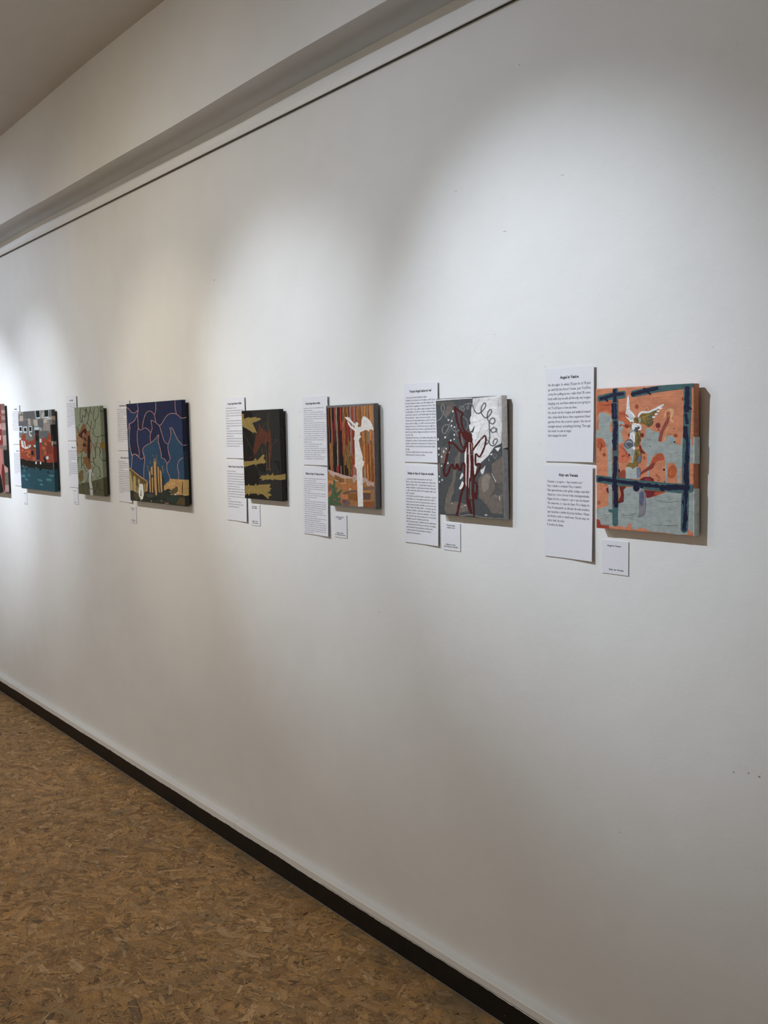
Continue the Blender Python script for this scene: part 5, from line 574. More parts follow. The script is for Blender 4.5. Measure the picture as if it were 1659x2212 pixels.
(0,5,117,[1379,1547,1694,1549,1714,1347,1806,1326,1765,1260,1757,1194,1699,1160,1699,886,1702,445,1700,56,1463,38,1449,435,1443,767,1436,1100,1345,1197,1337,1225,1387,1248,1348,1275,1398,1309]),(2,5,118,[1806,2414,1800,2420,1842,2426,1834,2435,1879,2442,1872,2449,1911,2453,1906,2461,1922,2455,1934,2461,1920,2446,1932,2443,1903,2422,1916,2418,1884,2394,1900,2392,1884,2371,1896,2374,1905,2357,1913,2364,1938,2348,1943,2356,1976,2342,1979,2349,2010,2335,2013,2341]),(2,5,118,[1767,2480,1773,2486,1791,2469,1799,2478,1816,2462,1822,2469,1840,2452,1849,2458,1869,2434,1880,2441,1904,2408,1914,2413,1943,2374,1954,2379,1982,2338,1995,2343,2024,2304,2032,2307]),(2,5,118,[1657,2220,1652,2227,1685,2227,1678,2236,1711,2236,1706,2243,1738,2243,1732,2251,1766,2251,1759,2259,1792,2259,1786,2266,1819,2267,1813,2274,1846,2274,1839,2283,1872,2283,1867,2289]),(2,5,118,[1520,2116,1531,2115,1504,2061,1520,2060,1491,2007,1504,2005,1479,1951,1493,1951,1474,1896,1490,1896,1480,1841,1493,1842,1492,1786,1506,1787,1507,1730,1522,1732,1523,1676,1533,1677])]},{'fit':[-2.70214,-2.47206,1.25669,0.29214,0.01695,0.01463,0.00398],'base':(17,17,16),'parts':['painted_black_shape','painted_brown_wing','painted_gold_wing','painted_gold_hand','painted_gold_line'],'cols':[(4,4,4),(5,6,6),(91,24,12),(72,14,8),(11,11,9),(269,186,55),(322,234,80),(641,463,153),(627,525,329),(156,104,51),(261,154,59)],'ents':[(0,0,0,[14,2918,304,2910,454,2911,660,2851,718,2790,689,2685,133,2649,17,2823]),
(0,0,0,[30,2388,467,2268,722,2156,738,1965,645,1580,690,1344,5,1335]),
(0,0,0,[19,1502,682,1508,643,1282,696,1139,751,1041,912,957,900,803,1021,762,875,477,9,436,15,1049]),
(0,0,0,[1906,1313,2249,1260,2203,878,2144,1006,2039,1195,1923,1223]),
(0,0,1,[824,1175,1403,1217,1400,903,1134,896,914,990]),
(0,0,0,[0,53,0,104,235,147,769,181,956,178,1142,174,1359,64,1375,10,7,2]),
(0,1,2,[1092,2467,1137,2440,1201,2329,1321,2308,1497,2218,1575,2187,1677,2218,1716,2335,1761,2281,1770,2068,1794,1855,1779,1641,1725,1357,1635,1356,1619,1640,1480,1715,1365,1801,1287,1849,1164,1846,1072,1714,896,1571,793,1458,661,1503,645,1580,773,1877,875,2117,951,2160,975,2203,1042,2398]),(2,1,2,[1669,1517,1723,1516,1593,1054,1653,1054]),(2,1,3,[735,1513,755,1504,679,1480,707,1468,628,1443,651,1433,576,1410,601,1399,533,1387,558,1373,502,1371,519,1358,475,1364,487,1348,458,1363,458,1343,451,1361,432,1348,451,1364,417,1360,454,1375,416,1376,454,1391,424,1392,455,1406,428,1407]),
(0,1,4,[1483,1887,1644,1898,1604,1619,1473,1618]),
(0,2,5,[133,2643,286,2679,505,2704,487,2667,711,2695,957,2695,928,2665,1103,2664,1228,2638,1138,2591,887,2541,661,2513,713,2457,828,2314,947,2162,716,2222,737,2159,508,2251,238,2348,30,2395,15,2524,0,2829,125,2821,144,2654]),(2,2,6,[128,2810,142,2809,122,2734,141,2734,120,2656,135,2656,115,2583,132,2583,109,2522,128,2522,104,2478,120,2477,96,2446,114,2445,88,2419,107,2418,84,2389,97,2389]),
(0,3,5,[9,1245,322,1249,621,1267,697,1294,732,1346,785,1352,873,1277,1132,1419,1260,1488,1344,1467,1326,1411,1255,1336,1380,1316,1347,1284,1422,1250,1383,1217,1278,1180,1157,1197,865,1164,831,1134,767,1116,697,1161,375,1106,3,1039]),
(0,3,5,[2301,857,2289,856,1839,809,1802,904,1706,822,1536,820,1475,870,1403,805,1107,799,1047,779,1124,754,973,722,985,693,1124,697,1106,655,1145,631,1404,680,1463,658,1526,684,1686,684,1754,651,1826,693,2160,682,2301,686]),(1,3,7,[0,855,157,879,149,695,0,689]),
(0,3,5,[0,314,5,436,182,425,284,498,340,442,663,448,722,531,841,441,940,505,1042,489,1625,533,1626,487,1548,430,1681,392,1653,364,1558,350,1614,314,1557,277,1411,268,1667,192,1638,156,1481,124,1518,69,1449,44,1360,75,1143,180,957,189,849,127,749,191,323,167,256,89,215,168,150,166,26,102,0,158]),
(0,3,8,[332,285,329,280,321,276,310,274,299,275,291,279,289,283,292,289,300,293,311,294,322,294,329,290]),(2,4,9,[61,2211,69,2213,131,2129,142,2131,204,2048,212,2050,274,1967,284,1969,346,1887,357,1890,420,1809,429,1811,493,1732,503,1734,567,1655,577,1658,642,1579,649,1581]),(2,4,9,[1126,2104,1118,2105,1152,2143,1141,2144,1175,2183,1166,2184,1199,2221,1189,2223,1221,2254,1210,2256,1235,2278,1226,2279,1245,2294,1235,2296,1260,2312,1250,2314,1287,2339,1279,2342,1339,2386,1331,2389,1407,2445,1398,2449,1473,2499,1466,2502,1522,2528,1517,2532,1540,2524,1550,2527,1550,2499,1559,2500,1556,2464,1566,2464,1568,2432,1578,2434,1593,2408,1601,2410,1622,2384,1631,2387,1649,2360,1659,2362,1665,2335,1674,2336,1663,2310,1673,2309,1649,2284,1660,2282,1636,2254,1645,2253,1632,2218,1642,2219,1645,2175,1656,2176,1669,2126,1677,2127,1694,2075,1704,2076,1719,2025,1727,2026]),(2,4,9,[1148,2135,1142,2138,1187,2159,1178,2163,1224,2186,1217,2189,1259,2207,1253,2211,1282,2214,1286,2219,1295,2201,1304,2202,1301,2170,1312,2171,1308,2138,1319,2140,1328,2122,1329,2127,1361,2136,1353,2139,1399,2165,1390,2168,1435,2195,1428,2198,1461,2207,1459,2212,1473,2201,1482,2204,1484,2185,1493,2186,1489,2158,1499,2158,1488,2123,1499,2123,1479,2073,1488,2072,1458,2008,1468,2007,1441,1947,1452,1947,1439,1908,1448,1909,1466,1902,1462,1907,1502,1920,1494,1924,1539,1944,1533,1947,1570,1954,1567,1959,1594,1952,1597,1958,1619,1947,1625,1951,1639,1933,1648,1935,1649,1908,1660,1909,1648,1869,1656,1869,1633,1820,1643,1819,1616,1760,1627,1760,1605,1694,1614,1694,1598,1618,1609,1618,1595,1532,1606,1533,1593,1443,1602,1443,1591,1355,1599,1355]),(2,4,9,[1624,2390,1616,2389,1622,2484,1611,2484,1616,2584,1607,2584,1616,2674,1606,2674,1625,2741,1614,2742,1650,2784,1642,2786,1689,2810,1683,2814,1722,2816,1725,2821,1739,2804,1748,2805,1734,2762,1744,2761,1713,2694,1724,2693,1688,2615,1696,2614,1666,2538,1676,2538,1651,2466,1662,2466,1639,2391,1648,2391,1626,2316,1636,2315,1615,2240,1623,2240]),(2,4,9,[1469,1898,1477,1898,1449,1353,1458,1354]),(2,4,9,[1641,1671,1635,1674,1737,1724,1730,1728,1837,1779,1830,1782,1927,1830,1920,1834,1994,1874,1985,1877,2026,1913,2018,1914,2037,1946,2027,1946,2037,1970,2026,1970,2037,1979,2035,1984,2040,1972,2050,1973,2046,1946,2057,1947,2057,1919,2066,1921,2079,1905,2081,1910,2113,1914,2106,1918,2150,1934,2144,1938,2192,1959,2184,1963,2230,1982,2224,1985]),(2,4,9,[1186,1529,1178,1529,1189,1558,1177,1558,1189,1587,1180,1587,1191,1615,1181,1615,1195,1638,1184,1638,1201,1660,1192,1661,1211,1682,1201,1683,1220,1694,1212,1698,1220,1692,1229,1693,1223,1659,1233,1660,1222,1605,1234,1605,1229,1552,1238,1553,1250,1522,1256,1527,1295,1530,1289,1534,1348,1559,1341,1562,1406,1596,1399,1600,1461,1629,1455,1632]),(2,4,10,[1476,1515,1487,1515,1444,1034,1457,1034]),(2,4,10,[1617,1516,1628,1516,1590,1048,1603,1048]),(2,4,10,[1444,958,1425,957,1449,975,1422,973,1444,992,1422,991,1448,1005,1425,1009,1459,1012,1447,1024,1494,1018,1491,1030,1547,1021,1548,1034,1600,1019,1605,1034,1635,1017,1646,1027,1644,1009,1667,1014,1643,996,1670,996,1641,979,1663,979,1641,963,1660,963])]},{'fit':[-3.60531,-3.12058,1.20688,0.3939,0.01763,0.00581,0.01049],'base':(9,16,65),'parts':['painted_sky','painted_outline','painted_castle','painted_gardens','painted_edge'],'cols':[(15,35,111),(13,26,90),(20,68,148),(18,71,123),(18,48,131),(610,335,309),(860,647,596),(142,91,38),(535,324,133),(437,401,170),(564,328,203),(18,32,35),(174,179,144),(164,158,125),(860,638,261),(118,73,29),(683,497,224),(30,29,20),(24,33,25),(87,64,32),(96,71,30),(96,87,39),(7,12,13),(65,70,66),(17,45,39),(401,159,121),(691,560,435),(801,838,812),(12,13,12),(16,37,83),(34,40,30)],'ents':[(0,0,0,[0,3799,233,3738,428,3611,711,3560,1067,3654,1008,3475,763,3274,421,3158,211,3144,192,2969,0,2852]),
(0,0,0,[2965,3016,3158,3096,3471,3303,3772,3426,4061,3460,4411,3424,4846,3258,4846,2656,4831,2274,4532,2418,4336,2579,4080,2871,3907,2930,3814,2898,3897,2743,3653,2321,3388,2403,3192,2667]),
(0,0,1,[1055,2950,1208,2870,1451,2902,1693,2947,1961,2879,2180,2742,2105,2574,2162,2363,1824,2286,1498,2183,1384,2045,1423,1838,1041,1834,931,2337,926,2683]),
(0,0,2,[2161,2358,2500,2488,2857,2670,2826,2421,2961,2105,3060,1852,1455,1835,1376,2045,1498,2183,1824,2286]),
(0,0,2,[3814,2898,3942,2929,4086,2863,4336,2579,4532,2418,4831,2274,4847,1877,4847,1871,3702,1859,3604,2174,3664,2321,3882,2581,3901,2792]),
(0,0,3,[0,2845,150,2970,234,2969,170,2689,163,2302,329,1823,0,1819]),
(0,0,2,[0,1939,0,2020,258,2022,352,1838,324,1574,226,1322,18,1348]),
(0,0,4,[344,1847,621,1914,861,1861,1054,1759,1210,1712,1416,1763,1520,1816,1526,1593,1368,900,225,1317]),
(0,0,2,[1462,2030,3003,2040,3052,1766,3254,1752,3445,1631,3499,1550,3455,1343,3568,1181,3724,988,3614,894,3138,704,1786,724,1330,916,1526,1593]),
(0,0,2,[3500,1558,3732,1710,3729,1840,3646,2044,4847,2052,4847,982,3695,987,3568,1181,3455,1343]),(2,1,5,[0,3807,0,3819,15,3787,37,3804,90,3772,108,3786,157,3754,181,3768,216,3732,249,3745,271,3704,302,3712,314,3669,351,3677,358,3633,397,3644,414,3606,441,3616,473,3584,496,3598,536,3568,555,3585,603,3559,613,3574,669,3553,672,3570,736,3552,731,3571,804,3560,793,3575,870,3569,853,3585,930,3581,907,3598,980,3599,956,3611,1027,3619,997,3630,1071,3639,1037,3652,1107,3661,1086,3670]),(2,1,5,[1038,3911,1069,3913,1050,3870,1094,3873,1074,3831,1110,3833,1089,3790,1129,3792,1095,3747,1139,3748,1102,3700,1138,3700,1100,3652,1140,3651,1086,3601,1129,3597,1059,3545,1093,3540,999,3480,1036,3473,918,3407,958,3399,834,3336,866,3328,746,3279,780,3269,661,3238,692,3225,575,3206,597,3194,487,3184,509,3169,411,3167,431,3150,354,3155,364,3140,307,3154,309,3136,260,3155,261,3136,210,3151,212,3138]),(2,1,5,[1014,3492,1046,3492,1016,3417,1061,3418,1029,3342,1066,3343,1035,3268,1076,3269,1038,3199,1083,3199,1044,3135,1080,3135,1040,3076,1081,3075,1036,3017,1080,3017,1041,2958,1070,2958]),(2,1,5,[1042,2955,1069,2962,1074,2929,1112,2939,1114,2903,1144,2912,1151,2879,1181,2890,1199,2862,1218,2879,1254,2860,1252,2875,1308,2865,1295,2881,1362,2874,1344,2892,1418,2887,1403,2901,1486,2901,1466,2916,1559,2920,1538,2936,1628,2937,1616,2951,1693,2942,1694,2959,1754,2934,1771,2951,1821,2920,1841,2933,1885,2898,1911,2911,1945,2873,1976,2885,2005,2845,2033,2854,2057,2810,2090,2819,2108,2773,2144,2783,2168,2739,2191,2745]),(2,1,5,[1040,2960,1072,2957,999,2893,1042,2889,965,2827,1000,2824,929,2759,969,2756,904,2684,948,2683,897,2601,933,2601,893,2511,934,2512,896,2421,941,2423,913,2336,949,2338,934,2256,974,2260,966,2180,1010,2184,1003,2108,1039,2112,1022,2042,1063,2045,1025,1984,1070,1985,1025,1932,1061,1932,1014,1882,1055,1882,1011,1830,1046,1830]),(2,1,5,[194,3143,227,3146,208,3101,253,3105,235,3061,272,3064,250,3019,291,3020,253,2968,299,2968,243,2909,280,2907,214,2843,255,2840,182,2770,228,2768,164,2689,202,2688,147,2602,189,2601,133,2507,179,2507,134,2406,171,2407,141,2301,184,2303,169,2191,214,2194,217,2076,254,2080,264,1959,306,1963,313,1844,350,1847]),(2,1,5,[194,3145,228,3144,175,3101,221,3099,169,3056,206,3055,153,3013,194,3010,128,2973,172,2967,98,2934,132,2928,53,2899,90,2891,4,2863,45,2854,0,2825,0,2820]),(2,1,5,[1470,2927,1438,2928,1493,2992,1450,2993,1504,3056,1469,3058,1527,3121,1487,3124,1561,3188,1519,3193,1607,3266,1573,3270,1670,3348,1633,3354,1739,3425,1699,3433,1802,3487,1772,3495,1871,3528,1841,3539,1941,3555,1914,3570,2008,3575,1992,3589,2075,3585,2065,3601,2139,3588,2140,3606,2203,3584,2212,3598,2265,3571,2283,3586,2325,3554,2349,3569,2386,3535,2408,3546,2441,3510,2470,3521,2490,3478,2527,3487,2538,3437,2570,3441,2569,3379,2607,3382,2593,3309,2634,3311,2619,3234,2652,3236,2644,3161,2675,3163]),(2,1,5,[2718,3924,2748,3923,2707,3850,2748,3849,2707,3774,2741,3774,2699,3702,2737,3700,2684,3636,2726,3633,2666,3577,2699,3574,2635,3525,2671,3521,2601,3475,2641,3470,2577,3423,2603,3420]),(2,1,5,[2194,2740,2165,2744,2240,2787,2201,2794,2281,2835,2249,2840,2321,2885,2284,2889,2343,2942,2301,2942,2331,3011,2296,3010,2303,3090,2265,3087,2275,3162,2234,3160,2262,3211,2228,3212,2276,3228,2246,3239,2287,3227,2295,3245,2325,3221,2340,3234,2372,3210,2388,3225,2425,3198,2444,3214,2489,3184,2507,3196,2556,3163,2578,3177,2626,3139,2652,3153,2705,3112,2727,3123,2785,3078,2811,3091,2868,3043,2896,3057,2956,3012,2974,3021]),(2,1,5,[2165,2743,2195,2741,2137,2703,2179,2699,2117,2662,2151,2659,2095,2620,2134,2618,2084,2574,2127,2574,2093,2523,2127,2525,2106,2469,2145,2472,2124,2415,2166,2418,2148,2362,2176,2364]),(2,1,5,[2934,3011,2921,3023,2991,3020,2975,3037,3044,3031,3029,3045,3104,3046,3082,3059,3172,3074,3141,3085,3243,3123,3216,3130,3325,3183,3293,3192,3408,3246,3374,3255,3484,3299,3458,3307,3561,3337,3534,3349,3637,3370,3610,3383,3708,3398,3688,3410,3781,3419,3763,3433,3852,3434,3836,3451,3918,3446,3910,3460,3987,3450,3983,3466,4062,3451,4061,3469,4145,3451,4147,3465,4232,3445,4238,3461,4320,3435,4331,3452,4403,3421,4418,3433,4482,3394,4504,3406,4561,3358,4587,3370,4638,3323,4660,3333,4701,3295,4724,3307,4750,3277,4771,3291,4790,3268,4805,3280,4821,3259,4837,3274,4847,3252,4847,3264]),(2,1,5,[4336,3924,4364,3923,4327,3856,4365,3854,4325,3786,4356,3785,4321,3717,4356,3717,4324,3652,4362,3653,4342,3592,4373,3594,4363,3535,4397,3538,4386,3480,4424,3484,4416,3426,4440,3428]),(2,1,5,[2950,3015,2979,3018,2985,2948,3025,2953,3029,2882,3061,2886,3068,2816,3104,2820,3106,2748,3145,2753,3149,2675,3181,2679,3186,2598,3222,2602,3224,2525,3263,2531,3268,2466,3299,2472,3309,2423,3342,2431,3351,2391,3384,2402,3399,2368,3423,2379,3444,2347,3469,2360,3493,2331,3514,2346,3547,2322,3560,2336,3596,2314,3610,2329,3647,2306,3659,2320]),(2,1,5,[3666,2311,3639,2315,3731,2378,3695,2384,3791,2446,3761,2451,3850,2514,3816,2519,3894,2580,3856,2583,3915,2647,3883,2648,3927,2715,3891,2715,3930,2776,3890,2776,3920,2826,3888,2823,3901,2859,3869,2852,3868,2881,3838,2869,3837,2891,3811,2883,3832,2898,3796,2899,3845,2906,3816,2918,3871,2917,3855,2929,3906,2922,3901,2938,3938,2921,3947,2938,3969,2916,3985,2929,3999,2905,4025,2917,4034,2885,4067,2895,4082,2851,4110,2858,4134,2794,4168,2800,4195,2719,4232,2725,4263,2642,4292,2647,4320,2575,4352,2582,4369,2526,4403,2534,4418,2486,4445,2494,4463,2450,4493,2459,4516,2412,4547,2423,4584,2376,4608,2385,4654,2339,4681,2350,4727,2303,4755,2315,4804,2270,4822,2278]),(2,1,5,[2171,2358,2152,2368,2259,2386,2233,2400,2340,2416,2319,2428,2426,2446,2401,2459,2515,2482,2485,2494,2612,2536,2586,2545,2722,2599,2692,2609,2817,2650,2788,2663,2858,2666,2872,2680,2858,2642,2896,2641,2833,2578,2874,2576,2807,2498,2840,2497,2796,2420,2834,2421,2817,2346,2858,2350,2860,2270,2892,2274,2900,2193,2937,2198,2935,2119,2975,2124,2965,2051,2998,2054,2986,1983,3023,1987,3006,1917,3047,1920,3036,1850,3062,1853]),(2,1,5,[2155,2369,2168,2357,2069,2353,2086,2336,1985,2333,2000,2320,1899,2315,1916,2300,1813,2294,1834,2278,1728,2270,1745,2257,1637,2246,1658,2232,1551,2219,1579,2205,1484,2188,1511,2178,1431,2157,1465,2149,1390,2124,1431,2118,1369,2087,1404,2085,1356,2045,1396,2046,1363,1996,1406,2000,1393,1942,1427,1947,1422,1887,1462,1892,1453,1833,1488,1837]),(2,1,5,[3639,2314,3667,2312,3618,2284,3656,2280,3603,2256,3635,2253,3588,2221,3624,2221,3584,2173,3624,2175,3602,2106,3634,2109,3626,2025,3662,2029,3654,1940,3694,1943,3689,1857,3715,1860]),(2,1,5,[345,1818,322,1828,409,1842,377,1855,464,1871,439,1882,522,1892,502,1907,578,1900,580,1919,645,1894,662,1908,722,1872,747,1887,803,1845,831,1861,890,1824,907,1834]),(2,1,5,[242,2020,274,2024,263,1980,307,1987,296,1943,332,1949,318,1903,360,1908,330,1855,376,1857,336,1792,373,1793,325,1720,367,1720,308,1645,354,1645,297,1574,334,1574,276,1510,317,1509,251,1448,297,1447,231,1387,268,1386,209,1326,243,1325]),(2,1,5,[352,1841,336,1853,426,1858,402,1874,494,1880,475,1893,561,1895,547,1911,621,1901,620,1920,678,1900,690,1915,735,1888,757,1904,791,1872,819,1888,848,1855,874,1867,897,1832,929,1843,944,1803,981,1815,994,1776,1024,1786,1038,1753,1069,1765,1079,1735,1110,1750,1122,1722,1143,1735,1162,1712,1178,1729,1210,1708,1211,1727,1263,1716,1251,1730,1316,1727,1297,1742,1367,1742,1342,1757,1406,1757,1385,1769,1442,1770,1413,1781,1470,1783,1436,1794,1490,1798,1462,1807,1513,1812,1488,1820]),(2,1,5,[1033,2027,1065,2027,997,1776,1033,1776]),(2,1,5,[1367,2027,1398,2031,1407,1949,1449,1955,1461,1873,1495,1877,1499,1795,1538,1799,1516,1712,1560,1714,1506,1624,1542,1623,1467,1529,1507,1528,1422,1432,1466,1430,1394,1333,1430,1333,1376,1234,1416,1235,1364,1134,1409,1136,1362,1034,1398,1035,1356,934,1388,935]),(2,1,5,[2977,2039,3007,2041,2980,1993,3021,1996,2992,1947,3025,1949,2998,1902,3035,1905,3004,1865,3045,1867,3011,1835,3044,1836,3009,1810,3046,1812,3014,1788,3053,1794,3041,1769,3065,1780,3086,1758,3097,1775,3142,1756,3147,1774,3197,1756,3207,1770,3243,1746,3266,1759,3286,1724,3318,1736,3335,1695,3363,1704,3376,1663,3409,1672,3409,1635,3445,1644,3436,1614,3466,1620,3449,1594,3484,1600,3460,1574,3498,1581,3480,1556,3505,1560]),(2,1,5,[3614,2042,3642,2046,3640,1984,3679,1989,3678,1925,3709,1930,3705,1869,3741,1874,3722,1822,3762,1826,3736,1788,3768,1790,3737,1762,3773,1763,3728,1740,3766,1736,3710,1712,3739,1706,3663,1680,3692,1671,3595,1646,3625,1635,3529,1605,3556,1598,3476,1560,3510,1556,3446,1508,3486,1507,3436,1451,3469,1451,3431,1394,3468,1395,3435,1341,3475,1345,3456,1297,3487,1301,3482,1256,3517,1263,3514,1217,3552,1225,3553,1178,3583,1184,3587,1134,3621,1141,3625,1089,3662,1098,3670,1045,3700,1052,3712,1001,3739,1007]),(2,1,5,[4405,1008,4377,1008,4423,1065,4385,1065,4434,1123,4403,1123,4446,1180,4411,1179,4448,1237,4409,1234,4425,1291,4395,1287,4395,1344,4361,1338,4367,1395,4329,1390,4350,1444,4319,1442,4360,1494,4325,1495,4383,1545,4346,1548,4409,1594,4380,1597,4445,1636,4413,1641,4485,1670,4453,1679,4528,1701,4504,1710,4578,1726,4553,1737,4626,1748,4601,1760,4668,1767,4650,1778,4714,1779,4698,1793,4757,1789,4743,1805,4794,1797,4787,1811,4825,1799,4824,1815,4847,1798,4847,1815,4847,1797,4847,1811,4847,1796,4847,1809]),(3,1,6,[0,3258,0,3274,14,3255,15,3278,47,3257,47,3275,78,3256,77,3277,107,3259,103,3281,130,3268,123,3285,150,3276,138,3294,167,3285,153,3304,176,3298,173,3310]),(3,1,6,[0,2263,0,2280,0,2258,0,2280,5,2257,8,2276,23,2254,24,2275,45,2253,43,2276,69,2259,66,2277,97,2263,92,2284,125,2269,120,2291,152,2279,148,2293]),(3,1,6,[0,1797,0,1813,4,1792,6,1815,19,1793,22,1811,35,1789,40,1810,55,1784,62,1806,80,1778,87,1795,108,1767,116,1786,137,1754,147,1775,168,1747,174,1761]),
(0,2,7,[11,1356,184,1328,820,1076,1330,916,1724,812,1700,446,1353,354,326,294,35,398,40,1162]),(2,2,8,[4,1335,49,1357,202,1259,265,1291,418,1190,469,1215,615,1120,671,1149,791,1060,850,1092,948,1017,993,1043,1076,978,1126,1008,1192,945,1246,978,1310,917,1353,944,1412,886,1461,915,1506,857,1559,890,1603,835,1646,861,1698,810,1737,834]),
(0,2,9,[45,1206,169,1183,237,955,305,417,44,407]),
(0,2,9,[369,976,509,1045,612,965,589,349,453,317,352,428]),
(0,2,9,[791,865,907,925,987,836,995,715,855,623]),
(0,2,9,[691,617,755,601,727,328,642,342]),
(0,2,9,[1391,728,1469,714,1458,402,1379,416]),
(0,2,8,[1572,751,1717,816,1701,653,1640,444,1519,422]),
(0,2,10,[192,812,304,797,305,417,192,413]),
(0,2,8,[1865,1206,1998,1281,1977,398,1853,410]),
(0,2,8,[2038,1380,2210,1472,2201,1104,2077,1100]),
(0,2,8,[2086,990,2223,1011,2172,406,2067,401]),
(0,2,8,[2313,1622,2539,1626,2516,1188,2528,285,2358,300,2298,674]),
(0,2,8,[2631,1476,2763,1395,2746,1026,2747,429,2664,434,2618,1022]),
(0,2,8,[2818,1349,2991,1233,2986,389,2841,391,2807,1028]),
(0,2,11,[1997,1277,2059,1313,2035,391,1968,389]),
(0,2,11,[2229,1469,2320,1614,2306,674,2311,335,2190,398,2230,1079]),
(0,2,11,[2549,1617,2637,1468,2633,1023,2662,417,2518,293,2527,1188]),
(0,2,11,[2772,1378,2829,1346,2822,1028,2847,383,2750,421,2758,1026]),
(0,2,11,[3000,1216,3182,972,3107,369,2986,389]),
(0,2,12,[2313,1622,2344,1741,2431,1779,2528,1710,2539,1626]),
(0,2,13,[1735,1477,1820,1461,1837,1239,1755,1203]),
(0,2,13,[1997,1668,2035,1660,2019,1499,1989,1515]),
(0,2,13,[2211,1874,2289,1892,2300,1808,2236,1824]),
(0,2,13,[2541,1928,2614,1895,2640,1493,2597,1526]),
(0,2,13,[2782,1680,2817,1530,2766,1512]),
(0,2,13,[3025,1483,3135,1469,3163,1171,3044,1284]),
(0,2,8,[3139,712,3466,864,3615,902,3642,1002,4055,994,4756,999,4847,996,4847,491,4841,387,4638,427,3929,388,3509,535,3122,528]),(1,2,14,[0,997,176,988,176,855,157,402,0,395]),
(0,2,15,[4699,937,4744,938,4701,437,4633,451,4605,659]),
(0,2,16,[3888,813,3878,789,3852,772,3819,764,3787,769,3765,785,3759,808,3769,832,3795,849,3828,857,3860,851,3882,835]),
(0,2,16,[4069,835,4059,814,4034,799,4001,792,3969,796,3947,811,3940,831,3951,852,3976,867,4008,874,4040,869,4062,855]),
(0,2,16,[3654,772,3646,753,3626,739,3600,734,3575,738,3557,750,3552,768,3561,787,3580,801,3606,806,3631,802,3649,790]),
(0,2,17,[3254,558,3517,622,3765,562,3725,511,3436,532,3288,527]),
(0,3,18,[39,0,36,406,296,408,781,296,1268,308,1601,442,1909,378,2366,303,2753,379,3143,554,3501,452,3926,355,4321,405,4841,379,4841,0,3653,0,3241,8,2697,0]),
(0,3,19,[325,285,825,332,848,79,507,37]),
(0,3,20,[4155,120,4455,330,4818,314,4811,24,4078,47]),
(0,3,21,[3647,458,3842,614,4024,654,4174,741,4301,697,4306,551,4005,432,3786,390]),
(0,3,22,[1850,178,2703,251,2581,157,2117,118]),
(0,3,22,[3114,236,3335,229,3254,159,3067,133]),
(0,3,23,[1429,314,2141,362,2206,245,1733,190]),
(0,3,24,[3262,242,4320,389,4124,168,3613,77]),
(0,3,25,[3172,63,3467,69,3499,30,3169,29]),
(0,3,26,[2015,71,2009,60,1994,52,1974,48,1955,50,1941,57,1937,67,1943,77,1958,86,1978,89,1997,88,2011,81]),
(0,3,26,[2924,118,2917,109,2900,102,2877,99,2855,100,2839,105,2833,114,2840,122,2857,129,2880,133,2903,131,2919,126]),
(0,3,26,[1048,45,1041,38,1023,32,998,29,974,29,956,34,950,40,958,48,976,54,1001,57,1025,56,1042,52]),
(0,3,26,[3823,400,3812,393,3786,387,3749,383,3713,384,3687,387,3678,394,3688,401,3715,407,3752,410,3788,410,3814,406]),
(0,3,26,[4167,415,4153,403,4119,393,4072,388,4026,389,3992,396,3981,407,3995,419,4029,428,4076,434,4122,432,4155,425]),
(0,3,26,[4378,489,4369,469,4350,454,4325,447,4301,452,4284,465,4279,484,4287,504,4307,519,4332,526,4356,521,4373,508]),
(0,3,27,[914,677,1069,726,1277,707,1315,292,1174,86,1003,83,846,219,808,446]),(2,3,28,[1055,464,1094,465,1043,436,1097,438,1044,409,1087,410,1036,381,1084,381,1024,351,1078,350,1016,317,1059,316,996,282,1044,280,975,245,1028,244,967,209,1001,208]),(2,3,28,[1032,313,1063,319,1102,219,1136,226]),(1,4,29,[0,2052,176,2046,176,988,0,997]),(1,4,30,[0,0,0,400,176,399,176,0])]},{'fit':[-4.16691,-3.87621,1.21031,0.39215,0.01772,0.00949,0.01049],'base':(275,315,219),'parts':['painted_ground','painted_angel','painted_pedestal','painted_outline','painted_edge'],'cols':[(100,96,52),(228,141,45),(289,199,140),(167,121,54),(320,193,93),(242,112,45),(245,122,52),(54,9,9),(336,151,97),(48,9,8),(49,11,7),(26,4,6),(133,71,30),(388,167,110),(234,111,42),(129,74,29),(220,110,43),(30,4,7),(181,47,20),(525,578,558),(512,565,545),(17,20,9),(40,39,19),(37,44,20),(97,96,43),(413,275,75)],'ents':[(0,0,0,[0,0,0,376,2,433,519,508,849,530,1296,582,1707,640,2200,718,2903,799,2907,800,2907,0]),
(0,0,1,[2685,2301,2907,2364,2907,2226,2899,2041,2742,2106]),
(0,0,2,[2103,2323,2361,2367,2335,2170,2183,2081]),
(0,0,3,[390,1080,603,1108,717,1031,628,858,678,746,438,568,136,567,70,786,167,995]),
(0,1,4,[68,2643,288,2698,712,2526,927,2368,732,2030,471,1870,193,1822,18,1981]),
(0,1,5,[784,3077,953,3188,1222,3126,1289,3036,1305,2880,1460,2845,1635,2866,1686,2777,1727,2655,1748,2323,1840,2157,1708,2024,1611,1840,1088,1836,732,2030,898,2368,712,2526,314,2675,227,2801,517,2832]),
(0,1,6,[59,3007,177,2983,422,2799,316,2687]),
(0,1,7,[820,2874,1067,2955,1299,2941,1335,2824,1209,2714,1318,2657,1036,2726,870,2593,712,2521,319,2664]),
(0,1,8,[798,2717,958,2805,1138,2726,963,2626,751,2591]),
(0,1,9,[957,2581,1128,2547,1312,2401,1166,2402,975,2503]),
(0,1,10,[734,2256,1038,2323,1277,2145,1134,2167,925,2144]),
(0,1,11,[1429,2623,1640,2650,1709,2456,1597,1840,1235,1837]),
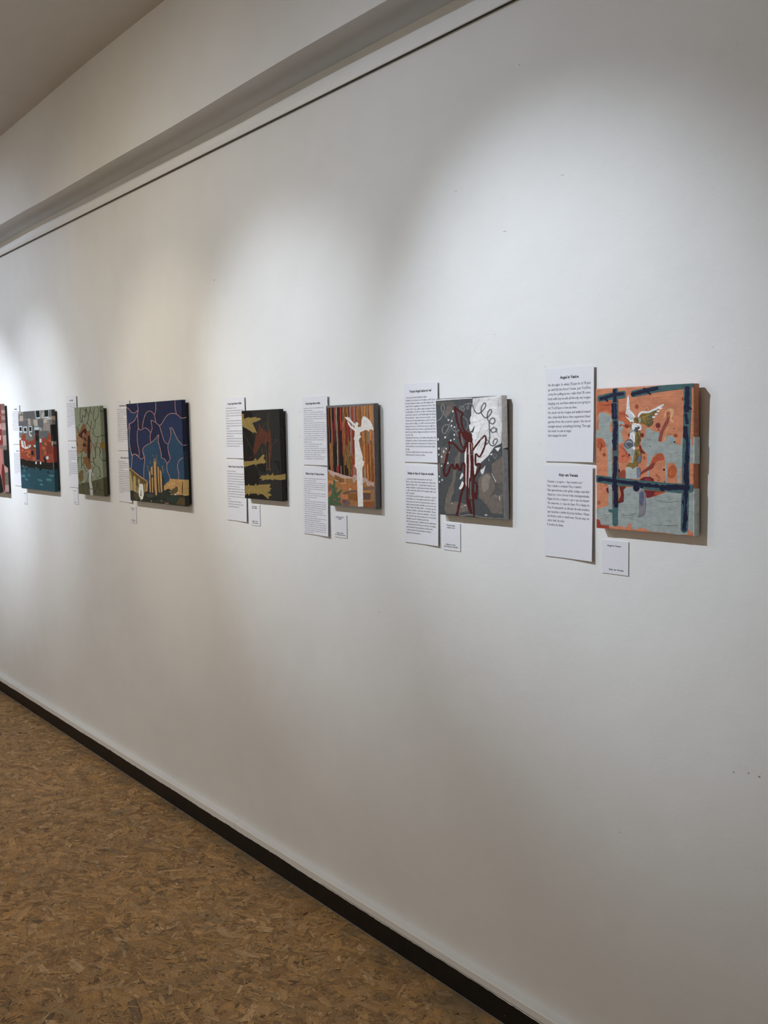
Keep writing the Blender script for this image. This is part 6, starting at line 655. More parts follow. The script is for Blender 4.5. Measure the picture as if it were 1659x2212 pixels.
(0,1,12,[1959,3362,1977,3224,1857,3028,1686,2777,1584,2700,1778,3029]),
(0,1,13,[1654,2367,1734,2323,1711,2046,1621,2024]),
(0,1,14,[733,2038,1294,2058,1276,1817,980,1904]),
(0,1,15,[732,2027,814,1982,592,1879,426,1872]),
(0,1,16,[654,1681,1070,1703,1262,1828,1565,1608,1610,1364,1677,1226,1340,1122,1172,1171,854,1418,600,1295,676,1415,807,1508]),
(0,1,17,[1265,2057,1626,2059,1568,1631,1434,1383,1301,1683]),
(0,1,18,[1293,1627,1472,1663,1562,1475,1411,1428]),
(0,2,19,[1265,1106,1550,1173,1720,1119,1639,941,1594,605,1679,384,1685,4,1427,0,1347,0,1312,483,1315,933]),
(0,2,20,[1158,1064,1269,1021,1255,920,1176,985]),
(0,2,20,[1697,987,1826,990,1799,901,1682,875]),(2,3,21,[767,3908,808,3904,726,3853,783,3847,697,3798,743,3794,662,3741,715,3737,636,3675,695,3673,627,3592,675,3591,616,3498,669,3497,612,3407,671,3408,624,3337,672,3338,639,3289,692,3293,666,3255,720,3264,706,3236,742,3248,747,3224,757,3244,799,3230,758,3246,826,3250,784,3258,856,3276,804,3282,881,3309,823,3313,891,3355,844,3357,906,3413,852,3415,920,3469,863,3471,932,3509,887,3513,957,3528,911,3539,977,3535,948,3554,993,3538,998,3556,1013,3534,1049,3549,1048,3515,1098,3526,1099,3480,1140,3488,1147,3447,1186,3461,1227,3440,1190,3457,1269,3476,1225,3482,1309,3530,1257,3535,1343,3594,1287,3598,1362,3655,1316,3658,1381,3712,1328,3714,1390,3770,1333,3772,1389,3829,1342,3830,1393,3888,1350,3889]),(2,3,21,[945,3867,975,3878,1013,3836,1054,3851,1093,3807,1126,3820,1163,3779,1197,3794,1226,3760,1251,3780,1284,3759,1275,3776,1326,3767,1291,3782,1353,3778,1311,3793,1371,3789,1346,3800]),(2,3,21,[1364,3876,1405,3878,1373,3833,1429,3836,1393,3791,1439,3793,1409,3748,1460,3752,1435,3706,1490,3712,1482,3665,1524,3672,1529,3624,1576,3633,1580,3584,1631,3594,1640,3546,1673,3553]),(2,3,21,[1894,3912,1934,3909,1861,3869,1916,3864,1842,3824,1887,3820,1814,3780,1864,3775,1783,3736,1837,3730,1753,3690,1797,3684,1711,3644,1760,3638,1670,3598,1725,3591,1643,3551,1687,3547,1618,3506,1669,3503,1600,3462,1657,3459,1590,3419,1636,3416,1564,3377,1615,3372,1528,3335,1582,3328,1493,3291,1537,3285,1446,3251,1494,3243,1399,3217,1448,3206,1355,3190,1391,3179,1300,3170,1337,3156,1243,3152,1282,3136,1195,3129,1220,3119]),(2,3,21,[1794,3716,1823,3727,1867,3683,1907,3698,1952,3651,1985,3663,2027,3621,2061,3636,2090,3601,2121,3619,2138,3593,2156,3609,2183,3589,2166,3607,2222,3602,2174,3613,2248,3631,2205,3637,2288,3683,2239,3688,2330,3753,2276,3758,2366,3831,2322,3835,2403,3905,2364,3909]),(2,3,21,[2169,3603,2209,3602,2150,3558,2205,3555,2140,3511,2185,3509,2129,3464,2180,3464,2137,3415,2192,3420,2183,3366,2225,3373,2243,3316,2288,3324,2300,3268,2351,3276,2341,3226,2385,3230,2347,3190,2397,3190,2337,3157,2391,3154,2322,3124,2366,3120,2293,3091,2341,3084,2252,3051,2303,3043,2206,3007,2247,3000,2151,2969,2195,2959,2106,2943,2150,2931,2086,2933,2109,2918,2080,2934,2067,2914,2065,2939,2034,2921,2027,2946,2004,2931,1986,2956,1958,2939,1940,2969,1906,2951,1881,2985,1849,2973,1818,3014,1777,3001,1738,3055,1692,3042,1639,3106,1602,3096,1543,3163,1499,3151,1442,3217,1404,3207]),(2,3,21,[2745,3708,2784,3706,2718,3644,2772,3642,2707,3578,2751,3576,2683,3517,2731,3513,2646,3465,2697,3457,2594,3423,2630,3413,2516,3391,2553,3377,2438,3361,2480,3347,2385,3330,2423,3321,2353,3301,2402,3296,2342,3275,2397,3274,2346,3252,2390,3251,2343,3229,2383,3228]),(2,3,21,[2625,3912,2661,3918,2663,3870,2714,3878,2714,3827,2755,3834,2757,3786,2802,3794,2797,3754,2844,3765,2840,3734,2873,3746,2875,3721,2903,3737,2905,3713,2907,3730,2907,3707,2907,3718]),(2,3,21,[860,3342,901,3346,965,3183,1010,3188]),(2,3,21,[580,3197,615,3187,345,3077,384,3066]),(2,3,21,[38,3028,27,3044,84,3030,66,3051,124,3038,111,3056,158,3040,162,3060,185,3036,217,3055,223,3025,261,3037,260,3003,306,3014,295,2978,348,2989,332,2954,377,2962,354,2930,406,2937,371,2905,429,2911,394,2879,441,2884,415,2853,457,2858]),(2,3,21,[2004,2893,2044,2896,2011,2847,2067,2851,2030,2801,2076,2804,2046,2756,2096,2761,2072,2714,2125,2722,2118,2677,2159,2685,2164,2641,2207,2652,2221,2610,2262,2625,2296,2589,2319,2604,2384,2575,2396,2595,2484,2571,2487,2593,2584,2575,2581,2593,2672,2579,2663,2599,2746,2587,2726,2607,2806,2603,2784,2618,2863,2616,2838,2633,2907,2631,2897,2646]),(2,3,21,[2494,2579,2534,2578,2472,2516,2527,2515,2466,2453,2510,2452,2446,2390,2495,2388,2412,2325,2466,2321,2365,2256,2408,2251,2296,2185,2344,2179,2221,2113,2273,2106,2160,2040,2194,2035]),(2,3,21,[1690,2452,1727,2460,1760,2388,1811,2398,1843,2326,1885,2334,1915,2264,1962,2273,1977,2208,2029,2218,2038,2161,2079,2169,2083,2118,2130,2126,2120,2077,2173,2085,2155,2035,2199,2040,2170,1989,2220,1992,2174,1941,2229,1944,2181,1893,2226,1895,2188,1845,2228,1846]),(2,3,21,[2381,2165,2401,2179,2449,2148,2475,2167,2524,2137,2546,2152,2587,2121,2620,2137,2637,2099,2683,2112,2682,2066,2724,2073,2713,2023,2761,2029,2735,1978,2788,1983,2754,1941,2798,1944,2752,1915,2802,1915,2740,1894,2793,1890,2729,1873,2772,1870,2717,1851,2756,1849]),(2,3,21,[7,2342,44,2351,29,2323,79,2337,63,2309,104,2320,87,2292,136,2303,109,2273,165,2283,135,2252,182,2258,151,2226,204,2232,166,2199,224,2205,194,2173,232,2178]),(2,3,21,[634,1863,676,1861,600,1809,658,1807,582,1752,629,1750,550,1702,602,1697,511,1670,553,1656,464,1662,462,1643,385,1671,368,1651,287,1679,290,1657,196,1659,233,1648,135,1611,187,1606,90,1546,149,1543,58,1474,106,1472,21,1406,64,1404]),(2,3,21,[510,1662,553,1664,504,1586,564,1589,513,1510,561,1512,511,1436,565,1438,505,1367,565,1368,502,1306,550,1306,485,1249,539,1249,467,1195,526,1195,463,1139,501,1139]),(2,3,21,[550,1304,534,1318,609,1311,584,1331,660,1326,643,1342,700,1331,709,1351,730,1324,777,1339,774,1294,819,1302,810,1244,862,1251,844,1189,901,1197,882,1145,928,1152,908,1110,959,1119,930,1080,985,1090,960,1058,1002,1068,993,1040,1025,1058,1048,1037,1039,1059,1094,1050,1069,1064,1137,1062,1106,1077,1172,1074,1148,1088]),(2,3,21,[2188,2061,2229,2062,2182,1988,2238,1990,2191,1913,2236,1914,2188,1842,2239,1843,2177,1782,2233,1782,2164,1733,2209,1731,2136,1692,2185,1688,2105,1662,2155,1654,2085,1645,2107,1630,2068,1647,2041,1629,2026,1664,1986,1648,1974,1681,1948,1666,1909,1678,1954,1670,1898,1646,1954,1649,1915,1603,1960,1607,1924,1558,1975,1561,1918,1526,1973,1524,1901,1507,1939,1498,1867,1494,1897,1479,1829,1487,1845,1466,1793,1482,1788,1464,1754,1487,1730,1468,1707,1499,1672,1481,1650,1513,1621,1498,1595,1526,1569,1513]),(2,3,21,[1918,1505,1957,1511,1944,1465,1998,1474,1980,1426,2023,1434,2014,1388,2061,1398,2066,1354,2109,1369,2148,1332,2173,1348,2238,1316,2261,1334,2325,1301,2354,1320,2399,1284,2430,1297,2453,1258,2494,1271,2499,1228,2548,1241,2543,1197,2585,1205,2567,1160,2617,1166,2580,1114,2635,1118,2588,1062,2633,1064,2580,1010,2630,1011,2567,966,2621,966,2556,932,2600,929,2531,904,2578,899,2502,880,2551,872,2478,857,2515,850,2445,839,2484,829,2411,825,2448,810,2379,811,2403,798,2341,803,2358,785,2301,799,2307,778,2255,795,2253,777,2204,795,2201,775,2153,792,2151,774]),(2,3,21,[2751,2066,2789,2063,2704,1995,2758,1992,2665,1922,2708,1920,2628,1851,2677,1850,2618,1784,2673,1788,2658,1722,2701,1729,2719,1662,2764,1672,2788,1612,2835,1624,2848,1577,2885,1587,2885,1557,2907,1573,2907,1552,2907,1574,2907,1558,2907,1575,2907,1559,2907,1575]),(2,3,21,[2020,1309,2055,1302,1944,1263,1993,1253,1877,1214,1917,1207,1806,1166,1852,1159,1744,1114,1797,1108,1700,1060,1743,1056,1654,1005,1705,1002,1617,947,1673,945,1597,885,1643,885,1577,818,1629,819,1566,747,1624,749,1572,675,1618,677,1576,603,1628,607,1600,527,1656,534,1646,450,1691,456,1676,380,1728,385,1680,329,1737,330,1657,302,1692,293,1607,291,1622,272,1545,286,1545,264,1489,283,1483,265,1450,284,1435,264,1425,288,1388,269,1387,300,1348,288,1344,332,1295,321,1284,387,1230,376,1208,460,1164,452,1137,542,1085,533,1060,619,1016,611]),(2,3,21,[2544,922,2579,931,2598,884,2645,897,2663,847,2701,858,2720,813,2761,826,2774,787,2812,805,2829,779,2843,797,2878,781,2869,800,2907,786,2901,807,2907,794,2907,807]),(2,3,21,[15,494,8,510,110,502,100,523,203,516,196,534,289,522,291,543,359,521,387,542,422,503,461,516,476,468,523,481,539,435,578,454,633,428,625,446,737,456,701,470,843,505,798,517,941,563,902,571,1031,615,987,625,1107,663,1057,672,1168,712,1126,717,1226,762,1176,767,1269,818,1213,819,1284,879,1237,878,1291,945,1238,943,1290,1013,1233,1010,1280,1078,1243,1077]),(2,3,21,[2167,621,2207,627,2211,545,2266,553,2266,468,2310,475,2317,396,2365,405,2378,338,2427,351,2461,300,2495,314,2549,274,2579,291,2636,257,2663,278,2715,249,2731,267,2779,245,2783,265,2835,250,2822,271,2878,261,2866,277,2907,269,2907,284]),(2,3,21,[2152,513,2192,513,2112,439,2168,439,2088,363,2133,363,2050,292,2099,290,1997,234,2048,227,1931,190,1964,180,1841,157,1871,143,1741,128,1773,112,1651,92,1673,82]),(2,3,21,[1676,336,1715,344,1838,175,1881,184]),(2,3,22,[502,444,531,446,545,11,577,14]),(3,3,23,[0,3703,0,3724,8,3693,20,3722,28,3690,37,3713,46,3682,56,3709,68,3675,78,3704,95,3672,102,3696,123,3664,130,3692,152,3658,159,3688,177,3657,177,3677]),(3,3,23,[0,2626,0,2648,175,2633,175,2657]),(3,3,23,[0,1573,0,1593,0,1564,4,1590,0,1559,12,1582,13,1551,23,1578,35,1544,42,1575,67,1543,70,1568,105,1539,107,1567,145,1535,147,1566,177,1538,177,1558]),(3,3,23,[0,781,0,803,0,780,0,811,15,786,10,811,35,788,29,816,59,792,51,823,87,803,80,827,119,810,111,837,153,818,144,848,177,833,177,852]),(3,3,23,[0,258,0,280,0,254,0,285,0,256,0,282,7,256,2,284,31,259,23,290,66,271,58,296,110,283,101,310,158,295,149,325,177,314,177,334]),(1,4,24,[0,0,0,802,177,827,177,0]),(1,4,25,[0,2384,171,2350,166,2047,0,2082])]},{'fit':[-4.96444,-4.47346,1.2059,0.39736,0.0168,-0.00162,0.01047],'base':(182,176,163),'parts':['painted_grey_facade','painted_red_quay','painted_window','painted_tower','painted_canal','painted_edge'],'cols':[(465,403,347),(122,126,132),(318,272,245),(293,249,221),(284,57,32),(196,36,22),(470,121,58),(122,77,25),(38,103,105),(73,107,108),(701,653,619),(255,247,236),(673,627,594),(477,470,453),(575,650,697),(618,564,534),(394,58,45),(380,29,25),(388,46,33),(460,93,53),(523,622,669),(6,15,15),(23,8,9),(23,9,7),(22,11,11),(4,4,4),(11,10,8),(523,419,346),(537,661,697),(8,8,9),(57,11,18),(10,38,47),(12,26,49),(42,130,173),(19,77,105),(8,9,8),(706,706,718),(582,675,663),(70,14,11),(61,213,233),(6,12,12),(60,58,48),(518,391,322),(7,9,8),(295,242,215),(27,47,41),(213,29,24),(6,7,6),(13,63,88)],'ents':[(0,0,0,[1501,3619,1852,3604,1859,3272,1488,3278]),
(0,0,0,[0,3963,464,3960,460,3867,86,3846,8,3536,0,3536]),
(0,0,0,[2278,3530,2881,3547,2927,3190,2406,3198,2372,3264,2276,3354]),
(0,0,0,[3717,3530,4884,3633,4868,3507,4240,3463,4201,3322,3732,3329]),
(0,0,0,[3488,3836,3849,3848,3844,3556,3472,3564]),
(0,0,0,[600,3946,737,3950,723,3853,610,3856]),
(0,0,0,[251,3766,755,3755,718,3500,211,3494]),
(0,0,0,[3116,3094,3411,3104,3392,2961,3288,2962]),
(0,0,0,[4301,3462,4475,3402,4424,3318,4304,3334]),
(0,0,1,[877,3974,1053,3974,2466,3949,2479,3577,1851,3597,783,3634]),
(0,0,1,[2924,3546,3719,3544,3695,3115,2917,3183]),
(0,0,1,[0,3483,1482,3486,1404,3249,0,3255]),
(0,0,1,[3181,2948,4416,2950,4343,2695,3138,2630]),
(0,0,1,[2068,3269,2372,3264,2340,2722,2097,2532,2019,2916]),
(0,0,1,[1752,2889,1993,2886,1968,2798,1742,2815]),
(0,0,2,[3387,3974,3878,3974,3842,3856,3467,3837]),
(0,0,3,[3728,3301,4620,3286,4579,2962,3684,2972]),
(0,1,4,[0,2497,302,2534,355,2734,714,2837,1036,2808,982,2490,1170,2549,1420,2414,1694,2473,2180,2502,2405,2721,3023,2398,3388,2614,3765,2641,4011,2640,4266,2724,4321,2837,4607,2866,4694,2453,4867,2411,4875,1840,0,1797]),
(0,1,4,[0,2057,4905,2080,4882,1430,4175,1390,3604,1414,2338,1438,1556,1486,1104,1450,526,1532,0,1540]),
(0,1,5,[4065,2426,4750,2425,4795,1839,3905,1831]),
(0,1,6,[3729,2369,4018,2383,4083,2254,3798,2268]),
(0,1,6,[325,2051,596,2022,531,1885,284,1929]),
(0,1,6,[1092,1994,1632,2027,1699,1879,1115,1844]),
(0,1,6,[4362,2525,4641,2510,4588,2411,4369,2425]),
(0,1,6,[720,1931,1623,1967,1618,1609,1218,1620]),
(0,1,6,[3719,1980,3962,1953,3858,1780,3702,1851]),
(0,1,6,[3288,2181,3706,2196,3850,2039,3512,1979]),
(0,1,6,[1931,1643,2370,1677,2342,1471,1954,1495]),
(0,1,7,[1242,1853,1210,1828,1128,1810,1019,1803,911,1808,834,1825,808,1849,841,1873,923,1892,1033,1899,1140,1893,1217,1876]),
(0,1,7,[1644,1766,1619,1741,1558,1722,1477,1714,1398,1720,1342,1738,1324,1763,1349,1789,1410,1808,1491,1816,1570,1810,1626,1792]),
(0,1,7,[3556,1994,3527,1966,3456,1946,3361,1938,3267,1944,3201,1964,3179,1992,3208,2019,3280,2040,3375,2048,3468,2041,3534,2021]),
(0,1,7,[3474,1849,3452,1805,3402,1773,3337,1761,3276,1772,3234,1803,3223,1847,3246,1890,3296,1923,3360,1935,3421,1924,3463,1892]),
(0,1,7,[3936,2225,3906,2205,3829,2190,3725,2185,3623,2190,3549,2204,3524,2225,3554,2245,3632,2260,3736,2265,3838,2260,3912,2245]),
(0,1,7,[2383,2090,2328,2068,2183,2051,1986,2044,1789,2049,1646,2064,1596,2086,1652,2109,1800,2126,1998,2133,2194,2127,2334,2112]),
(0,1,7,[3566,2008,3539,1984,3473,1965,3384,1958,3297,1964,3235,1982,3215,2006,3242,2031,3309,2050,3397,2057,3484,2050,3546,2033]),
(0,1,7,[821,2731,805,2709,766,2692,715,2687,665,2693,631,2710,621,2733,638,2755,677,2771,728,2777,777,2771,811,2754]),
(0,1,7,[2066,2177,2042,2152,1985,2133,1910,2126,1836,2133,1784,2151,1767,2176,1791,2202,1848,2220,1924,2227,1997,2221,2049,2202]),
(0,1,8,[3338,2398,3648,2383,3597,2311,3425,2268,3346,2297]),
(0,1,9,[3686,2670,4262,2696,4211,2611,4033,2497,3964,2597]),
(0,1,10,[250,2492,490,2491,673,2173,848,2128,728,2460,896,2460,950,2204,1250,2160,1320,2280,1337,2082,919,2050,319,2172]),
(0,1,11,[490,2491,732,2490,753,2158,664,2173]),
(0,1,12,[0,2632,318,2643,302,2529,0,2510]),
(0,1,13,[1399,2265,1799,2280,1739,2161,1373,2085]),
(0,1,14,[2103,2259,2472,2266,2476,2134,2222,2178]),
(0,1,15,[1535,2920,1690,2919,1742,2815,1997,2754,1942,2673,1597,2726]),
(0,1,16,[1379,2504,1358,2477,1310,2457,1246,2450,1184,2458,1141,2478,1128,2505,1149,2531,1198,2551,1261,2558,1323,2551,1366,2531]),
(0,1,10,[3066,2558,3360,2564,3359,2398,3064,2391]),(2,1,17,[3091,2383,3246,2384,3029,1823,3200,1825]),(2,1,18,[3076,2071,3177,2072,3018,1451,3130,1453]),(2,1,19,[2400,2068,2490,2068,2325,1456,2424,1457]),
(0,2,20,[2576,3968,3338,3966,3335,3564,2705,3568]),
(0,2,21,[2691,3965,3254,3963,3256,3633,2745,3637]),
(0,2,20,[3856,3961,4567,3960,4516,3571,3888,3577]),
(0,2,21,[3917,3953,4505,3951,4465,3642,3937,3640]),
(0,2,20,[2,3239,553,3242,551,2914,23,2907]),
(0,2,22,[119,3184,453,3188,470,2988,138,2991]),
(0,2,20,[711,3199,1272,3202,1272,2890,712,2890]),
(0,2,23,[825,3137,1187,3140,1191,2950,846,2964]),
(0,2,20,[1534,3225,2050,3228,2049,2912,1525,2908]),
(0,2,24,[1615,3172,1977,3174,1946,2958,1631,2971]),
(0,2,25,[4668,3250,4910,3251,4910,2934,4872,2450,4705,2450]),
(0,2,26,[1747,1968,2107,1970,2128,1746,1762,1757]),
(0,2,27,[4732,2439,4910,2441,4910,2290,4762,2210]),
(0,3,28,[2390,3147,3103,3147,3092,3004,2393,3012]),
(0,3,29,[2479,3007,3029,3008,3001,2482,2487,2469]),
(0,3,30,[2479,2853,3008,2856,2996,2761,2486,2747]),
(0,3,31,[2487,2469,3001,2485,2997,1823,2467,1818]),
(0,3,32,[2501,2068,3042,2071,2995,1492,2486,1514]),
(0,3,33,[2480,1532,2969,1524,2963,1480,2494,1480]),
(0,4,34,[0,0,0,866,5,1191,1680,1103,3399,1123,4882,1112,4910,330,4910,7,3417,0]),
(0,4,35,[0,1279,0,1543,526,1535,1104,1450,1557,1489,1728,1447,2338,1441,3604,1417,4134,1389,4824,1436,4820,1096,4535,1052,3227,1091,3107,979,2875,978,2767,1125,2506,1090,2384,1147,1677,1085,1148,1119,976,1179,790,1145,343,1221,12,1112]),
(0,4,36,[2527,1373,2507,1335,2462,1306,2404,1295,2349,1304,2312,1331,2302,1370,2323,1408,2368,1437,2425,1448,2480,1439,2517,1411]),
(0,4,36,[3185,1369,3165,1333,3121,1305,3065,1295,3012,1303,2975,1330,2965,1366,2985,1403,3029,1430,3085,1441,3138,1432,3175,1406]),
(0,4,37,[4252,1641,4221,1600,4149,1568,4054,1556,3961,1566,3896,1595,3876,1637,3907,1679,3980,1710,4075,1722,4168,1712,4232,1683]),
(0,4,38,[2597,1445,2894,1435,2841,1361,2630,1372]),
(0,4,35,[3595,1727,3722,1690,4011,1380,3645,1415,3525,1604]),
(0,4,39,[73,702,637,717,697,594,104,592]),
(0,4,39,[650,550,1060,498,1058,423,690,444]),
(0,4,39,[1144,775,1396,752,1383,658,1174,668]),
(0,4,39,[2511,562,3175,535,3193,453,2550,469]),
(0,4,39,[4173,810,4844,813,4841,725,4204,736]),
(0,4,39,[3782,629,4488,618,4454,507,3817,523]),
(0,4,39,[2803,351,3261,334,3269,236,2821,257]),
(0,4,39,[490,964,649,960,651,877,525,889]),
(0,4,40,[405,1046,380,1020,320,1000,240,991,162,996,107,1014,90,1040,115,1066,175,1087,255,1095,333,1090,388,1072]),
(0,4,40,[1137,1044,1116,1013,1066,990,1002,980,939,987,896,1008,883,1038,905,1069,954,1092,1019,1101,1081,1095,1124,1073]),
(0,4,40,[2258,1078,2238,1052,2191,1033,2129,1025,2069,1030,2027,1048,2014,1073,2034,1098,2081,1118,2143,1126,2203,1120,2245,1103]),
(0,4,40,[4206,940,4185,909,4134,886,4068,876,4003,882,3958,903,3944,933,3966,964,4017,987,4083,997,4148,990,4193,969]),(1,5,41,[0,3968,168,3969,168,3647,0,3658]),(1,5,42,[0,3660,168,3660,168,3464,0,3464]),(1,5,43,[0,3254,168,3253,168,2443,0,2446]),(1,5,44,[0,2441,168,2439,168,2391,164,2295,0,2298]),(1,5,45,[0,2298,164,2295,159,2196,0,2199]),(1,5,46,[0,2199,168,2196,168,1835,0,1840]),(1,5,46,[0,2080,168,2076,168,1425,0,1430]),(1,5,47,[0,1430,168,1425,168,1085,0,1091]),(1,5,48,[0,0,0,1091,168,1085,168,0])]},{'fit':[-5.90587,-5.22734,1.16555,0.48905,0.01872,0.0037,0.01052],'base':(211,132,114),'parts':['painted_red_figure','painted_edge'],'cols':[(208,28,25),(422,241,224),(520,249,237),(566,291,271),(452,172,159),(135,18,18),(4,6,6),(306,214,163),(692,542,479),(407,205,162),(613,381,332),(288,180,163),(741,529,480),(322,234,200),(689,500,464),(390,280,233),(12,21,20),(860,520,483),(270,229,182),(684,447,425)],'ents':[(0,0,0,[4574,4891,6253,4891,6757,4850,6696,4280,6661,3857,6706,3206,6785,2851,6785,2702,4111,2417]),
(0,0,1,[4470,4332,6775,4278,6771,4253,4455,4255]),
(0,0,2,[5232,3881,6616,3832,6763,3531,5158,3473]),
(0,0,3,[5523,3189,6582,3182,6457,2932,5458,2832]),
(0,0,4,[3919,2435,6605,2448,6615,1755,6785,1505,6785,739,6772,660,4203,1434]),
(0,0,5,[6471,1684,6785,1529,6785,635,6687,175,6512,168,6268,783,6241,1128]),
(0,0,6,[3461,0,3675,1136,6051,1054,6211,712,6455,97,5954,7,5397,0]),(1,1,7,[0,4891,187,4891,187,4551,0,4551]),(1,1,8,[0,4551,187,4551,187,4377,0,4377]),(1,1,9,[0,4377,187,4377,187,4227,0,4228]),(1,1,10,[0,4228,187,4227,187,4015,0,4016]),(1,1,11,[0,4016,187,4015,187,3853,0,3854]),(1,1,12,[0,3854,187,3853,187,3465,0,3468]),(1,1,13,[0,3468,187,3465,187,3190,0,3193]),(1,1,14,[0,3193,187,3190,187,2626,0,2631]),(1,1,15,[0,2631,187,2626,187,2425,0,2430]),(1,1,16,[0,2382,187,2365,187,1367,13,1484,0,1523]),(1,1,17,[0,1271,0,1573,187,1396,187,1161,23,1168]),(1,1,18,[0,1169,187,1161,187,472,0,482]),(1,1,19,[0,482,187,472,187,100,0,110])]}]
SHEETS = [(1, 0, -1.4024, 1.6066), (1, 1, -1.4047, 1.3904), (2, 0, -1.898, 1.5977), (2, 1, -1.8997, 1.3813), (3, 0, -2.3778, 1.5816), (3, 1, -2.3848, 1.3681), (4, 0, -2.8545, 1.5963), (4, 1, -2.8584, 1.3806), (5, 0, -3.7723, 1.6176), (5, 1, -3.7804, 1.4001), (6, 0, -4.3472, 1.6599), (6, 1, -4.3522, 1.4411), (7, 0, -5.1476, 1.6424), (7, 1, -5.1531, 1.4198)]
CARDS = [(1, -1.243, 1.2329, 0.0682, 0.0717), (2, -1.7468, 1.2375, 0.064, 0.0706), (3, -2.222, 1.2297, 0.0613, 0.0671), (4, -2.6997, 1.2358, 0.0589, 0.0708), (5, -3.6708, 1.1785, 0.06, 0.0702), (6, -4.31, 1.2274, 0.0633, 0.0717), (7, -5.017, 1.1844, 0.0527, 0.0661)]
MARKS = [(-0.9285, 0.8045, 0.00156, 0.00182, 135), (-0.898, 0.8113, 0.00186, 0.00146, 152), (-0.8764, 0.8102, 0.00274, 0.00167, 150), (-0.8729, 0.8166, 0.00068, 0.00067, 150), (-1.4798, 2.2929, 0.00139, 0.00125, 117), (-1.5621, 1.6995, 0.00113, 0.00081, 129), (-2.016, 0.964, 0.00181, 0.00165, 123), (-2.9019, 2.0055, 0.00181, 0.00388, 141), (-0.9473, 2.1676, 0.00045, 0.00355, 225), (-0.9766, 0.7133, 0.0005, 0.0007, 150), (-1.404, 1.613, 0.00084, 0.0009, 141), (-1.4192, 1.5261, 0.00069, 0.00104, 141), (-1.4207, 1.4377, 0.00069, 0.00105, 141), (-1.5276, 1.933, 0.00638, 0.00046, 150), (-1.6897, 2.0578, 0.00406, 0.00041, 150), (-1.355, 2.0236, 0.0064, 0.00037, 165), (-1.4641, 1.5446, 0.00071, 0.00132, 170), (-1.1918, 0.5953, 0.00676, 0.00039, 152), (-1.3809, 1.4064, 0.00042, 0.00065, 135), (-2.3927, 1.5367, 0.00157, 0.00088, 153), (-2.3933, 1.4611, 0.00158, 0.00106, 135), (-2.3927, 1.5381, 0.00126, 0.00071, 150), (-0.9867, 1.6233, 0.00073, 0.00076, 150), (-2.2156, 1.4778, 0.00114, 0.00067, 170)]

def scuffs():
    for (x, z, a, b, g) in MARKS:
        bm = bmesh.new(); k = 9; vs = []
        for i in range(k):
            t = 2 * math.pi * i / k; r = rnd.uniform(.7, 1.15)
            vs.append(bm.verts.new((x + a * r * math.cos(t), -0.00035, z + b * r * math.sin(t))))
        c = bm.verts.new((x, -0.0006, z))
        for i in range(k): bm.faces.new((vs[i], vs[(i + 1) % k], c))
        bmesh.ops.recalc_face_normals(bm, faces=bm.faces)
        l = ((g / 255 + .055) / 1.055) ** 2.4
        key = 'wall_mark_%d' % g
        mt = bpy.data.materials.get(key) or flat_mat(key, (l, l * .97, l * .92), 0.7)
        from_bm('scuff_mark', bm, mt, wall)
scuffs()

# ------------------------------------------------------------------ paintings
LABELS = {
 1: 'orange canvas of a winged statue behind a blue painted wire fence, nearest the camera',
 2: 'grey and white canvas with an angel drawn in dark red lines, white dots and curls',
 3: 'canvas of a white angel silhouette on a column before red and ochre stripes',
 4: 'black canvas with golden hands and a brown winged figure',
 5: 'large dark blue canvas of a golden castle under pink-outlined sky shapes',
 6: 'pale green canvas of a brown robed angel on a white pedestal',
 7: 'canvas of a terracotta quay with grey facade above teal water',
 8: 'red and pink canvas with dark edge, cut off at the left of the picture'}
GP = 'stretched canvas paintings hung in a row on the wall'
def body_mesh(W, H, t):
    bm = bmesh.new(); box(bm, 0, W, 0, t, 0, H)
    for v in bm.verts: pass
    bmesh.ops.bevel(bm, geom=list(bm.edges), offset=0.0022, segments=2, affect='EDGES', profile=0.6)
    bmesh.ops.recalc_face_normals(bm, faces=bm.faces)
    return bm
def set_col(me, cols):
    at = me.color_attributes.new('paint', 'FLOAT_COLOR', 'CORNER')
    at.data.foreach_set('color', np.asarray(cols, np.float32).ravel())
SHARP = {'painted_window', 'painted_edge', 'painted_stripe', 'painted_stripe_ground', 'painted_tower', 'painted_grey_facade'}
def soften(p):
    """round a painted outline off a little, as a brush does"""
    out = []; n = len(p)
    for i in range(n):
        a, q, b = p[i - 1], p[i], p[(i + 1) % n]
        if min(q[0], q[1], W - q[0], H - q[1]) < .0004:
            out.append(q); continue
        la = math.hypot(a[0] - q[0], a[1] - q[1]); lb = math.hypot(b[0] - q[0], b[1] - q[1])
        ra = min(.32, .0022 / max(la, 1e-6)); rb = min(.32, .0022 / max(lb, 1e-6))
        u = (q[0] + (a[0] - q[0]) * ra, q[1] + (a[1] - q[1]) * ra); v = (q[0] + (b[0] - q[0]) * rb, q[1] + (b[1] - q[1]) * rb)
        out += [u, ((u[0] + v[0]) * .25 + q[0] * .5, (u[1] + v[1]) * .25 + q[1] * .5), v]
    return out
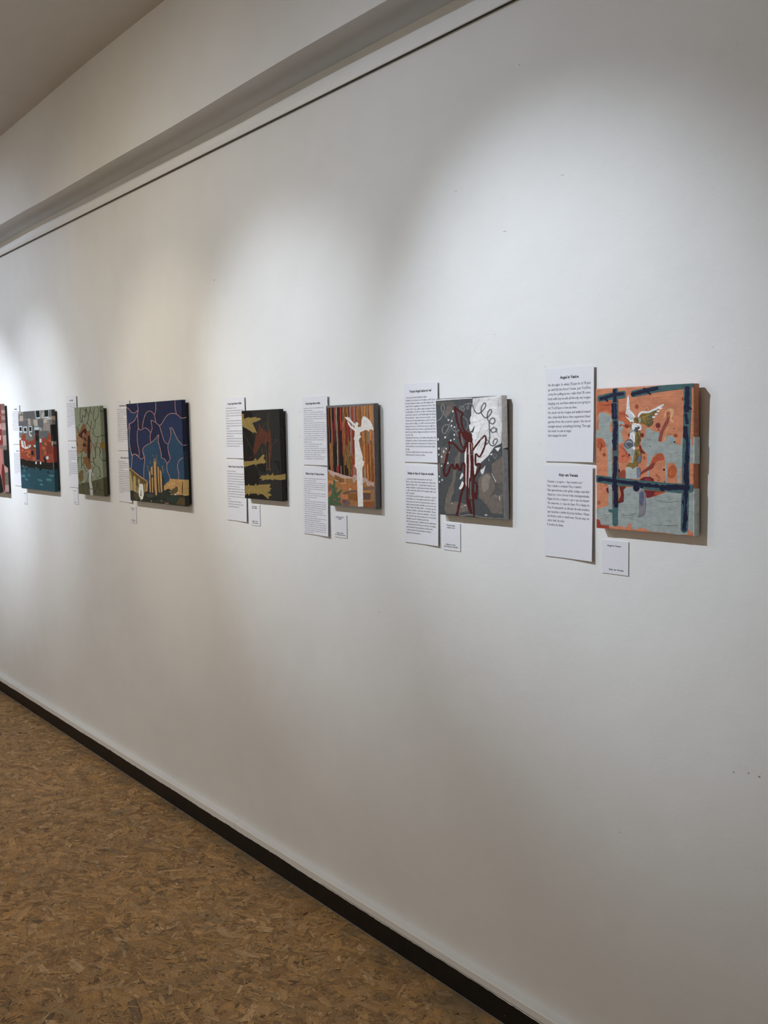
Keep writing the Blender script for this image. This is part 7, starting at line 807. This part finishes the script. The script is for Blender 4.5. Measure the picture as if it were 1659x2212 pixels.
for idx, cv in enumerate(CANVASES, 1):
    x0, x1, zb, H, t, th, g = cv['fit']; W = x1 - x0
    bm = body_mesh(W, H, t)
    me = bpy.data.meshes.new('painting'); bm.to_mesh(me); bm.free()
    b3 = [v / 1000 for v in cv['base']]
    set_col(me, [b3 + [1]] * len(me.loops))
    root = link('painting', me, M_PAINT)
    # local axes: x along the wall, y back to front reversed, z up the canvas
    ux = Vector((1, 0, 0)); up = Vector((0, -math.sin(th), math.cos(th))); nn = Vector((0, -math.cos(th), -math.sin(th)))
    mw = Matrix((ux, -nn, up)).transposed().to_4x4(); mw.translation = Vector((x0, -g, zb)) + nn * t
    root.matrix_world = mw                                  # local y = 0 is the painted front, y = t the back
    tag(root, LABELS[idx], 'painting', GP)
    cols = [[v / 1000 for v in c] + [1.0] for c in cv['cols']]
    items = {}
    for i, (kind, pi, ci, q) in enumerate(cv['ents']):
        pts = [(q[j] / 1e4, q[j + 1] / 1e4) for j in range(0, len(q), 2)]
        xs = [p[0] for p in pts]; zs = [p[1] for p in pts]
        items.setdefault(pi, []).append((i, kind, ci, pts, (min(xs), max(xs), min(zs), max(zs))))
    for pi, its in items.items():
        # strokes that touch make one painted shape, separate strokes are pieces of their own
        if cv['parts'][pi] not in SHARP:
            its = [(i, kind, ci, soften(pts) if kind < 2 and len(pts) > 4 else pts, bb) for (i, kind, ci, pts, bb) in its]
        own = list(range(len(its)))
        def root_of(a):
            while own[a] != a: a = own[a]
            return a
        for a in range(len(its)):
            for b in range(a):
                A, B = its[a], its[b]
                if A[1] % 2 == B[1] % 2 and A[4][0] < B[4][1] and B[4][0] < A[4][1] and A[4][2] < B[4][3] and B[4][2] < A[4][3]:
                    own[root_of(a)] = root_of(b)
        clusters = {}
        for a in range(len(its)): clusters.setdefault(root_of(a), []).append(its[a])
        for cl in clusters.values():
            V, F, K = [], [], []
            for (i, kind, ci, pts, _) in cl:
                h = 0.00005 + i * 0.0000045
                if kind in (0, 2): P3 = lambda p, d: (p[0], -d, p[1])
                else: P3 = lambda p, d: (W + d, p[0], p[1])
                n = len(pts); s = len(V)
                if kind < 2:
                    V += [P3(p, h) for p in pts] + [P3(p, 0.0) for p in pts]
                    F.append(list(range(s, s + n))); K.append(ci)
                    for j in range(n):
                        k = (j + 1) % n
                        F.append([s + j, s + k, s + n + k, s + n + j]); K.append(ci)
                else:
                    V += [P3(p, h) for p in pts]
                    for j in range(0, n - 2, 2):
                        F.append([s + j, s + j + 1, s + j + 3, s + j + 2]); K.append(ci)
            me = bpy.data.meshes.new(cv['parts'][pi])
            me.from_pydata(V, [], F); me.validate(clean_customdata=False)
            lc = []
            for p in me.polygons: lc += [cols[K[p.index]]] * p.loop_total
            set_col(me, lc)
            link(cv['parts'][pi], me, M_PAINT, root)
    if idx > 4:                                             # these hang on a dark backing panel
        bm = bmesh.new(); box(bm, .004, W - (.0035 if idx == 5 else .0004), t, t + g - .0006, .008, H - .011)
        o = from_bm('backing_panel', bm, M_BACK, root); o['label'] = 'dark backing panel'
    bm = bmesh.new(); hz = H * 0.86
    gap = g + math.sin(th) * hz + 0.0005
    box(bm, W * .3, W * .7, t, t + gap, hz - .02, hz)
    from_bm('wall_hanger', bm, M_WOOD, root)

# ------------------------------------------------------------------ printed sheets and caption cards
TXT = {}

def sheet(k, pos, label, title, tw, lines, first, step, tx=.5, tz=.0205, **kw):
    TXT.setdefault(k, {})[pos] = dict(label=label, title=(title, tx, tz + .003, tw), lines=lines, first=first + .0015, step=step, **kw)
sheet(1, 0, 'upper printed sheet headed Angel in Venice, left of the orange painting', 'Angel in Venice', .054,
 ["He thought: So what, I'll just do it! I'll just", "go and lick the fence! I mean, yes! You'll be", "sorry for yelling at me\u2014take that! I'll come", "back with my mouth all bloody, my tongue",
  "hanging out, and then what are you going to", "~do? You'll have to love me then.", "He stuck out his tongue and walked toward", "the chain-link fence that separated their", "garden from the tourist square. He stood",
  "straight ahead, everything blurring. Through", "~the mesh, he saw an angel.", "~And changed his mind."], .0372, .01025, nat=.00262, size=.0082)
sheet(1, 1, 'lower printed sheet headed Anjo em Veneza, left of the orange painting', 'Anjo em Veneza', .056,
 ["~Pensava: e se agora \u2014 fa\u00e7o mesmo isso?", "~Fa\u00e7o e lambo a veda\u00e7\u00e3o! Fa\u00e7o e lambo!", "Para aprenderem a n\u00e3o gritar comigo, aqui t\u00eam!", "Apare\u00e7o com a boca toda ensanguentada,",
  "l\u00edngua de fora, e depois o que \u00e9 que me fazem?", "V\u00e3o amar-me, \u00e9 o que v\u00e3o fazer. P\u00f4s a l\u00edngua de", "fora, foi avan\u00e7ando na dire\u00e7\u00e3o da rede met\u00e1lica", "que separava o jardim da pra\u00e7a tur\u00edstica. Olhava",
  "em frente, tudo se desfocava. Viu um anjo do", "~outro lado da rede.", "~E mudou de ideias."], .0372, .0098, nat=.00268, size=.0080)
sheet(2, 0, 'upper printed sheet headed Angel statue in red, left of the grey painting', 'Utopia Angel statue in red', .088,
 ["~... As it seems he found Grandma's necklace.", "~Twiddled it in his hands, lost in thoughts, couldn't let go.", "He kept holding the necklace even while drinking coffee \u2014", "a latte, flat now, gazing at it between the bites of the", "cookie. A bite, a sip, a glance, again and again and again.",
  "Couldn't figure out what to do with it. Grandma passed", "years before, and now he could hardly imagine her wearing", "this monstrosity \u2014 huge red stones set in gold \u2014 on her", "scrawny neck. He desperately wanted to get rid of it. There", "was no point in selling \u2014 he didn't need money and the",
  "hassle even more so. Didn't have anyone to gift it to.", "Wouldn't, even if he had someone, as grandma wasn't the", "kind of person whose things you would put on someone", "~you loved. Ugh.", "Suddenly left the house, even without the jacket, still", "holding the necklace in hand, wandered without any",
  "direction, until he hit a construction site. He found a hole", "in the mesh-fence, more decorative than protective, slipped", "~through.", "~Tossed the necklace into the concrete mixer, and left.", "~A little surprise for someone, someday."], .0372, .00757, nat=.00203, size=.0066)
sheet(2, 1, 'lower printed sheet headed in Portuguese, left of the grey painting', 'Est\u00e1tua do Anjo de Utopia em vermelho', .108,
 ["~... encontrou no fundo de uma gaveta um colar da av\u00f3.", "Pusera o colar \u00e0s voltas nas m\u00e3os, pensativo, sem o largar, mesmo", "quando foi fazer caf\u00e9 \u2014 j\u00e1 tinha bebido demais ao sono,", "amargo, intrag\u00e1vel. Comia bolachas, bebia caf\u00e9, olhava para", "o colar, comia, bebia, olhava. E n\u00e3o conseguia decidir o que", "~fazer com aquilo.",
  "A av\u00f3 j\u00e1 tinha morrido h\u00e1 muito, e perceber o que ela", "pr\u00f3pria fazia com o colar, quando era viva, n\u00e3o era f\u00e1cil \u2014", "n\u00e3o era pessoa de usar isto t\u00e3o grande, ainda por cima com", "pedras, enormes pedras vermelhas, no pesco\u00e7o fino que", "tinha. Vender n\u00e3o fazia sentido \u2014 h\u00e1 muito que n\u00e3o",
  "precisava de dinheiro, e al\u00e9m disso dava trabalho. Oferecer", "n\u00e3o havia a quem, e mesmo n\u00e3o adiantava \u2014 n\u00e3o era o", "tipo de pessoa cuja coisa se pudesse p\u00f4r, de consci\u00eancia", "~tranquila, ao pesco\u00e7o de algu\u00e9m querido. Bem.", "Saiu de casa sem casaco, caminhou uns bons quil\u00f3metros", "\u2014 havia ali uma obra. Entrou por um buraco na veda\u00e7\u00e3o,",
  "~mais decorativa do que propriamente protetora, atirou", "~o colar para dentro de uma betoneira e foi embora.", "~Algu\u00e9m vai ter uma surpresa."], .0365, .0076, nat=.00205, size=.0066)
sheet(3, 0, 'upper printed sheet left of the striped white angel painting', 'Utopia Angel statue in white', .082,
 [.92,.4,.9,1,1,1,.42,.97,1,1,1,1,1,1,1,.93,.36,.84,.66,1,1,1,.77,1,.9], .0345, .0064, tx=.42)
sheet(3, 1, 'lower printed sheet left of the striped white angel painting', 'Est\u00e1tua do Anjo de Utopia em branco', .104,
 [1,.57,1,1,1,1,.3,1,1,.6,.26,.97,1,1,1,.84,.88,1,.56,1,.74,1,1,1,1,1,.4], .0355, .0064)
sheet(4, 0, 'upper printed sheet left of the black painting', 'Utopia Angel Statue at Night', .098,
 [.62,1,1,1,.2,1,1,1,.2,1,1,.43,1,1,1,.75], .0355, .0087)
sheet(4, 1, 'lower printed sheet left of the black painting', 'Est\u00e1tua do Anjo de Utopia \u00e0 Noite', .104,
 [.5,1,1,1,1,1,.7,1,1,1,1,.17,.8,.92,.66], .0365, .0088)
sheet(5, 0, 'upper printed sheet partly behind the blue castle painting', 'Nasrid Palaces at Night', .088,
 [1,1,1,1,.55,1,1,1,1,1,1,1,1,1,1,1,1,.5], .0355, .0078, tx=.55)
sheet(5, 1, 'lower printed sheet partly behind the blue castle painting', 'Pal\u00e1cios Nazaris \u00e0 Noite', .088,
 [.62,1,1,1,.38,1,1,1,1,1,1,1,1,1,1,1,1,.4], .0365, .0077, tx=.55)
sheet(6, 0, 'upper printed sheet left of the pale green painting', 'Sea of Light', .05,
 [1,1,1,1,1,1,1,1,1,1,1,.42], .0365, .0093)
sheet(6, 1, 'lower printed sheet left of the pale green painting', 'Mar de Luz', .05,
 [1,1,1,1,1,.3,1,1,1,1,1,1,.2], .0365, .0095, tx=.58)
sheet(7, 0, 'upper printed sheet left of the terracotta quay painting', 'Quayside', .05,
 [1,1,1,1,1,1,.9,1,1,1,1,1,1], .0345, .0081)
sheet(7, 1, 'lower printed sheet left of the terracotta quay painting', 'Beira-rio', .05,
 [1,1,1,1,1,1,.9,1,1,1,1,1,1,.45], .0345, .0081, tx=.55)
CAP = {
 1: [('Angel in Venice', .47, .0125, .036), ('Anjo em Veneza', .55, .0635, .038)],
 2: [('Utopia Angel', .46, .0082, .030), ('statue in red', .47, .0140, .029), ('Est\u00e1tua do Anjo', .46, .0576, .036), ('de Utopia em vermelho', .47, .0630, .053)],
 3: [('Utopia Angel statue', .46, .0085, .040), ('in white', .46, .0135, .018), ('Est\u00e1tua do Anjo', .46, .0555, .033), ('de Utopia em branco', .48, .0608, .053)],
 4: [('Utopia Angel', .44, .0082, .029), ('Statue at Night', .44, .0136, .032), ('Est\u00e1tua do Anjo', .46, .0580, .034), ('de Utopia \u00e0 Noite', .46, .0640, .040)],
 5: [('Nasrid Palaces', .46, .0100, .036), ('at Night', .44, .0160, .020), ('Pal\u00e1cios Nazaris', .48, .0590, .038), ('\u00e0 Noite', .48, .0650, .020)],
 6: [('Sea of Light', .42, .0105, .034), ('Mar de Luz', .46, .0650, .032)],
 7: [('Quayside', .42, .0100, .028), ('Beira-rio', .46, .0610, .030)]}

SW, SH = 0.1392, 0.2072
def curl(u, v, lift, low):
    return -(0.0012 + lift * u ** 1.6 + low * (v ** 3) * (0.4 + 0.6 * abs(2 * u - 1)))    # u from the left, v from the top
jobs = []                                                   # text objects waiting to be turned into meshes
def text_line(s, size, bold=0.0):
    cu = bpy.data.curves.new('line', 'FONT'); cu.body = s; cu.size = size; cu.resolution_u = 1; cu.offset = bold
    o = bpy.data.objects.new('line', cu); C.objects.link(o)
    return o
def word_marks(nchars, rg, xh):
    """print too small to read: the strokes of the letters, word by word"""
    V, F = [], []; x = 0.0; a = xh * .52
    while nchars > 0:
        k = min(nchars, rg.choice([1, 2, 2, 3, 3, 4, 5, 5, 6, 7, 8])); nchars -= k + 1
        for _ in range(k):
            hgt = xh * rg.choice([1, 1, 1, 1, 1.55]); lo = rg.choice([0, 0, 0, 0, 0, -.45 * xh])
            for dx, z0, z1, w in ((0, lo, hgt, .17), (.52, 0, xh, .13)):
                s = len(V); V += [(x + dx * a, z0), (x + (dx + w) * a, z0), (x + (dx + w) * a, z1), (x + dx * a, z1)]; F.append((s, s+1, s+2, s+3))
            for z in (0, xh * .88):
                s = len(V); V += [(x, z), (x + .62 * a, z), (x + .62 * a, z + .1 * xh), (x, z + .1 * xh)]; F.append((s, s+1, s+2, s+3))
            x += a * 1.02
        x += a * .9
    return V, F, x
def print_part(name, parent, lines, place):
    jobs.append((name, parent, lines, place))
rg = random.Random(9)
for (k, i, X, Z) in SHEETS:
    lift = {1: .0048, 2: .0036, 3: .0050, 4: .0036, 5: .0028, 6: .0040, 7: .0030}[k]
    low = .0022
    t = TXT[k][i]
    nu, nv = 10, 12
    bm = bmesh.new(); gd = {}
    for a in range(nu + 1):
        for b in range(nv + 1):
            u, v = a / nu, b / nv
            for s, d in ((0, 0.0), (1, 0.0004), (2, 0.0), (3, 0.0004)):
                if s < 2 or a in (0, nu) or b in (0, nv):
                    gd[a, b, s] = bm.verts.new((u * SW, curl(u, v, lift, low) + d, -v * SH))
    for a in range(nu):
        for b in range(nv):
            bm.faces.new((gd[a,b,0], gd[a,b+1,0], gd[a+1,b+1,0], gd[a+1,b,0])).smooth = True
            bm.faces.new((gd[a,b,1], gd[a+1,b,1], gd[a+1,b+1,1], gd[a,b+1,1])).smooth = True
        bm.faces.new((gd[a,0,2], gd[a+1,0,2], gd[a+1,0,3], gd[a,0,3]))
        bm.faces.new((gd[a,nv,2], gd[a,nv,3], gd[a+1,nv,3], gd[a+1,nv,2]))
    for b in range(nv):
        bm.faces.new((gd[0,b,2], gd[0,b,3], gd[0,b+1,3], gd[0,b+1,2]))
        bm.faces.new((gd[nu,b,2], gd[nu,b+1,2], gd[nu,b+1,3], gd[nu,b,3]))
    sh = from_bm('text_sheet', bm, M_PAPER)
    sh.location = (X, 0, Z)
    tag(sh, t['label'], 'text sheet', 'printed text sheets beside the paintings')
    place = (lambda L_, W_: (lambda x, z: (x, curl(min(max(x / SW, 0), 1), min(max(-z / SH, 0), 1), L_, W_) - 0.00012, z)))(lift, low)
    ti = t['title']
    print_part('printed_title', sh, [(text_line(ti[0], .0092, .00034), SW * ti[1], None, -ti[2], ti[3])], place)
    body = []
    for j, ln in enumerate(t['lines']):
        z = -(t['first'] + j * t['step'])
        if isinstance(ln, str):
            full = not ln.startswith('~'); ln = ln.lstrip('~')
            body.append((text_line(ln, t.get('size', .0068), .00006), .0082, SW - .0090 - .0082 if full else None, z, t.get('nat', .00166) * len(ln)))
        else:
            body.append((word_marks(int(ln * 62), rg, t['step'] * .30), .0082, (SW - .0172) * ln, z, None))
    print_part('printed_text', sh, body, place)
CARD_LABEL = {1: 'small caption card under the orange fence painting', 2: 'small caption card under the grey painting with red angel',
 3: 'small caption card under the striped white angel painting', 4: 'small caption card under the black and gold painting',
 5: 'small caption card under the blue castle painting', 6: 'small caption card under the pale green angel painting',
 7: 'small caption card under the terracotta quay painting'}
for (k, X, Z, w, h) in CARDS:
    bm = bmesh.new(); box(bm, 0, w, -0.0022, -0.0004, -h, 0)
    cd = from_bm('caption_card', bm, M_PAPER); cd.location = (X, 0, Z)
    tag(cd, CARD_LABEL[k], 'caption card', 'caption cards below the paintings')
    place = lambda x, z: (x, -0.0024, z)
    ls = []
    for (s, cxf, zz, wd) in CAP[k]:
        ls.append((text_line(s, .0046, .00012), w * cxf, None, -zz, wd))
    print_part('printed_caption', cd, ls, place)

bpy.context.view_layer.update()
dg = bpy.context.evaluated_depsgraph_get()
for (name, parent, lines, place) in jobs:
    V, F = [], []
    for (src, x, full, z, wnat) in lines:
        if isinstance(src, tuple):
            vs, fs, wid = src; sc = full / wid
            vs = [(a * sc, b) for a, b in vs]
        else:
            me = bpy.data.meshes.new_from_object(src.evaluated_get(dg))
            vs = [(v.co.x, v.co.y) for v in me.vertices]; fs = [tuple(p.vertices) for p in me.polygons]
            if not vs: continue
            lo = min(a for a, b in vs); hi = max(a for a, b in vs)
            target = full if full else wnat
            sc = target / (hi - lo)
            vs = [((a - lo) * sc, b) for a, b in vs]
            if name != 'printed_text': vs = [(a - target / 2, b) for a, b in vs]
            bpy.data.meshes.remove(me)
        s = len(V)
        V += [place(x + a, z + b) for a, b in vs]
        F += [tuple(s + q for q in f) for f in fs]
    me = bpy.data.meshes.new(name); me.from_pydata(V, [], F); me.update()
    link(name, me, M_INK, parent)
for o in [o for o in bpy.data.objects if o.type == 'FONT']:
    cu = o.data; bpy.data.objects.remove(o); bpy.data.curves.remove(cu)
